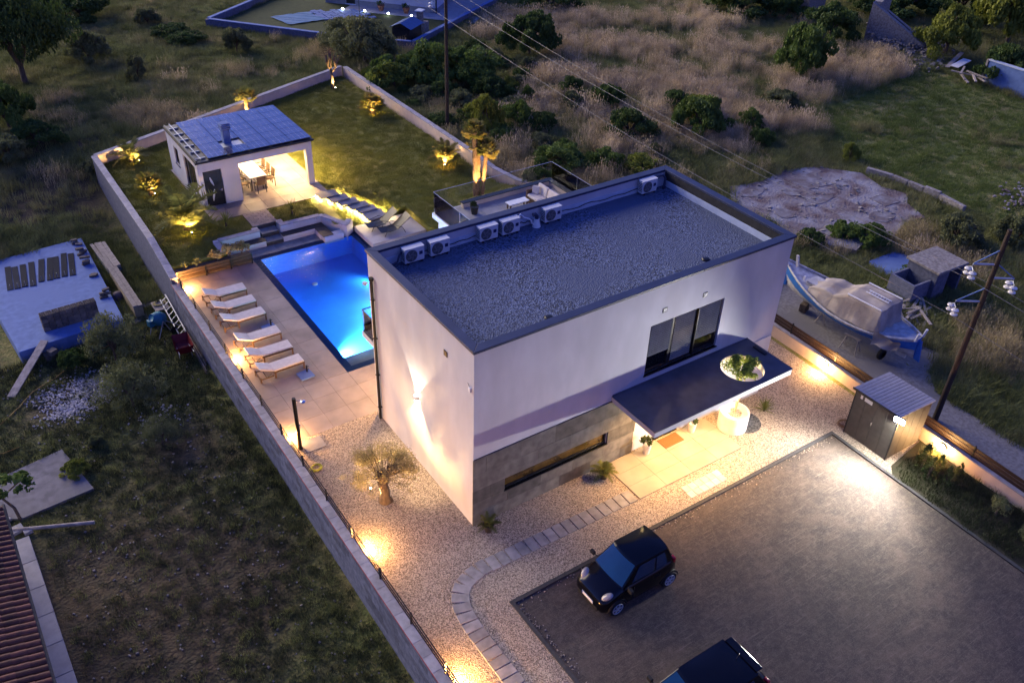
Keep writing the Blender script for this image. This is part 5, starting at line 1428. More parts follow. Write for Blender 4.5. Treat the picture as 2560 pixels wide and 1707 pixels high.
def make_car(name, lab, loc, sts, base, roof, wheels, wr, hw, rot=0.0, mirror_x=.75):
    """base=(x0,x1,halfwidth,z) roof=(x0,x1,halfwidth,z)"""
    t = thing(name, lab, 'car', loc, rot)
    b = MB(); loft(b, sts)
    bo = b.build('body', M_carpaint, t, local=True, smooth=True)
    bx0, bx1, bwid, bz = base; rx0, rx1, rw, rzz = roof
    # cabin: three rings base, shoulder, roof edge, then a crowned roof skin
    def ring(x0, x1, w, z, n=6, bow=.06):
        pts = []
        for k in range(n + 1): t_ = k / n * 2 - 1; pts.append((x0 + bow * t_ * t_, w * t_, z))
        for k in range(n + 1): t_ = 1 - k / n * 2; pts.append((x1 - bow * t_ * t_, w * t_, z))
        return pts
    r0, r1 = ring(bx0, bx1, bwid, bz), ring(rx0, rx1, rw, rzz)
    m = len(r0)
    cb = MB(); cb.add(r0 + r1, [(k, (k + 1) % m, m + (k + 1) % m, m + k) for k in range(m)])
    cb.build('cabin', M_carpaint, t, local=True, smooth=False, bevel=.02)
    rf = MB(); P = []
    for i in range(9):
        tx = i / 8; row = []
        for j in range(9):
            ty = j / 8 * 2 - 1
            bow = .06 * ty * ty
            x = (rx0 - .01 + bow) + ((rx1 + .01 - bow) - (rx0 - .01 + bow)) * tx
            row.append((x, (rw + .012) * ty, rzz - .004 + .055 * (1 - abs(ty) ** 2.5) * (1 - abs(2 * tx - 1) ** 3)))
        P.append(row)
    rf.grid(P)
    rf.build('roof', M_carpaint, t, local=True, smooth=True)
    def pane(nm, a, c, d, e, par=None, off=.012, nrm=(0, 0, 0)):
        q = [Vector(v) + Vector(nrm) * off for v in (a, c, d, e)]
        return MB().quad(*q).build(nm, M_carglass, t, local=True)
    # windscreen as a bowed strip
    def strip(nm, x0, w0, z0_, x1, w1, z1_, sgn, ta, tb):
        P = []
        for i in range(5):
            tt = ta + (tb - ta) * i / 4; row = []
            for j in range(9):
                ty = j / 8 * 2 - 1; ty *= .93
                w = w0 + (w1 - w0) * tt
                row.append((x0 + (x1 - x0) * tt + sgn * (.06 * ty * ty) - sgn * .012, w * ty, z0_ + (z1_ - z0_) * tt + .008))
            P.append(row if sgn > 0 else row[::-1])
        MB().grid(P).build(nm, M_carglass, t, local=True, smooth=True)
    strip('windscreen', bx0, bwid, bz, rx0, rw, rzz, 1, .06, .93)
    strip('rear_window', bx1, bwid, bz, rx1, rw, rzz, -1, .2, .88)
    for s in (-1, 1):
        def pt(u, v):     # u along length 0..1, v height 0..1 on the side face
            x0_ = bx0 + (rx0 - bx0) * v + .07; x1_ = bx1 + (rx1 - bx1) * v - .07
            return (x0_ + (x1_ - x0_) * u, s * (bwid + (rw - bwid) * v + .008), bz + (rzz - bz) * v)
        for (ua, ub) in ((.10, .60), (.64, .88)):
            q = [pt(ua + (.05 if ua < .2 else 0), .10), pt(ub, .10), pt(ub, .86), pt(ua + (.02 if ua < .2 else 0), .86)]
            MB().quad(*(q if s < 0 else q[::-1])).build('side_window', M_carglass, t, local=True)
        d = MB().box(bx0 + .42, bx0 + .44 + 1e-3, min(s * (hw + .001), s * (hw + .004)), max(s * (hw + .001), s * (hw + .004)), .32, bz - .06)
        d.box(bx0 + 1.38, bx0 + 1.4, min(s * (hw + .001), s * (hw + .004)), max(s * (hw + .001), s * (hw + .004)), .32, bz - .06)
        dd = d.build('door_seam', M_plastic, t, local=True)
        MB().box(bx0 + 1.2, bx0 + 1.34, min(s * (hw - .01), s * (hw + .02)), max(s * (hw - .01), s * (hw + .02)), bz - .16, bz - .13).build('door_handle', M_carpaint, t, local=True)
        mi = MB(); mi.tube([(mirror_x + .06, s * (hw - .1), bz + .0), (mirror_x, s * (hw + .06), bz + .03)], .02, 6); mi.rbox((mirror_x - .01, s * (hw + .13), bz + .06), (.09, .16, .12), 0, 0, 0)
        mi.build('wing_mirror', M_plastic, t, local=True, bevel=.015)
        # headlamp and tail lamp
        n0 = sts[0][0]; st2 = sts[3]
        hp = [(math.sin(PI * k / 10), -math.cos(PI * k / 10)) for k in range(11)]
        hl_ = MB().lathe([(max(.002, q[0]), q[1]) for q in hp], (0, 0, 0), 16)
        hm = Matrix.Translation((sts[1][0] + .20, s * hw * .70, st2[3] - .045)) @ Matrix.Rotation(s * .55, 4, 'Z') @ Matrix.Rotation(R(-32), 4, 'Y') @ Matrix.Diagonal((.19, .115, .075, 1))
        hl_.v = [tuple(hm @ Vector(v)) for v in hl_.v]
        hl_.build('headlight', M_lampglass, t, local=True, smooth=True)
        xe = sts[-2][0]
        MB().rbox((xe - .03, s * (hw * .80), sts[-2][3] - .10), (.10, .16, .26), 0, 0, 0).build('taillight', M_red, t, local=True, bevel=.03)
    for (x, y) in wheels:
        s = 1 if y > 0 else -1
        w_ = MB().lathe([(wr * .55, -.09), (wr * .9, -.095), (wr, -.06), (wr, .06), (wr * .9, .095), (wr * .62, .09)], (x, y, wr), 24, 'y').build('wheel', M_tyre, t, local=True, smooth=False)
        rm = MB().lathe([(wr * .66, .05), (wr * .66, .092), (wr * .58, .085), (wr * .56, .05)], (0, 0, 0), 24, 'y')
        for k in range(6):
            a = 2 * PI * k / 6
            rm.rbox((math.cos(a) * wr * .34, .078, math.sin(a) * wr * .34), (wr * .62, .022, wr * .15), 0, 0, -a)
        rm.lathe([(wr * .16, .06), (wr * .16, .098)], (0, 0, 0), 12, 'y')
        rm.v = [(vx + x, (vy + .022) * s + y, vz + wr) for vx, vy, vz in rm.v]
        if s < 0: rm.f = [f[::-1] for f in rm.f]
        rm.build('rim', M_rim, w_, local=True)
        ar = MB()
        for k in range(11):
            a0, a1 = PI * k / 11, PI * (k + 1) / 11
            ya, yb = s * (hw - .03), s * (hw + .012)
            for (ri, ro) in ((wr * 1.04, wr * 1.2),):
                q = [(x + ri * math.cos(a0), yb, wr + ri * math.sin(a0)), (x + ro * math.cos(a0), yb, wr + ro * math.sin(a0)), (x + ro * math.cos(a1), yb, wr + ro * math.sin(a1)), (x + ri * math.cos(a1), yb, wr + ri * math.sin(a1))]
                ar.quad(*(q if s < 0 else q[::-1]))
                q2 = [(v[0], ya, v[2]) for v in q]
                ar.quad(q[1], q[2], q2[2], q2[1])
        ar.build('wheel_arch', M_plastic, t, local=True)
    pl = MB().box(sts[0][0] - .035, sts[0][0] - .02, -.24, .24, .36, .46).build('number_plate', M_white, t, local=True)
    MB().box(sts[0][0] - .0365, sts[0][0] - .0352, .195, .238, .363, .457).build('plate_band', mat('plate_blue', (.02, .05, .35), None, 3, .5), pl, local=True)
    MB().box(sts[0][0] - .015, sts[0][0] + .1, -.42, .42, .22, .34).build('grille', M_plastic, t, local=True)
    bd = MB().lathe([(.035, -.004), (.035, .006), (.024, .006), (.024, -.004)], (sts[1][0] + .06, 0, st2[3] - .16), 14, 'x'); bd.build('badge', M_chrome, t, local=True)
    return t
smart = [(0.00, .46, .30, .52, .02), (.05, .58, .22, .60, .03), (.16, .65, .19, .68, .04), (.34, .68, .18, .76, .05), (.55, .69, .18, .85, .05), (.80, .695, .18, .93, .03), (1.3, .70, .18, .95, .02), (2.0, .71, .18, .98, .02), (2.4, .70, .18, 1.0, .02), (2.6, .66, .24, .98, .02), (2.70, .56, .32, .84, .02)]
make_car('city_car', 'tiny black two-seat city car parked at the asphalt edge', (1.12, -4.25, -.012), smart, (.60, 2.60, .63, .90), (1.16, 2.40, .50, 1.44), [(.50, -.62), (2.40, -.64), (.50, .62), (2.40, .64)], .28, .70, mirror_x=.78)
hatch = [(0.00, .55, .30, .58, .02), (.07, .70, .22, .68, .03), (.25, .78, .18, .78, .04), (.6, .80, .18, .86, .05), (1.0, .81, .18, .92, .04), (1.6, .82, .18, .95, .02), (2.8, .82, .18, .97, .02), (3.4, .80, .18, .98, .02), (3.75, .75, .24, .95, .02), (3.88, .66, .34, .80, .02)]
c2 = make_car('hatchback_car', 'dark blue-black hatchback with rear spoiler parked beyond the city car', (-.72, -8.35, -.012), hatch, (.95, 3.74, .74, .90), (1.75, 3.40, .60, 1.40), [(.75, -.72), (3.1, -.73), (.75, .72), (3.1, .73)], .31, .82, mirror_x=1.28)
sp = MB(); sp.rbox((3.46, 0, 1.415), (.22, 1.08, .03), 0, 0, R(4)); sp.build('spoiler', M_carpaint, c2, local=True, bevel=.01)
MB().tube([(3.2, .0, 1.43), (3.28, .0, 1.58)], .006, 5).build('aerial', M_black, c2, local=True)

# ------------------------------------------------------------------ beyond the fence: track, boat, hut, timber
tk = MB()
trk = [(16.4, -16), (18.0, -9), (18.25, -6.5), (18.3, -3.6), (19.2, -2.6), (20.6, -2.2), (20.2, 1.5), (19.6, 4.8), (16.6, 5.5)]
tk.add([(x, y, tz(x, y) + .035) for x, y in trk] + [(16.05, -16, .0), (16.05, 5.5, .0)], [(9, 0, 1, 2, 3, 4, 5, 6, 7, 8, 10)])
tag(tk.build('stony_track', M_dirtroad), 'pale stony track outside the slat fence', 'track', kind='structure')
boat = thing('wooden_boat', 'old blue wooden boat under a beige tarpaulin beside the fence', 'boat', (18.62, 1.0, 0), R(94.0))
BL = 6.1
def hull_pt(t, v, s):
    """t 0 stern..1 bow, v 0 keel..1 gunwale; local x forward"""
    beam = 1.02 * (math.sin(PI * min(1, (.22 + .78 * (1 - t)) ) * .5) ** .9 if t > .35 else (.62 + .38 * (t / .35) ** .6))
    beam = 1.20 * max(.02, (1 - ((t - .42) / .60) ** 2 if t > .42 else 1 - .86 * ((.42 - t) / .42) ** 2.2))
    sheer = 1.15 + .60 * max(0, (t - .45) / .55) ** 2.0 + .18 * max(0, (.3 - t) / .3) ** 2
    keel = .38 + .25 * max(0, (t - .8) / .2) ** 2
    w = beam * (math.sin(v * PI / 2) ** .62) * (.86 + .14 * v)
    x = -BL / 2 + BL * t + (.28 * v * max(0, t - .7) / .3)
    return (x, s * w, keel + (sheer - keel) * v)
NT = 26
def hull_band(va, vb, nm, m, off=0.0, nv=5):
    for s in (-1, 1):
        P = [[hull_pt(i / NT, va + (vb - va) * j / nv, s) for j in range(nv + 1)] for i in range(NT + 1)]
        P = [[(x, y + s * off, z) for x, y, z in r] for r in P]
        MB().grid(P if s < 0 else [r[::-1] for r in P]).build(nm, m, boat, local=True, smooth=True)
hull_band(0, .46, 'hull_bottom', M_boatwhite); hull_band(.46, .88, 'hull_stripe', M_boatblue, .004); hull_band(.88, 1.0, 'bulwark', M_boatwhite, .0)
MB().add([hull_pt(0, v / 8, -1) for v in range(9)] + [hull_pt(0, v / 8, 1) for v in range(8, -1, -1)], [tuple(range(18))]).build('transom', M_boatblue, boat, local=True)
P = [[(lambda q, u: (q[0], q[1] * u, q[2] - .06 + .05 * (1 - u * u)))(hull_pt(i / NT, .97, 1), j / 3 - 1) for j in range(7)] for i in range(NT + 1)]
MB().grid([r[::-1] for r in P]).build('deck', M_boatwhite, boat, local=True)
MB().tube([hull_pt(i / NT, 1.0, -1) for i in range(NT + 1)], .035, 6).build('gunwale', M_boatwhite, boat, local=True)
MB().tube([hull_pt(i / NT, 1.0, 1) for i in range(NT + 1)], .035, 6).build('gunwale', M_boatwhite, boat, local=True)
bx = hull_pt(1, 1, 1)
MB().add([(bx[0] - .25, -.06, 1.45), (bx[0] + .5, -.035, 2.02), (bx[0] + .55, -.035, 1.94), (bx[0] + .12, -.05, 1.35), (bx[0] - .05, -.05, .62), (bx[0] - .22, -.05, .62),
          (bx[0] - .25, .06, 1.45), (bx[0] + .5, .035, 2.02), (bx[0] + .55, .035, 1.94), (bx[0] + .12, .05, 1.35), (bx[0] - .05, .05, .62), (bx[0] - .22, .05, .62)],
         [(0, 1, 2, 3, 4, 5), (11, 10, 9, 8, 7, 6)] + [(i, 6 + i, 6 + (i + 1) % 6, (i + 1) % 6) for i in range(6)]).build('stem_post', M_boatblue, boat, local=True)
MB().rbox((BL / 2 - .25, .05, 1.95), (.12, .07, .5), 0, 0, R(12)).build('bitt', M_boatwhite, boat, local=True)
MB().rbox((BL / 2 - 1.0, .45, 1.62), (.08, .08, .22)).build('bollard', M_white, boat, local=True)
MB().box(BL / 2 - 1.75, BL / 2 - 1.05, -.35, .35, 1.42, 1.50).build('hatch', M_boatwhite, boat, local=True, bevel=.015)
MB().add([(-BL / 2 - .26, -.03, .35), (-BL / 2 - .02, -.03, .4), (-BL / 2 - .02, -.03, 1.2), (-BL / 2 - .12, -.03, 1.25), (-BL / 2 - .26, .03, .35), (-BL / 2 - .02, .03, .4), (-BL / 2 - .02, .03, 1.2), (-BL / 2 - .12, .03, 1.25)],
         [(0, 1, 2, 3), (7, 6, 5, 4), (0, 4, 5, 1), (1, 5, 6, 2), (2, 6, 7, 3), (3, 7, 4, 0)]).build('rudder', M_boatblue, boat, local=True)
for y in (-.3, .25): MB().tube([(-BL / 2 + .05, y, 1.25), (-BL / 2 - .02, y, 1.62)], .05, 8).build('stern_post', M_white, boat, local=True)
MB().box(-BL / 2 + .3, BL / 2 - 1.0, -.05, .05, .22, .42).build('keel', M_boatwhite, boat, local=True)
# tarpaulin over a ridge frame, sagging between hoops and gathered at the stern
tarp = thing('boat_tarpaulin', 'beige canvas tarpaulin draped over the boat on a box frame', 'tarpaulin', (18.62, 1.0, 0), R(94.0))
def ridge(u):                                     # u 0 stern .. 1 bow end of the tarp
    hs = [(0, 2.02), (.06, 2.06), (.46, 2.04), (.54, 1.88), (.64, 1.70), (.78, 1.74), (.9, 1.62), (1.0, 1.46)]
    for (a, za), (c, zc) in zip(hs, hs[1:]):
        if u <= c: return za + (zc - za) * (u - a) / (c - a)
    return hs[-1][1]
rs_ = random.Random(3); P = []
NU, NV = 44, 28
for i in range(NU + 1):
    u = i / NU; x = -1.62 + 3.3 * u; row = []
    hwid = .74 - .26 * max(0, u - .5)
    for j in range(NV + 1):
        v = j / NV * 2 - 1; a = abs(v); sg = 1 if v >= 0 else -1
        top = ridge(u)
        if a < .5:
            q = a / .5; y = hwid * q; z = top + .05 * (1 - q) - .06 * math.sin(PI * q) * (1 if u > .5 else .5)
        else:
            q = (a - .5) / .5; g = hull_pt(min(1, max(0, (x + BL / 2) / BL)), 1.0, 1)
            yb = min(g[1] * .86, 1.02); zb = g[2] + .0
            y = hwid + (yb - hwid) * q ** 1.6; z = top - .02 + (zb - top) * q
            y += .016 * math.sin(u * 60 + 3 * math.sin(u * 17)) * q * (1 - .3 * q) + .015 * math.sin(u * 131)
            z += .03 * math.sin(u * 23 + 1.3) * q
        row.append((x + .012 * math.sin(j * 1.7 + u * 9), y * sg, z))
    P.append(row)
tc = MB().grid(P)
tc.add([P[0][j] for j in range(NV + 1)] + [(P[0][j][0] - .16 - .04 * math.sin(j * 1.1), P[0][j][1] * .96, 1.12 + .05 * math.sin(j * 1.3)) for j in range(NV + 1)], [(j, j + 1, NV + 2 + j, NV + 1 + j) for j in range(NV)])
tc.build('canvas', M_tarp, tarp, local=True, smooth=True)
gz = []                                            # gathered cloth bundle at the stern quarter
for i in range(15):
    row = []
    for j in range(10):
        u, v = i / 14, j / 9
        row.append((-1.75 - .95 * u, 1.12 - .30 * u - .10 * math.sin(PI * v) + .05 * math.sin(9 * u + 4 * v), 1.34 - .62 * v * (1 - .35 * u) + .06 * math.sin(7 * u) - .1 * u))
    gz.append(row)
MB().grid(gz).build('cloth_fold', M_tarp, tarp, local=True, smooth=True)
for y in (-.60, .60): MB().tube([(-1.6, y * 1.2, 2.07), (-.1, y * 1.2, 2.07)], .03, 6).build('frame_bar', M_white, tarp, local=True)
lad = MB(); lad.tube([(-1.5, -.1, 2.13), (-.5, -.1, 2.14)], .02, 6); lad.tube([(-1.5, .12, 2.13), (-.5, .12, 2.14)], .02, 6)
for k in range(8): lad.tube([(-1.45 + .12 * k, -.1, 2.14), (-1.45 + .12 * k, .12, 2.14)], .014, 5)
lo = lad.build('boat_ladder', M_white); lo.location = (18.62, 1.0, .02); lo.rotation_euler = (0, 0, R(94)); tag(lo, 'small white ladder lying on top of the boat tarpaulin', 'ladder')
def trestle(x, y, lab, rz):
    t = thing('boat_trestle', lab, 'trestle', (x, y, 0), rz, 'timber stands under the boat')
    MB().rbox((0, 0, .62), (.7, .07, .07)).build('beam', M_plank, t, local=True)
    for sx in (-.3, .3):
        for sy in (-.22, .22): MB().tube([(sx * .8, 0, .6), (sx * 1.15, sy, .0)], .025, 6).build('leg', M_plank, t, local=True)
trestle(17.65, -.05, 'grey timber trestle propping the boat side facing the fence', R(100)); trestle(18.45, 1.9, 'timber trestle under the boat keel amidships', R(10))
tag(MB().rbox((18.35, 2.9, .18), (.45, .3, .36), .3).build('keel_block', M_bark, bevel=.02), 'dark timber block under the boat bow', 'block')
tag(MB().lathe([(.2, -.08), (.24, -.04), (.24, .04), (.2, .08), (.12, .08), (.12, -.08)], (18.2, -1.1, .24), 20, 'y').build('spare_tyre', M_tyre), 'old tyre standing under the boat stern', 'tyre')
# ruined concrete hut and slab
hut = thing('concrete_hut', 'small derelict concrete hut with flat roof in tall grass', 'hut', (24.6, 1.2, 0), R(-3))
MB().box(-.9, -.78, -.75, .75, 0, 1.35).build('wall', M_block, hut, local=True); MB().box(-.78, .9, .63, .75, 0, 1.35).build('wall', M_block, hut, local=True)
MB().box(.78, .9, -.75, .63, 0, 1.35).build('wall', M_block, hut, local=True); MB().box(-.78, -.1, -.75, -.63, 0, 1.35).build('wall', M_block, hut, local=True)
MB().box(-1.0, 1.0, -.85, .85, 1.352, 1.47).build('roof', M_rock, hut, local=True, bevel=.02)
an = MB(); an.box(-1.9, -.905, -.55, -.45, 0, .95); an.box(-1.9, -.905, .6, .7, 0, .95); an.box(-2.0, -1.9, -.55, .7, 0, .95)
an.build('annex_wall', M_block, hut, local=True)
cs = MB().prism([(24.2, 4.1), (26.1, 4.05), (26.4, 2.7), (24.5, 2.3), (23.7, 3.0)], -.1, .06); tag(cs.build('concrete_slab', M_conc), 'cracked pale concrete slab in the grass beside the hut', 'slab')
tpile = thing('timber_pile', 'heap of broken grey boards in the grass behind the boat', 'timber', (22.0, .2, .0))
for k in range(26):
    MB().rbox((random.gauss(0, .55), random.gauss(0, .45), .05 + .05 * (k % 6)), (random.uniform(.7, 1.7), random.uniform(.06, .14), .03), random.gauss(.5, .6), 0, random.uniform(-.15, .15)).build('board', M_plank, tpile, local=True)
# demolished foundation
fd = MB()
fp = [(23.4, 12.2), (24.2, 13.1), (25.3, 12.8), (26.6, 12.7), (28.3, 13.1), (30.3, 12.5), (31.9, 10.6), (31.4, 8.9), (31.9, 7.6), (30.9, 6.9), (30.3, 5.4), (28.9, 5.6), (27.4, 5.0), (26.0, 5.5), (24.4, 5.0), (23.6, 6.2), (22.8, 7.6), (23.3, 9.0), (22.6, 10.5)]
fz = max(tz(x, y) for x, y in fp) + .04
fd.prism(fp, -.2, fz)
fo = fd.build('ruined_floor', M_rubble); tag(fo, 'crumbling pale and reddish foundation floor of a demolished house', 'ruin floor'); WL[fo.name] = Vector()
rp_ = random.Random(12)
M_screed = mat('broken_pale_screed', (.25, .245, .265), (.15, .135, .14), 2.6, .9, .8, 9, c3=(.13, .105, .105), s3=1.4, detail=10, bdist=.05)
for (cx_, cy_, a_, b_, kk) in ((28.5, 11.3, 1.5, 1.1, 4), (30.1, 7.7, .8, .9, 4), (24.8, 12.0, .9, .5, 9), (27.1, 9.5, 1.2, .35, 11), (28.4, 6.6, .9, .6, 9), (25.3, 6.9, 1.1, .5, 10), (26.6, 10.9, .6, .4, 8), (24.3, 9.4, .5, .6, 9)):
    q = [(cx_ + a_ * rp_.uniform(.75, 1.15) * math.cos(2 * PI * k / kk + .7), cy_ + b_ * rp_.uniform(.75, 1.15) * math.sin(2 * PI * k / kk + .7)) for k in range(kk)]
    MB().prism(q, fz - .05, fz + rp_.uniform(.012, .03)).build('screed_patch', M_screed, fo)
cme = [MB().rbox((0, 0, .03), (.3, .22, .08), .2 * k).mesh('chunk', M_rock) for k in range(3)]
for k in range(120):
    x, y = random.uniform(23.6, 30.5), random.uniform(5.8, 12.6)
    put('chunk', cme[k % 3], fo, (x, y, fz), (random.uniform(-.3, .3), random.uniform(-.3, .3), random.uniform(0, 6)), (random.uniform(.2, .75),) * 3)
lw = thing('low_wall', 'broken low stone wall behind the demolished foundation', 'wall', (32.3, 9, .1))
pts_ = [(32.3, 10.6), (32.75, 9.2), (32.95, 6.4), (32.7, 4.8)]
for i in range(len(pts_) - 1):
    a, c = Vector((*pts_[i], 0)), Vector((*pts_[i + 1], 0)); d = c - a
    n = int(d.length / .85)
    for k in range(n):
        q = a + d * (k + .5) / n
        MB().rbox((q.x, q.y, .16 + random.uniform(-.08, .06)), (d.length / n - .03, .26, .55 + random.uniform(-.1, .1)), math.atan2(d.y, d.x)).build('wall_stone', M_rock, lw, bevel=.03)
# ------------------------------------------------------------------ power line
def pole(name, lab, x, y, z, h, r, arms, top=False):
    t = thing(name, lab, 'power pole', (x, y, z))
    MB().tube([(0, 0, -.3), (0, 0, h * .5), (0, 0, h)], [r, r * .85, r * .65], 12).build('post', M_polewood, t, local=True)
    tips = []
    for (za, dx, dy, pair) in arms:
        a = MB(); a.tube([(0, 0, za), (dx, dy, za)], .035, 6); a.build('crossarm', M_galv, t, local=True)
        MB().tube([(0, 0, za + .55), (dx * .97, dy * .97, za + .02)], .025, 6).build('brace', mat('blue_grey_brace', (.10, .17, .33), None, 4, .5) if pair else M_galv, t, local=True)
        L_ = math.hypot(dx, dy); ux, uy = -dy / L_, dx / L_
        offs = (-.16, .16) if pair else (0.0,)
        if pair:
            MB().tube([(dx - .16 * ux, dy - .16 * uy, za - .18), (dx, dy, za - .10), (dx + .16 * ux, dy + .16 * uy, za - .18)], .014, 6).build('yoke', M_galv, t, local=True)
        MB().tube([(dx, dy, za), (dx, dy, za - .12)], .012, 5).build('hook', M_galv, t, local=True)
        for o_ in offs:
            px, py = dx + o_ * ux, dy + o_ * uy
            for zz_ in (.26, .42):
                MB().lathe([(.03, .06), (.11, .03), (.125, .0), (.09, -.015), (.03, -.03)], (px, py, za - zz_), 18).build('insulator', M_porc, t, local=True)
            MB().tube([(px, py, za - .14), (px, py, za - .52)], .013, 6).build('pin', M_anth, t, local=True)
        tips.append((x + dx, y + dy, z + za - .54))
    return tips
TL = pole('power_pole', 'tall brown timber power pole by the lawn wall with three insulators', 14.75, 26.5, .35, 10.5, .11, [(8.55, -.62, .45, False), (8.15, .72, -.35, False), (7.45, -.72, .35, False)])
TR = pole('power_pole', 'leaning tarred timber power pole beside the boat with paired insulators', 16.8, -4.55, 0, 7.7, .11, [(6.45, -.62, .42, True), (5.95, .62, -.42, True), (5.05, -.72, .48, True)])
M_wire = mat('aluminium_wire', (.26, .25, .22), None, 4, .4, metal=.4)
for i in range(3):
    a, c = Vector(TL[i]), Vector(TR[i])
    pts_ = [a + (c - a) * (k / 24) - Vector((0, 0, 1.0 * math.sin(PI * k / 24) ** 1)) * .45 for k in range(25)]
    tag(MB().tube(pts_, .008, 5).build('power_line', M_wire), 'thin power line sagging between the two timber poles', 'wire', 'power lines between the poles')
    d = (a - c).normalized(); e = a + d * 40 + Vector((0, 0, 0))
    tag(MB().tube([a + (e - a) * (k / 10) - Vector((0, 0, .5 * math.sin(PI * k / 10))) for k in range(11)], .008, 5).build('power_line', M_wire), 'thin power line running on over the neighbouring house from the lawn pole', 'wire', 'power lines beyond the lawn pole')
    e = c - d * 25
    tag(MB().tube([c + (e - c) * (k / 8) - Vector((0, 0, .4 * math.sin(PI * k / 8))) for k in range(9)], .008, 5).build('power_line', M_wire), 'thin power line running on past the boat pole', 'wire', 'power lines beyond the boat pole')

# ------------------------------------------------------------------ neighbour's building plot
NZ = -1.5
sl = thing('concrete_deck', 'pale blue-lit concrete slab with dark panels on the neighbouring plot', 'slab', (-7.7, 22.3, NZ))
SLp = [(-10.9, 26.1), (-5.66, 26.45), (-5.78, 18.4), (-9.87, 18.06), (-10.9, 18.0)]
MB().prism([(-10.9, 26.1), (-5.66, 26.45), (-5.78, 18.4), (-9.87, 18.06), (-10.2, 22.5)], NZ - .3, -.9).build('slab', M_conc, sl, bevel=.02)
M_dpan = mat('dark_blue_board', (.008, .012, .025), (.012, .018, .034), 5, .85, objvar=.2, spec=.1)
pl9 = [(-9.20, 24.2, -.11, 2.15), (-8.93, 24.1, -.1, 2.05), (-8.61, 24.12, -.125, 2.07), (-8.27, 24.08, -.14, 2.23), (-7.86, 24.2, -.185, 2.1), (-7.51, 24.14, -.19, 2.1), (-7.25, 24.13, -.17, 2.05), (-6.9, 24.2, -.185, 2.2), (-6.6, 24.07, -.165, 2.1)]
for i, (x, y, rz, L_) in enumerate(pl9):
    t = thing('roofing_sheet', 'narrow dark sheet laid on the pale concrete slab in a row', 'sheet', (x, y, -.9), rz, 'dark sheets in a row on the slab')
    MB().box(-.125, .125, -L_ / 2, L_ / 2, .0, .03).build('board', M_dpan, t, local=True)
    MB().tube([(.03, -L_ / 2 + .06, .03), (.03, -L_ / 2 + .06, .26)], .012, 6).build('rod', M_galv, t, local=True)
# hollow brick stack: every brick its own piece, open cells on top
M_brick = mat('grey_brown_hollow_brick', (.15, .128, .11), (.10, .085, .075), 9, .9, .3, 30, objvar=.32)
def brick_mesh(open_top):
    b = MB(); sx, sy, sz = .226, .158, .178
    if not open_top: b.box(-sx / 2, sx / 2, -sy / 2, sy / 2, 0, sz)
    else:
        b.box(-sx / 2, sx / 2, -sy / 2, sy / 2, 0, sz - .14)
        w_ = .013
        for k in range(4):
            x = -sx / 2 + (sx - w_) * k / 3; b.box(x, x + w_, -sy / 2, sy / 2, sz - .14, sz)
        for k in range(3):
            y = -sy / 2 + (sy - w_) * k / 2
            for q in range(3): b.box(-sx / 2 + (sx - w_) * q / 3 + w_, -sx / 2 + (sx - w_) * (q + 1) / 3, y, y + w_, sz - .14, sz)
    return b.mesh('brick', M_brick)
bc, bo_ = brick_mesh(False), brick_mesh(True)
st = thing('brick_stack', 'long stack of hollow bricks standing on the pale slab', 'bricks', (-7.65, 19.2, -.9), .04)
for lv in range(4):
    for i in range(9):
        for j in range(2):
            put('brick', bo_ if lv == 3 else bc, st, (-.97 + i * .243 + random.uniform(-.004, .004), -.085 + j * .172, lv * .19), (0, 0, random.uniform(-.02, .02)))
for (x, y, n, lab) in ((-5.95, 25.9, 3, 'small pile of bricks at the far corner of the slab'), (-5.95, 24.95, 5, 'pile of bricks on the slab edge by the lumber'), (-5.98, 23.85, 7, 'largest loose brick pile on the slab edge'), (-5.95, 22.5, 2, 'pair of bricks on the slab edge'), (-5.98, 20.5, 5, 'dark brick pile on the slab edge near the hollow brick stack')):
    t = thing('brick_pile', lab, 'bricks', (x, y, -.9), 0, 'loose brick piles along the slab edge')
    for k in range(n):
        put('brick', bc, t, (random.uniform(-.12, .12), random.uniform(-.2, .2), .0 + .1 * (k // 2)), (0, 0, random.uniform(-.4, .4)), (1.3, .8, .5))
def stack(name, lab, x, y, z, L_, n, rz, m, w=.15, cat='timber', layers=3, jit=.05):
    t = thing(name, lab, cat, (x, y, z), rz)
    for l in range(layers):
        for k in range(n):
            MB().rbox((random.uniform(-jit, jit), (k - (n - 1) / 2) * (w + .01) + random.uniform(-jit, jit) * .2, .03 + l * .055), (L_ * random.uniform(.8, 1.0), w, .045), random.gauss(0, .015)).build('board', m, t, local=True)
    return t
M_wrap = mat('blue_wrap', (.05, .09, .17), (.04, .07, .14), 4, .5)
lp = stack('lumber_pile', 'pile of weathered boards with a dark blue wrap beside the slab', -5.08, 24.2, -1.05, 2.9, 4, R(-88), M_plank)
MB().box(-1.3, 1.35, -.31, .31, -.45, -.02).build('wrap', M_wrap, lp, local=True, bevel=.03)
fb = thing('formwork_beam', 'pair of long pale formwork boards on a yellow side beside the slab', 'formwork', (-5.08, 20.85, NZ), R(-88.5))
MB().box(-1.9, 1.9, -.20, -.01, .62, .70).build('board', M_plank, fb, local=True); MB().box(-1.85, 1.95, .0, .19, .62, .70).build('board', M_plank, fb, local=True)
MB().box(-1.85, 1.9, -.19, -.16, .12, .62).build('side_board', M_formwork, fb, local=True); MB().box(1.86, 1.9, -.155, .18, .12, .62).build('end_board', M_formwork, fb, local=True)
for x in (-1.6, 0, 1.6): MB().box(x, x + .1, -.12, .12, -.2, .119).build('bearer', M_bark, fb, local=True)
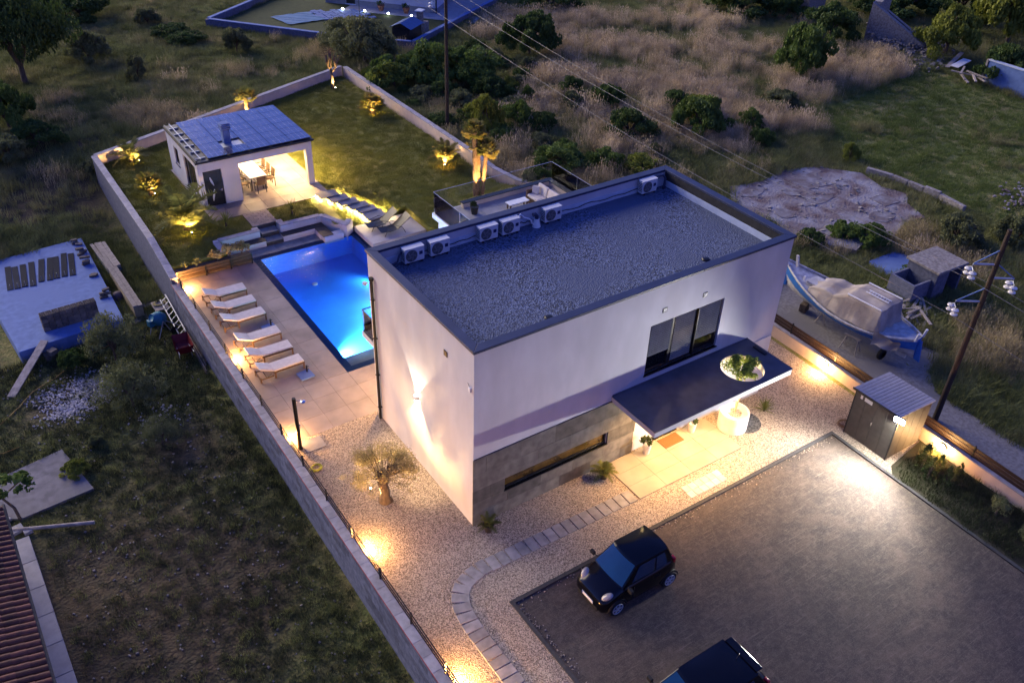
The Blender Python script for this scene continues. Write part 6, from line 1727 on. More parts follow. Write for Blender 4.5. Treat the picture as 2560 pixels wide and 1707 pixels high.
pd = MB().prism([(-5.3, 22.9), (-4.75, 22.3), (-4.2, 19.5), (-4.4, 18.85), (-5.45, 18.6), (-5.6, 21.0)], NZ - .1, NZ + .07); tag(pd.build('concrete_apron', M_dirtroad), 'dark rough concrete strip between slab and boundary wall', 'concrete')
tag(MB().rbox((-9.75, 17.2, -1.17), (2.9, .32, .05), R(51), 0, R(-13)).build('plank_ramp', M_plank, bevel=.005), 'long pale plank ramp leaning on the slab corner', 'plank')
MBr = MB(); MBr.rbox((-8.9, 17.9, -1.35), (.35, .3, .3), .2); MBr.rbox((-8.75, 17.75, -1.1), (.3, .28, .2), .5); tag(MBr.build('brick_prop', M_brick), 'bricks propping the plank ramp under the slab edge', 'bricks')
# mixer, barrow, ladder, hose reel, sack
mx = thing('cement_mixer', 'turquoise cement mixer in the neighbour\'s yard by the boundary wall', 'cement mixer', (-4.62, 17.35, NZ), R(20))
M_turq = mat('turquoise_paint', (.03, .17, .24), (.025, .13, .19), 6, .5)
dm = MB().lathe([(.10, -.34), (.27, -.22), (.31, .0), (.30, .08), (.17, .34), (.16, .36), (.15, .34)], (0, 0, 0), 20)
mrot = Matrix.Translation((0, 0, .78)) @ Matrix.Rotation(R(-58), 4, 'Y')
dm.v = [tuple(mrot @ Vector(v)) for v in dm.v]; dm.build('drum', M_turq, mx, local=True, smooth=True)
for (a, c) in (((-.35, -.3, 0), (0, -.33, .78)), ((.35, -.3, 0), (0, -.33, .78)), ((-.35, .3, 0), (0, .33, .78)), ((.35, .3, 0), (0, .33, .78))): MB().tube([a, c], .022, 6).build('leg', M_galv, mx, local=True)
MB().rbox((-.3, .05, .72), (.3, .24, .3)).build('motor_box', M_turq, mx, local=True, bevel=.02)
for y in (-.34, .34): MB().lathe([(.14, -.03), (.16, 0), (.14, .03)], (.38, y, .16), 16, 'y').build('wheel', M_tyre, mx, local=True)
MB().tube([(.1, -.36, .78), (.75, -.5, .2)], .02, 6).build('handle', M_galv, mx, local=True)
wbw = thing('wheelbarrow', 'red wheelbarrow tipped up against the boundary wall', 'wheelbarrow', (-4.25, 15.45, NZ), R(85))
tr = MB(); tr.add([(-.42, -.28, .32), (.34, -.22, .42), (.34, .22, .42), (-.42, .28, .32), (-.50, -.36, .66), (.48, -.32, .72), (.48, .32, .72), (-.50, .36, .66)], [(0, 3, 2, 1), (0, 1, 5, 4), (1, 2, 6, 5), (2, 3, 7, 6), (3, 0, 4, 7)])
tr.build('tray', mat('red_tray_paint', (.17, .012, .016), (.13, .01, .013), 8, .5), wbw, local=True)
for s in (-1, 1):
    MB().tube([(.75, s * .05, .2), (.2, s * .24, .34), (-.9, s * .28, .62)], .018, 6).build('handle', M_galv, wbw, local=True)
    MB().tube([(-.25, s * .24, .36), (-.35, s * .25, 0)], .016, 6).build('leg', M_galv, wbw, local=True)
MB().lathe([(.12, -.04), (.19, -.03), (.19, .03), (.12, .04)], (.75, 0, .19), 18, 'y').build('wheel', M_tyre, wbw, local=True)
ld = thing('ladder', 'aluminium ladder lying along the outside of the boundary wall', 'ladder', (-3.92, 17.9, NZ), 0)
MB().tube([(-.13, -1.3, .1), (-.13, 1.3, .5)], .028, 8).build('side_rail', M_galv, ld, local=True); MB().tube([(.13, -1.3, .3), (.13, 1.3, .7)], .028, 8).build('side_rail', M_galv, ld, local=True)
for k in range(8):
    t = -1.15 + 2.3 * k / 7; MB().tube([(-.13, t, .3 + t * .154), (.13, t, .5 + t * .154)], .016, 6).build('rung', M_galv, ld, local=True)
tbx = thing('work_table', 'rough wooden crate table under the hose coil', 'crate', (-4.15, 18.95, NZ))
MB().box(-.3, .3, -.42, .38, .38, .42).build('top', M_plank, tbx, local=True)
for (x, y) in ((-.27, -.39), (.22, -.39), (-.27, .3), (.22, .3)): MB().box(x, x + .05, y, y + .05, 0, .38).build('leg', M_plank, tbx, local=True)
coil('hose_coil', 'dull yellow hose coiled on the crate table', -4.15, 19.05, NZ + .42, .22, 5, mat('dull_yellow_hose', (.26, .21, .07), None, 6, .6), rr=.016)
M_ohose = mat('orange_hose', (.34, .20, .05), None, 6, .6)
hp = [(-4.6, 18.8), (-5.2, 18.1), (-6.3, 17.7), (-7.4, 17.3), (-8.2, 17.0), (-9.0, 16.4), (-9.9, 16.0), (-10.5, 15.3), (-11.4, 14.5), (-12.6, 14.2)]
tag(MB().tube([(x, y, tz(x, y) + .045) for x, y in hp], .02, 6).build('garden_hose', M_ohose, smooth=True), 'orange hose trailing across the neighbour\'s rough yard', 'hose')
tag(MB().tube([(x, y, tz(x, y) + .045) for x, y in [(-12.9, 13.5), (-12.2, 13.1), (-11.4, 12.9), (-10.9, 12.95)]], .018, 6).build('garden_hose', M_ohose, smooth=True), 'short end of orange hose near the dark concrete pad', 'hose')
bag = crown_mesh('sack', mat('mauve_sack', (.13, .10, .12), None, 6, .8), 91, 200, .2, .2, .2, .2, .2, 6, .5)
sk = MB().lathe([(.16, 0), (.26, .06), (.27, .2), (.2, .36), (.07, .42)], (-5.42, 20.95, NZ), 12); tag(sk.build('cement_sack', mat('mauve_grey_sack', (.14, .11, .12), (.09, .07, .08), 9, .85, .6, 14), smooth=True), 'crumpled mauve-grey sack beside the formwork boards', 'sack')
bpipe = thing('pipe_bundle', 'loose timber poles lying along the foot of the boundary wall', 'poles', (-4.0, 15.0, NZ))
for k in range(5): MB().tube([(-3.95 + .06 * k, 13.6 + .2 * k, NZ + .05), (-3.85 + .03 * k, 16.6 + .1 * k, NZ + .28)], .028, 6).build('pole', M_plank if k % 2 else M_bark, bpipe)
cp = MB().prism([(-11.9, 11.55), (-9.67, 11.98), (-9.2, 9.4), (-11.45, 9.2), (-12.3, 9.6)], NZ - .1, NZ + .06); tag(cp.build('concrete_pad', mat('old_dark_concrete', (.19, .18, .19), (.12, .115, .12), 4, .9, .3, 30, c3=(.15, .145, .15), s3=.7)), 'old dark concrete pad in the neighbour\'s yard', 'concrete pad')
tag(MB().tube([(-12.2, 8.95, NZ + .1), (-9.55, 7.72, NZ + .12)], .065, 10).build('timber_pole', M_plank, bevel=.004), 'straight grey timber pole lying on the bare soil', 'pole')
# walkway slabs and tiled roof of the neighbour's house
wk = thing('walkway', 'pale concrete walkway slabs along the tiled house', 'walkway', (-11.6, 4, NZ)); wk['kind'] = 'structure'
yy = -8.0
while yy < 8.2:
    e = yy + 1.16; off = .028 * (4 - yy)
    xa, xb = -11.93 + .0 * off, -11.36 + .012 * (4 - yy)
    MB().prism([(xa, yy + .01), (xb, yy + .01), (xb - .012, e - .01), (xa, e - .01)], NZ - .12, NZ + .12).build('walkway_slab', M_walk, wk, bevel=.01); yy = e
for (x, y, s, rz) in ((-11.7, 8.75, .42, .2), (-11.95, 9.35, .35, .6), (-11.4, 8.5, .25, .1)): MB().rbox((x, y, NZ + .06), (s, s * .8, .12), rz).build('broken_slab', M_walk, wk, bevel=.01)
nh = thing('tiled_house', 'neighbouring house with brown-red barrel tile roof', 'house', (-14, 2, NZ))
slope = R(17); EX, EZ = -11.78, 1.05
MB().box(-20, -12.25, -9, 7.4, NZ, EZ - .05).build('wall', M_render, nh)
rd = MB(); rd.add([(EX, -9.2, EZ), (EX, 7.15, EZ), (EX - 6, 7.15, EZ + 6 * math.tan(slope)), (EX - 6, -9.2, EZ + 6 * math.tan(slope)), (EX, -9.2, EZ - .1), (EX, 7.15, EZ - .1), (EX - 6, 7.15, EZ - .1 + 6 * math.tan(slope)), (EX - 6, -9.2, EZ - .1 + 6 * math.tan(slope))],
                  [(3, 2, 1, 0), (4, 5, 6, 7), (0, 1, 5, 4), (1, 2, 6, 5), (2, 3, 7, 6), (3, 0, 4, 7)])
rdo = rd.build('roof', M_terra, nh)
bt = MB(); prof = [(-.10, .0), (-.085, .045), (-.045, .075), (0, .085), (.045, .075), (.085, .045), (.10, .0)]
bt.grid([[(0, y, z + .012) for y, z in prof], [(-.40, y * .92, z + .0) for y, z in prof]])
bt.add([(0, y, z + .012) for y, z in prof], [tuple(range(7))])
btm = bt.mesh('barrel_tile', M_terra)
pl = WL[rdo.name]
for c_ in range(5):
    y = -1.4 + (.0 if c_ % 2 else .0)
    while y < 7.1:
        d = -.02 + c_ * .35
        put('barrel_tile', btm, rdo, (EX + .05 - d * math.cos(slope) - pl.x, y - pl.y, EZ + .004 + d * math.sin(slope) - pl.z), (0, slope, 0))
        y += .215
MB().tube([(EX + .1, -9.2, EZ - .05), (EX + .1, 7.2, EZ - .05)], .06, 10).build('gutter', M_kerb, nh)

# ------------------------------------------------------------------ neighbouring house beyond the field
FZ = .4
M_fargrass = mat('neighbour_lawn', (.04, .055, .015), (.028, .04, .011), 3, .95, .4, 30, detail=8)
fp_ = [(9.8, 52.5), (16.2, 44.9), (20.3, 41.0), (31.2, 47.6), (40, 56), (30, 66), (18, 58.5)]
tag(MB().prism(fp_, FZ - .3, FZ + .14).build('neighbour_lawn', M_fargrass), 'dark lawn inside the neighbouring house walls', 'lawn', kind='structure')
fwl = thing('compound_wall', 'low pale-topped block wall round the neighbouring lawn', 'wall', (15, 50, FZ))
Lf = [(18.0, 58.6), (9.7, 52.6), (16.2, 44.75), (20.25, 40.8), (31.2, 47.4), (40, 55.5)]
band(Lf, -.25, FZ - .4, FZ + .55).build('wall_core', M_block, fwl)
copings(fwl, 'coping_slab', M_conc, [(x, y) for x, y in Lf][::-1], .30, FZ + .62, .9, .06)
M_bluew = mat('blue_tinted_render', (.50, .52, .60), (.46, .48, .56), 3, .9)
fh = thing('neighbour_house', 'pale single-storey neighbouring house with grey plinth and small windows', 'house', (26, 50, FZ))
HA, HB = Vector((26.1, 47.3, 0)), Vector((20.4, 53.6, 0)); dv = (HB - HA).normalized(); nv = Vector((dv.y, -dv.x, 0))
def hp_(u, w): q = HA + dv * u + nv * w; return (q.x, q.y)
MB().prism([hp_(0, 0), hp_(9.5, 0), hp_(9.5, 12), hp_(0, 12)], FZ, FZ + 3.6).build('wall', M_bluew, fh)
MB().prism([hp_(-.02, -.02), hp_(9.5, -.02), hp_(9.5, 12), hp_(-.02, 12)], FZ, FZ + .55).build('plinth', mat('grey_plinth', (.22, .23, .27), None, 3, .9), fh)
MB().prism([hp_(-.5, -.5), hp_(10, -.5), hp_(10, 12.5), hp_(-.5, 12.5)], FZ + 3.6, FZ + 3.8).build('roof', M_terra, fh)
rzv = math.atan2(dv.y, dv.x)
for (u, wz0, wz1, ww) in ((1.25, 1.25, 2.5, .9), (3.4, 1.25, 2.5, .9), (7.3, .25, 2.4, .75)):
    c = hp_(u, -.012); wo = MB().rbox((c[0], c[1], FZ + (wz0 + wz1) / 2), (ww, .03, wz1 - wz0), rzv).build('window', M_glassdark, fh)
    c = hp_(u, -.05); MB().rbox((c[0], c[1], FZ + wz0 - .04), (ww + .16, .1, .06), rzv).build('sill', M_membrane, wo)
c = hp_(.05, -.08); MB().tube([(c[0], c[1], FZ), (c[0], c[1], FZ + 3.6)], .05, 8).build('drainpipe', M_anth, fh)
pvm = MB(); pvm.prism([hp_(-3.5, -1.6), hp_(7.3, -1.6), hp_(7.3, -.02), hp_(0, -.02), hp_(0, 11), hp_(-3.5, 11)], FZ + .1, FZ + .17)
tag(pvm.build('house_terrace', mat('grey_terrace_concrete', (.33, .325, .34), (.27, .265, .28), 3, .85)), 'pale concrete terrace round the neighbouring house', 'terrace', kind='structure')
for i, (u, w_) in enumerate(((1.5, -1.85), (3.4, -1.9), (5.4, -1.8), (7.2, -1.9))):
    c = hp_(u, w_); t = thing('path_light', 'tiny white globe light along the neighbouring terrace edge', 'light', (c[0], c[1], FZ + .14), 0, 'globe lights along the far terrace')
    MB().tube([(0, 0, 0), (0, 0, .12)], .015, 6).build('stake', M_black, t, local=True)
    MB().lathe([(.03, .12), (.075, .16), (.075, .21), (.03, .25)], (0, 0, 0), 12).build('globe', emit('cool_globe_glow', (.85, .9, 1), 9), t, local=True, smooth=True)
for (u, lab) in ((2.3, 'terracotta pot with dark plant on the far terrace under the second window'), (4.4, 'terracotta pot with dark plant on the far terrace past the windows')):
    c = hp_(u, -.8); t = thing('potted_plant', lab, 'potted plant', (c[0], c[1], FZ + .17))
    MB().lathe([(.16, 0), (.28, .36), (.3, .42), (.25, .42)], (0, 0, 0), 16).build('pot', mat('far_terracotta', (.20, .09, .06), None, 4, .8), t, local=True)
    put('crown', crown_mesh('crown', M_dark, 71, 160, .26, .26, .2, .55, .12, 8, .5), t)
ry = thing('rotary_dryer', 'rotary clothes dryer on the neighbouring lawn', 'clothes dryer', (hp_(5.6, -2.4)[0], hp_(5.6, -2.4)[1], FZ + .14))
MB().tube([(0, 0, 0), (0, 0, 1.55)], .025, 6).build('post', M_anth, ry, local=True)
for k in range(4):
    a = PI / 4 + k * PI / 2; MB().tube([(0, 0, 1.35), (.95 * math.cos(a), .95 * math.sin(a), 1.7)], .015, 5).build('arm', M_anth, ry, local=True)
tpn = MB().grid([[(14.2 + 3.0 * u / 8 + .5 * v / 6, 52.3 - .9 * u / 8 - 2.6 * v / 6 + .9 * (u / 8), FZ + .17 + .06 * abs(math.sin(u * 1.9 + v * 1.3))) for v in range(7)] for u in range(9)])
tag(tpn.build('tarpaulin', mat('blue_tarp', (.05, .13, .22), (.08, .17, .26), 3, .5, .4, 5)), 'rumpled blue tarpaulin spread on the neighbouring lawn', 'tarpaulin')
pg = thing('paver_patch', 'patch of loose paving blocks on the neighbouring lawn', 'pavers', (19.2, 51.3, FZ + .14)); 
pbm = boxm('paver', M_conc, .42, .42, .06)
for i in range(9):
    for j in range(6):
        if (i in (0, 8) and j % 2) or (j in (0, 5) and i % 3 == 0): continue
        put('paver', pbm, pg, (-1.9 + i * .48 + random.uniform(-.03, .03), -1.2 + j * .48 - .35 * i * .5, .0), (0, 0, random.uniform(-.06, .06)))
gh = thing('barbecue_shed', 'small dark barbecue shed with blue ribbed metal roof', 'shed', (20.7, 42.3, FZ + .1), R(35))
M_bmet = mat('blue_metal_roof', (.05, .11, .28), (.04, .09, .23), 4, .4, metal=.3)
MB().box(-.95, .95, -.7, .7, 0, 1.15).build('wall', M_anth, gh, local=True)
for k in range(12):
    a = -1.05 + 2.1 * k / 12
    for s in (-1, 1):
        MB().add([(a + .01, 0, 1.5), (a + .155, 0, 1.5), (a + .155, s * .85, 1.13), (a + .01, s * .85, 1.13), (a + .01, 0, 1.53), (a + .155, 0, 1.53), (a + .155, s * .85, 1.16), (a + .01, s * .85, 1.16)],
                 [(0, 1, 2, 3), (7, 6, 5, 4), (0, 4, 5, 1), (1, 5, 6, 2), (2, 6, 7, 3), (3, 7, 4, 0)]).build('roof_rib', M_bmet, gh, local=True)
gr = thing('stone_grill', 'stone-built grill with pale cap beside the barbecue shed', 'grill', (22.7, 43.6, FZ + .14), R(35))
MB().box(-.4, .4, -.35, .35, 0, .75).build('base', M_rock, gr, local=True); MB().box(-.22, .22, .0, .35, .751, 1.5).build('chimney', M_rock, gr, local=True); MB().box(-.35, .35, -.1, .45, 1.502, 1.58).build('cap', M_membrane, gr, local=True)

# ------------------------------------------------------------------ far field: ruin, hut, wall
ru = thing('ruined_house', 'roofless stone ruin with one standing corner and rubble', 'ruin', (53.5, 26.5, FZ), R(20))
b = MB(); b.add([(-1.3, -.25, -.3), (1.6, -.25, -.3), (1.6, .25, -.3), (-1.3, .25, -.3), (-1.3, -.25, 2.9), (1.6, -.25, 3.0), (1.6, .25, 3.0), (-1.3, .25, 2.9)], [(4, 5, 6, 7), (0, 1, 5, 4), (1, 2, 6, 5), (2, 3, 7, 6), (3, 0, 4, 7)])
b.build('standing_wall', M_rock, ru, local=True)
b = MB(); b.add([(-1.75, -4.2, -.3), (-1.31, -4.2, -.3), (-1.31, .25, -.3), (-1.75, .25, -.3), (-1.75, -4.2, .5), (-1.31, -4.2, .5), (-1.31, .25, 2.9), (-1.75, .25, 2.9)], [(4, 5, 6, 7), (0, 1, 5, 4), (1, 2, 6, 5), (2, 3, 7, 6), (3, 0, 4, 7)])
b.build('broken_wall', M_rock, ru, local=True)
MB().add([(1.6, -2.2, -.3), (2.0, -2.2, -.3), (2.0, .25, -.3), (1.6, .25, -.3), (1.6, -2.2, .6), (2.0, -2.2, .6), (2.0, .25, 1.9), (1.6, .25, 1.9)], [(4, 5, 6, 7), (0, 1, 5, 4), (1, 2, 6, 5), (2, 3, 7, 6), (3, 0, 4, 7)]).build('broken_wall', M_rock, ru, local=True)
rs = np.random.default_rng(21)
rv = []
for k in range(900):
    u = rs.random(); x = rs.normal(54.0 - 1.5 * u, .9 + .5 * u); y = rs.normal(25.6 - 5.2 * u, .9); z = FZ + max(.0, .9 - 1.0 * u - .12 * abs(rs.normal()))
    s = rs.uniform(.08, .3); q = Matrix.Rotation(rs.uniform(0, 6), 4, 'Z') @ Matrix.Rotation(rs.uniform(-.8, .8), 4, 'X')
    rv.append((x, y, z, s, q))
b = MB()
for x, y, z, s, q in rv:
    vs = [q @ Vector((a * s, c * s * .8, d * s * .6)) + Vector((x, y, z)) for a, c, d in ((-.5, -.5, -.5), (.5, -.5, -.5), (.5, .5, -.5), (-.5, .5, -.5), (-.5, -.5, .5), (.5, -.5, .5), (.5, .5, .5), (-.5, .5, .5))]
    b.add(vs, [(4, 5, 6, 7), (0, 1, 5, 4), (1, 2, 6, 5), (2, 3, 7, 6), (3, 0, 4, 7)])
tag(b.build('rubble', M_rock), 'dark stone rubble spilling from the ruined house', 'rubble', kind='stuff')
rub2 = MB()
for k in range(160):
    rub2.rbox((37.3 + random.gauss(0, .9), 3.6 + random.gauss(0, .9), .05), (random.uniform(.06, .2), .09, .06), random.uniform(0, 6))
tag(rub2.build('brick_rubble', M_rubble), 'heap of reddish brick rubble at the meadow edge', 'rubble', kind='stuff')
sh_ = thing('stone_hut', 'small square stone hut with flat slab roof at the wood edge', 'hut', (54.0, 34.2, FZ), R(12))
MB().box(-1.5, 1.5, -1.2, 1.2, -.3, 2.3).build('wall', M_rock, sh_, local=True); MB().box(-1.7, 1.7, -1.4, 1.4, 2.302, 2.5).build('roof', M_conc, sh_, local=True)
fwr = thing('block_wall', 'pale rendered block wall end standing at the meadow edge', 'wall', (52, 13, FZ - .1))
MB().prism([(51.85, 16.0), (52.1, 16.0), (51.9, 5), (51.65, 5)], 0, FZ + 1.35).build('wall', M_conc, fwr)
MB().prism([(51.8, 16.05), (52.15, 16.05), (51.95, 5), (51.6, 5)], FZ + 1.352, FZ + 1.42).build('coping', M_membrane, fwr)
MB().box(51.8, 52.1, 16.06, 16.2, 0, FZ + 1.4).build('post', M_plank, fwr)
for i, (x, y, rz, L_, lab) in enumerate([(53.3, 19.3, .3, 3.2, 'long pale board propped at the rubble edge'), (53.0, 18.6, .1, 1.8, 'wide pale board lying at the rubble edge')]):
    tag(MB().rbox((x, y, FZ + .25), (L_, .3 + .3 * i, .05), rz, 0, R(-6)).build('loose_board', M_white if i else M_plank), lab, 'board')
tpile2 = thing('timber_pile', 'heap of grey beams against the pale wall end', 'timber', (51.2, 16.6, FZ))
for k in range(9): MB().rbox((random.gauss(0, .5), random.gauss(0, .5), .1 + .04 * k), (random.uniform(1.2, 2.2), .14, .07), random.gauss(.9, .5)).build('beam', M_plank, tpile2, local=True)

# ------------------------------------------------------------------ bushes and trees in the wild ground
KM = {'dark': M_dark, 'bush': M_green, 'yellow': M_yel, 'olive': M_greyg, 'round': M_greyg, 'big': M_greyg, 'tree': M_dark}
CM = {}
for kd, seeds in (('dark', (101, 102, 103)), ('bush', (111, 112, 113)), ('yellow', (121, 122)), ('olive', (131, 132)), ('round', (141,)), ('big', (151,)), ('tree', (161,))):
    big = kd in ('tree', 'big')
    CM[kd] = [crown_mesh('crown', KM[kd], s, 16000 if big else 9000, 1, 1, .52, .50, (.055 if big else .085), 90 if big else 48, .20, .55, 'round' if kd == 'tree' else 'bush', base=-.02) for s in seeds]
TM = [shrub_trunk(.7, .06, limbs=6, spread=.6, seed=s) for s in (1, 2, 3)]
BUSH = [(-4.3, 45.8, 3.19, 7.13, 'tree'), (-6.4, 38.6, 1.57, 3.69, 'bush'), (0.1, 48.5, 1.4, 2.83, 'round'), (-0.0, 61.0, 2.35, 2.77, 'dark'), (1.9, 58.7, 2.11, 2.7, 'dark'), (1.9, 43.3, 0.62, 2.2, 'olive'), (9.2, 45.7, 0.99, 2.34, 'olive'), (-1.5, 61.2, 2.55, 3.69, 'dark'), (15.8, 39.2, 2.35, 4.06, 'big'), (16.0, 42.3, 1.8, 3.08, 'big'), (15.5, 34.5, 1.76, 2.76, 'bush'), (18.2, 33.9, 1.93, 3.5, 'bush'), (20.1, 32.4, 2.07, 3.13, 'bush'), (16.5, 25.2, 1.04, 3.05, 'yellow'), (18.7, 25.0, 1.0, 2.05, 'bush'), (19.5, 23.9, 0.92, 1.54, 'dark'), (26.8, 35.5, 1.95, 4.21, 'dark'), (24.3, 27.3, 0.92, 1.69, 'dark'), (25.4, 24.9, 0.99, 2.0, 'dark'), (23.6, 20.7, 1.58, 2.16, 'dark'), (28.0, 19.4, 1.64, 2.89, 'bush'), (29.0, 20.7, 1.26, 1.98, 'yellow'), (41.0, 22.9, 1.98, 4.65, 'bush'), (21.2, 16.9, 1.09, 1.26, 'yellow'), (17.8, 19.5, 1.57, 1.6, 'bush'), (19.8, 18.2, 1.09, 1.43, 'bush'), (35.6, 45.0, 2.51, 2.27, 'dark'), (29.0, 22.6, 0.86, 1.68, 'dark'), (48.9, 36.4, 3.18, 2.81, 'dark'), (51.2, 33.7, 1.79, 2.81, 'dark'), (49.8, 27.8, 2.07, 3.54, 'dark'), (33.1, 12.4, 0.6, 1.41, 'yellow'), (54.4, 20.8, 2.26, 4.87, 'yellow'), (61.9, 20.4, 2.85, 7.18, 'yellow'), (60.0, 29.2, 2.94, 3.45, 'dark'), (59.1, 31.1, 2.1, 2.97, 'dark'), (64.8, 26.6, 2.6, 4.58, 'dark'), (53.4, 15.5, 1.98, 3.39, 'dark'), (25.7, 5.4, 1.14, 1.34, 'bush'), (25.2, 6.4, 0.8, 1.07, 'bush'), (16.5, 23.4, 0.76, 1.19, 'bush'), (30.8, 18.0, 0.97, 1.64, 'bush'), (18.0, 35.9, 1.22, 2.15, 'dark'), (19.9, 29.7, 1.28, 2.01, 'dark'), (17.3, 29.1, 0.97, 1.62, 'olive'), (35.5, 19.7, 1.2, 1.41, 'olive'), (-5.4, 36.3, 1.51, 1.62, 'dark'), (-3.1, 32.0, 1.16, 1.21, 'olive'), (-7.0, 34.9, 1.21, 1.9, 'olive'), (24.9, 2.1, 0.65, 0.77, 'bush'), (30.0, 16.3, 0.81, 1.27, 'bush'), (18.1, 21.9, 0.75, 1.06, 'olive'), (6.9, 49.4, 1.38, 1.22, 'dark'), (6.3, 51.5, 1.41, 1.25, 'dark'), (32.1, 1.6, 1.1, 2.02, 'olive'), (29.4, 3.1, 1.3, 1.95, 'olive'), (23.3, 6.8, 0.78, 1.04, 'dark'), (5.7, 54.8, 0.92, 1.73, 'olive')]
MARK = [(14.75, 26.5, 'beside the power pole at the lawn wall'), (14, 38.5, 'outside the far corner of the garden wall'), (20, 40, 'below the barbecue shed wall'), (27, 12.5, 'behind the demolished foundation'), (33, 9, 'by the broken low stone wall'), (53, 25, 'near the roofless stone ruin'), (54, 34, 'around the small stone hut'),
        (37, 19.5, 'at the edge of the mown meadow'), (28, 28, 'in the middle of the straw field'), (24.5, 4, 'between the concrete hut and the foundation'), (29, 1.5, 'in tall grass behind the concrete hut'), (17, 19, 'behind the rear terrace'), (23, 20, 'in the straw field behind the rear terrace'), (34, 43, 'at the top edge of the straw field'), (9, 49, 'outside the neighbouring lawn wall'), (-3, 35, 'on the rough slope outside the pavilion wall'), (0, 60, 'in the dark hedge line beyond the open meadow'), (52.5, 15.5, 'behind the pale wall end'), (62, 27, 'in the wood beyond the ruin'), (2, 43, 'standing alone in the open meadow')]
LB = {'dark': ('dark_bush', 'dense dark green bush growing wild in the field', 'bush'), 'bush': ('green_bush', 'mid green bush growing wild in the field', 'bush'), 'yellow': ('yellow_bush', 'yellow-green bush growing wild in the field', 'bush'),
      'olive': ('grey_bush', 'small grey-green bush growing wild in the grass', 'bush'), 'round': ('round_bush', 'single round grey-green bush on the open meadow', 'bush'), 'big': ('spreading_bush', 'broad feathery grey-green bush at the neighbouring wall', 'bush'), 'tree': ('tree', 'large dark broadleaf tree at the meadow edge by the wood', 'tree')}
_q = random.Random(77)
while len(BUSH) < 92:                              # low scrub thickening between wall, pole and straw field
    x, y = _q.uniform(14.6, 25), _q.uniform(17.5, 37.5)
    if _q.random() < (x - 14.6) / 14: continue
    BUSH.append((x, y, _q.uniform(.4, 1.0), _q.uniform(.6, 1.7), _q.choice(['dark', 'bush', 'olive', 'bush', 'yellow', 'olive'])))
for i, (x, y, r, h, kd) in enumerate(BUSH):
    nm, lab, cat = LB[kd]
    if kd not in ('tree', 'round'):
        mk = min(MARK, key=lambda q: (q[0] - x) ** 2 + (q[1] - y) ** 2)
        size = 'tall' if h > 3.4 else ('broad' if r > 1.7 else ('low' if h < 1.5 else ('small' if r < .9 else 'rounded')))
        side = ('just ' if (mk[0] - x) ** 2 + (mk[1] - y) ** 2 < 9 else '') + mk[2]
        lab = '%s %s bush %s' % (size, {'dark': 'dark green', 'bush': 'mid green', 'yellow': 'yellow-green', 'olive': 'grey-green', 'big': 'feathery grey-green'}[kd], side)
    t = thing(nm, lab, cat, (x, y, tz(x, y)), random.uniform(0, 6.28), {'bush': 'wild bushes in the fields'}.get(cat))
    put('crown', random.choice(CM[kd]), t, (0, 0, 0), (0, 0, 0), (r * 1.05, r * 1.05 * random.uniform(.85, 1.15), h * .95))
    put('trunk', random.choice(TM), t, (0, 0, 0), (0, 0, 0), (r, r, h * .9))
# olives and fig in the neighbour's yard
olm = [crown_mesh('crown', M_greyg, s, 5200, 1, 1, .62, .55, .075, 60, .22, .4) for s in (171, 172)]
for (x, y, r, h, m, lab) in [(-6.7, 16.4, 1.2, 2.3, olm[0], 'grey-green olive tree beside the slab corner in the neighbour\'s yard'), (-6.9, 13.1, 1.2, 2.1, olm[1], 'grey-green olive tree standing in the middle of the neighbour\'s yard'), (-6.6, 10.4, .7, 1.4, olm[0], 'small sparse olive in the neighbour\'s yard nearest the tiled house')]:
    t = thing('olive_tree', lab, 'tree', (x, y, tz(x, y)), x * 3, 'olives in the neighbouring yard')
    put('crown', m, t, (0, 0, 0), (0, 0, 0), (r, r, h * .85)); put('trunk', TM[0], t, (0, 0, 0), (0, 0, 0), (r * .8, r * .8, h))
for (x, y, r, h, kd, lab) in [(-8.1, 16.9, .65, 1.0, 'dark', 'low dark fig bush under the slab edge'), (-9.5, 10.6, .5, .6, 'yellow', 'low leafy shrub by the dark concrete pad'), (-8.6, 11.6, .35, .5, 'olive', 'tiny grey shrub in the bare yard')]:
    t = thing('fig_bush' if kd == 'dark' else 'low_shrub', lab, 'bush', (x, y, tz(x, y)))
    put('crown', CM[kd][0], t, (0, 0, 0), (0, 0, 0), (r, r, h)); put('trunk', TM[1], t, (0, 0, 0), (0, 0, 0), (r, r, h))
yt = thing('young_fig_tree', 'young fig tree with a bent bare trunk beside the dark concrete pad', 'tree', (-11.5, 9.2, NZ))
MB().tube([(0, 0, -.05), (-.05, .1, .5), (-.3, .25, 1.0), (-.4, .35, 1.5)], [.055, .045, .035, .02], 8).build('trunk', M_bark, yt, local=True)
MB().tube([(-.28, .24, .95), (.2, .2, 1.3), (.5, .2, 1.45)], [.03, .022, .012], 6).build('limb', M_bark, yt, local=True)
put('crown', crown_mesh('crown', M_green, 181, 700, .8, .7, .35, 1.5, .15, 20, .25, .7), yt)

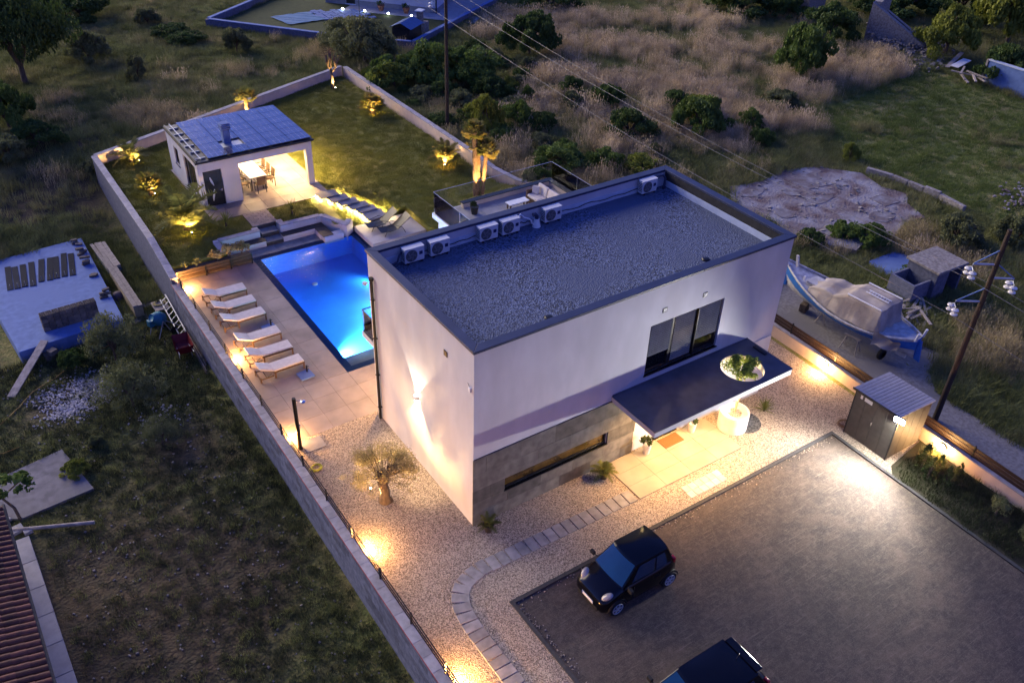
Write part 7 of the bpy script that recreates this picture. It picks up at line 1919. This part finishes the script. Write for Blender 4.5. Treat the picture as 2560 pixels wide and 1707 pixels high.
# ------------------------------------------------------------------ grass as instanced tufts (uncountable stuff)
def tuft(name, m, seed, n, h, spread, wid, lean, head=0.0):
    rs = np.random.default_rng(seed); b = MB()
    for k in range(n):
        a = rs.uniform(0, 2 * PI); r = spread * math.sqrt(rs.random()); x, y = r * math.cos(a), r * math.sin(a)
        hh = h * rs.uniform(.55, 1.15); l = lean * rs.uniform(.2, 1.2); b_ = rs.uniform(0, 2 * PI)
        dx, dy = math.cos(b_) * l * hh, math.sin(b_) * l * hh
        px, py = -math.sin(b_ + rs.uniform(-1, 1)) * wid, math.cos(b_ + rs.uniform(-1, 1)) * wid
        b.add([(x - px, y - py, -.03), (x + px, y + py, -.03), (x + dx * .4 + px * .6, y + dy * .4 + py * .6, hh * .6), (x + dx, y + dy, hh), (x + dx * .4 - px * .6, y + dy * .4 - py * .6, hh * .6)], [(0, 1, 2, 4), (4, 2, 3)])
        if head and rs.random() < head:
            b.add([(x + dx - wid * 2, y + dy, hh * .93), (x + dx, y + dy + wid * 2, hh * .96), (x + dx + wid * 2.2, y + dy, hh * 1.02), (x + dx, y + dy - wid * 2, hh * 1.1)], [(0, 1, 2, 3)])
    me = b.mesh(name, m)
    o = bpy.data.objects.new(name, me)            # source for instancing only, not linked to the scene
    return o
M_dry = leafmat('straw_grass', (.62, .50, .32), (.38, .30, .18), .8, .3, .25)
M_dry2 = leafmat('dull_straw_grass', (.42, .345, 0.188), (.27, .23, 0.120), .8, .3, .25)
M_gr1 = leafmat('field_grass', (.26, .25, .11), (.16, .165, .065), .7, .3, .3)
M_gr2 = leafmat('dark_field_grass', (.22, .24, .085), (.125, .145, .045), .7, .3, .3)
M_meadow = leafmat('meadow_grass', (.15, .20, .045), (.10, .14, .03), .9, .3, .2)
M_lawnb = leafmat('lawn_blade', (.20, .205, .04), (.13, .14, .028), 1.0, .3, .2)
SRC = [tuft('tuft_straw', M_dry, 1, 34, .62, .26, .007, .35, .9), tuft('tuft_straw_b', M_dry2, 2, 34, .5, .28, .007, .45, .5), tuft('tuft_field', M_gr1, 3, 40, .34, .28, .008, .6), tuft('tuft_dark', M_gr2, 4, 44, .28, .30, .009, .8),
       tuft('tuft_meadow', M_meadow, 5, 46, .12, .28, .008, .9), tuft('tuft_lawn', M_lawnb, 6, 60, .045, .20, .005, .6), tuft('tuft_yard', leafmat('dull_yard_grass', (.052, .062, .026), (.03, .038, .015), .7, .3, .35), 7, 40, .20, .30, .008, .9)]
def scatter(name, lab, pts, vs, sc, src_ids):
    me = bpy.data.meshes.new(name)
    n = len(pts)
    me.vertices.add(n); me.vertices.foreach_set('co', np.asarray(pts, np.float32).ravel())
    for nm, dat in (('variant', vs), ('size', sc), ('turn', rng.uniform(0, 6.28, n))):
        at = me.attributes.new(nm, 'INT' if nm == 'variant' else 'FLOAT', 'POINT'); at.data.foreach_set('value', np.asarray(dat, np.int32 if nm == 'variant' else np.float32))
    o = bpy.data.objects.new(name, me); C.objects.link(o)
    tag(o, lab, 'grass', kind='stuff')
    ng = bpy.data.node_groups.new(name + '_nodes', 'GeometryNodeTree')
    ng.interface.new_socket('Geometry', in_out='INPUT', socket_type='NodeSocketGeometry'); ng.interface.new_socket('Geometry', in_out='OUTPUT', socket_type='NodeSocketGeometry')
    N, L = ng.nodes, ng.links
    gi, go = N.new('NodeGroupInput'), N.new('NodeGroupOutput')
    jn = N.new('GeometryNodeJoinGeometry')
    def attr(nm, ty):
        a = N.new('GeometryNodeInputNamedAttribute'); a.data_type = ty; a.inputs[0].default_value = nm
        return a.outputs[0]
    av, asz, at_ = attr('variant', 'INT'), attr('size', 'FLOAT'), attr('turn', 'FLOAT')
    cb = N.new('ShaderNodeCombineXYZ'); L.new(at_, cb.inputs[2])
    for sid in src_ids:
        ip = N.new('GeometryNodeInstanceOnPoints'); oi = N.new('GeometryNodeObjectInfo'); oi.inputs['Object'].default_value = SRC[sid]
        eq = N.new('FunctionNodeCompare'); eq.data_type = 'INT'; eq.operation = 'EQUAL'
        L.new(av, eq.inputs[2]); eq.inputs[3].default_value = sid
        L.new(eq.outputs[0], ip.inputs['Selection']); L.new(gi.outputs[0], ip.inputs['Points']); L.new(oi.outputs['Geometry'], ip.inputs['Instance'])
        L.new(cb.outputs[0], ip.inputs['Rotation']); L.new(asz, ip.inputs['Scale']); L.new(ip.outputs[0], jn.inputs[0])
    L.new(jn.outputs[0], go.inputs[0])
    md = o.modifiers.new('tufts', 'NODES'); md.node_group = ng
    return o
DRY = [(27.8, 40.7), (33.6, 40.2), (39.0, 38.7), (34.6, 31.1), (31.1, 34.2), (42.9, 35.3), (38.9, 28.8), (29.1, 27.0), (31.9, 25.4), (35.7, 24.3), (26.3, 30.4), (32.8, 20.7), (28.4, 18.5), (26.0, 20.5), (22.0, 20.5), (44.7, 22.5), (48.3, 21.2), (23.2, 24.1), (22.2, 27.2), (37.1, 21.8)]
DRYW = [(-2.8, 41.9), (-4.0, 38.7), (0.4, 37.8), (0.5, 35.6), (8.1, 41.4), (9.5, 40.6), (11.7, 41.4), (14.0, 42.3), (16.6, 31.1), (16.7, 28.6), (15.2, 21.5), (18.0, 18.2), (23.5, 18.4), (27.3, 1.5), (23.6, -2.0), (27.7, 4.1), (28.0, 8.3), (22.3, -3.7), (23.6, 6.6)]
def blobs(X, Y, L, s):
    f = np.zeros_like(X)
    for a, c in L: f = np.maximum(f, np.exp(-((X - a) ** 2 + (Y - c) ** 2) / (2 * s * s)))
    return f
def inpoly(X, Y, P):
    ins = np.zeros(X.shape, bool); j = len(P) - 1
    for i in range(len(P)):
        xi, yi = P[i]; xj, yj = P[j]
        ins ^= ((yi > Y) != (yj > Y)) & (X < (xj - xi) * (Y - yi) / (yj - yi + 1e-12) + xi); j = i
    return ins
def vnoise(X, Y, s, seed):
    r_ = np.random.default_rng(seed); f = np.zeros_like(X)
    for k in range(6):
        a, b_, c_ = r_.uniform(-1, 1, 3); q = s * (1 + .6 * k)
        f += np.sin(X * q * math.cos(a * 3) + Y * q * math.sin(a * 3) + c_ * 6 + 1.5 * np.sin(Y * q * .7 + b_ * 5)) / (1 + .5 * k)
    return f / 2.2
PLOT = [(-3.9, -30), (-3.9, 31.2), (13.4, 38.1), (13.85, 37.0), (13.85, 22), (14.2, 19.2), (15.3, 17.0), (16.3, 12), (16.2, -1), (15.6, -16), (15, -30)]
MEADOW = [(33.2, 10.5), (34.2, 14.5), (37.5, 18.3), (44, 19.0), (50.5, 19.6), (51.3, 15.8), (51.2, 8), (50, -6), (36, -6), (33.4, 3)]
NEXT = [(-13.5, -9), (-13.5, 17.8), (-10.1, 17.8), (-5.6, 18.2), (-3.8, 18.2), (-3.8, -9)]
n = 270000
X = rng.uniform(-38, 86, n); Y = rng.uniform(-14, 78, n)
D = np.hypot(X + 10.2, Y + 16.1)
keep = ~inpoly(X, Y, PLOT) & ~inpoly(X, Y, fp) & ~inpoly(X, Y, fp_) & ~inpoly(X, Y, trk + [(16.0, 5.5), (16.0, -16)]) & ~inpoly(X, Y, SLp) & ~inpoly(X, Y, NEXT)
keep &= ~inpoly(X, Y, [(24.2, 4.1), (26.1, 4.05), (26.4, 2.7), (24.5, 2.3), (23.7, 3.0)])
keep &= ~((X < -11.2) & (Y < 9)) & (rng.random(n) < np.clip(46 / D, .35, 1.0))
# keep to the wedge the place is seen in, with a generous margin to the sides
ang = np.degrees(np.arctan2(Y + 16.1, X + 10.2)); keep &= (ang > 12) & (ang < 125)
X, Y = X[keep], Y[keep]
fd_, fw2 = blobs(X, Y, DRY, 3.3), blobs(X, Y, DRYW, 1.7)
nz = vnoise(X, Y, .55, 3); rnd_ = rng.random(len(X))
med = inpoly(X, Y, MEADOW)
bare = blobs(X, Y, [(-6, 36.6), (-5.7, 32), (-4.5, 29), (-7.3, 30.1)], 1.8)
v = np.full(len(X), 3)
v[(nz + rnd_ * 1.2) > .75] = 2
v[(fw2 * .8 + nz * .35 + rnd_ * .5) > .95] = 1
v[(fd_ + nz * .5 + rnd_ * .8) > 1.12] = 1
v[(fd_ + nz * .55 + rnd_ * 1.0) > 1.5] = 0
v[med] = 4
v[med & ((nz + rnd_) > 1.55)] = 2
ok = ~((bare > .55) & (rnd_ < bare * .9))
X, Y, v, fd_ = X[ok], Y[ok], v[ok], fd_[ok]
Z = np.array([tz(a, c) for a, c in zip(X, Y)])
sz = rng.uniform(.65, 1.35, len(X)) * np.where(v == 0, 1.05, 1.0) * (1 + .25 * vnoise(X, Y, .9, 9))
scatter('wild_grass', 'tall wild meadow grass, straw-coloured in the open field', np.stack([X, Y, Z], 1), v, np.clip(sz, .45, 1.7), [0, 1, 2, 3, 4])
# neighbour's rough yard: short tufts, thinner on the bare soil
n = 16000
X = rng.uniform(-13.2, -3.75, n); Y = rng.uniform(-6, 18.2, n)
soil = np.zeros(n)
for a, c, s in SOIL: soil = np.maximum(soil, np.exp(-((X - a) ** 2 + (Y - c) ** 2) / (2 * s * s)))
k = (rng.random(n) > soil * .85) & ~((X < -11.1) & (Y < 8.8)) & ~inpoly(X, Y, [(-11.9, 11.55), (-9.67, 11.98), (-9.2, 9.4), (-11.45, 9.2), (-12.3, 9.6)])
X, Y = X[k], Y[k]
scatter('yard_grass', 'short rough grass on the neighbouring yard', np.stack([X, Y, np.array([tz(a, c) for a, c in zip(X, Y)])], 1), rng.choice([6, 6, 6, 6, 6, 3], len(X)), rng.uniform(.3, .7, len(X)), [3, 6])
# ground cover in the front bed
n = 700
X = rng.uniform(12.9, 15.2, n); Y = rng.uniform(-14, -5.3, n)
k = inpoly(X, Y, [(12.95, -14), (14.85, -14), (15.2, -5.3), (13.5, -5.6), (13.05, -5.9)])
scatter('bed_ground_cover', 'low dark ground cover in the front bed', np.stack([X, Y, np.full(n, .02)], 1)[k], np.full(int(k.sum()), 6), rng.uniform(.4, 1.0, int(k.sum())), [6])
# lawn blades
n = 26000
X = rng.uniform(-3.4, 14.2, n); Y = rng.uniform(13, 37.4, n); k = np.zeros(n, bool)
for p_ in lawn_p + [rc(4.9, 7.95, 18.95, 22.0)]: k |= inpoly(X, Y, p_)
for (a, c, d, e) in SX: k &= ~((X > a - .12) & (X < c + .12) & (Y > d - .1) & (Y < e + .1))
X, Y = X[k], Y[k]
scatter('lawn_grass', 'close-mown blades of the garden lawn', np.stack([X, Y, np.array([bank(a, c) if (4.2 < a < 7.95 and 18.95 < c < 22) else .57 for a, c in zip(X, Y)])], 1), np.full(len(X), 5), rng.uniform(.7, 1.3, len(X)), [5])

# loose stones: pale pebbles in the yard, stray gravel over the kerb
def pebbles(name, lab, pts, m, smin, smax):
    b = MB()
    for (x, y, z) in pts:
        s = random.uniform(smin, smax)
        b.rbox((x, y, z + s * .3), (s, s * random.uniform(.5, .9), s * .6), random.uniform(0, 6), random.uniform(-.5, .5))
    tag(b.build(name, m), lab, 'stones', kind='stuff')
P_ = []
for k in range(900):
    x, y = random.uniform(-11, -3.9), random.uniform(-6, 18)
    P_.append((x, y, tz(x, y)))
pebbles('yard_stones', 'pale stones scattered over the dark neighbouring yard', P_, M_rock, .025, .075)
P_ = []
for k in range(420):
    if k % 2: x, y = random.uniform(-.5, 12.8), -3.13 - abs(random.gauss(0, .13))
    else: x, y = -.52 + abs(random.gauss(0, .12)), random.uniform(-12, -3.1)
    P_.append((x, y, -.012))
pebbles('stray_gravel', 'stray pale gravel stones spilled over the asphalt edge', P_, M_gravel, .02, .05)
P_ = []
for (cx_, cy_, a_, b_, n_) in ((-8.0, 15.2, .42, .45, 700), (-8.9, 14.2, .5, .35, 600), (-7.6, 14.5, .25, .25, 200), (-6.3, 12.0, .5, .5, 120), (-9.3, 15.4, .5, .4, 250)):
    for k in range(n_):
        x, y = random.gauss(cx_, a_), random.gauss(cy_, b_)
        P_.append((x, y, tz(x, y) + .005))
pebbles('spilled_gravel', 'pale spilled gravel patch between the olives in the neighbouring yard', P_, mat('pale_lime_stones', (.42, .41, .43), (.30, .29, .30), 8, .95), .025, .08)
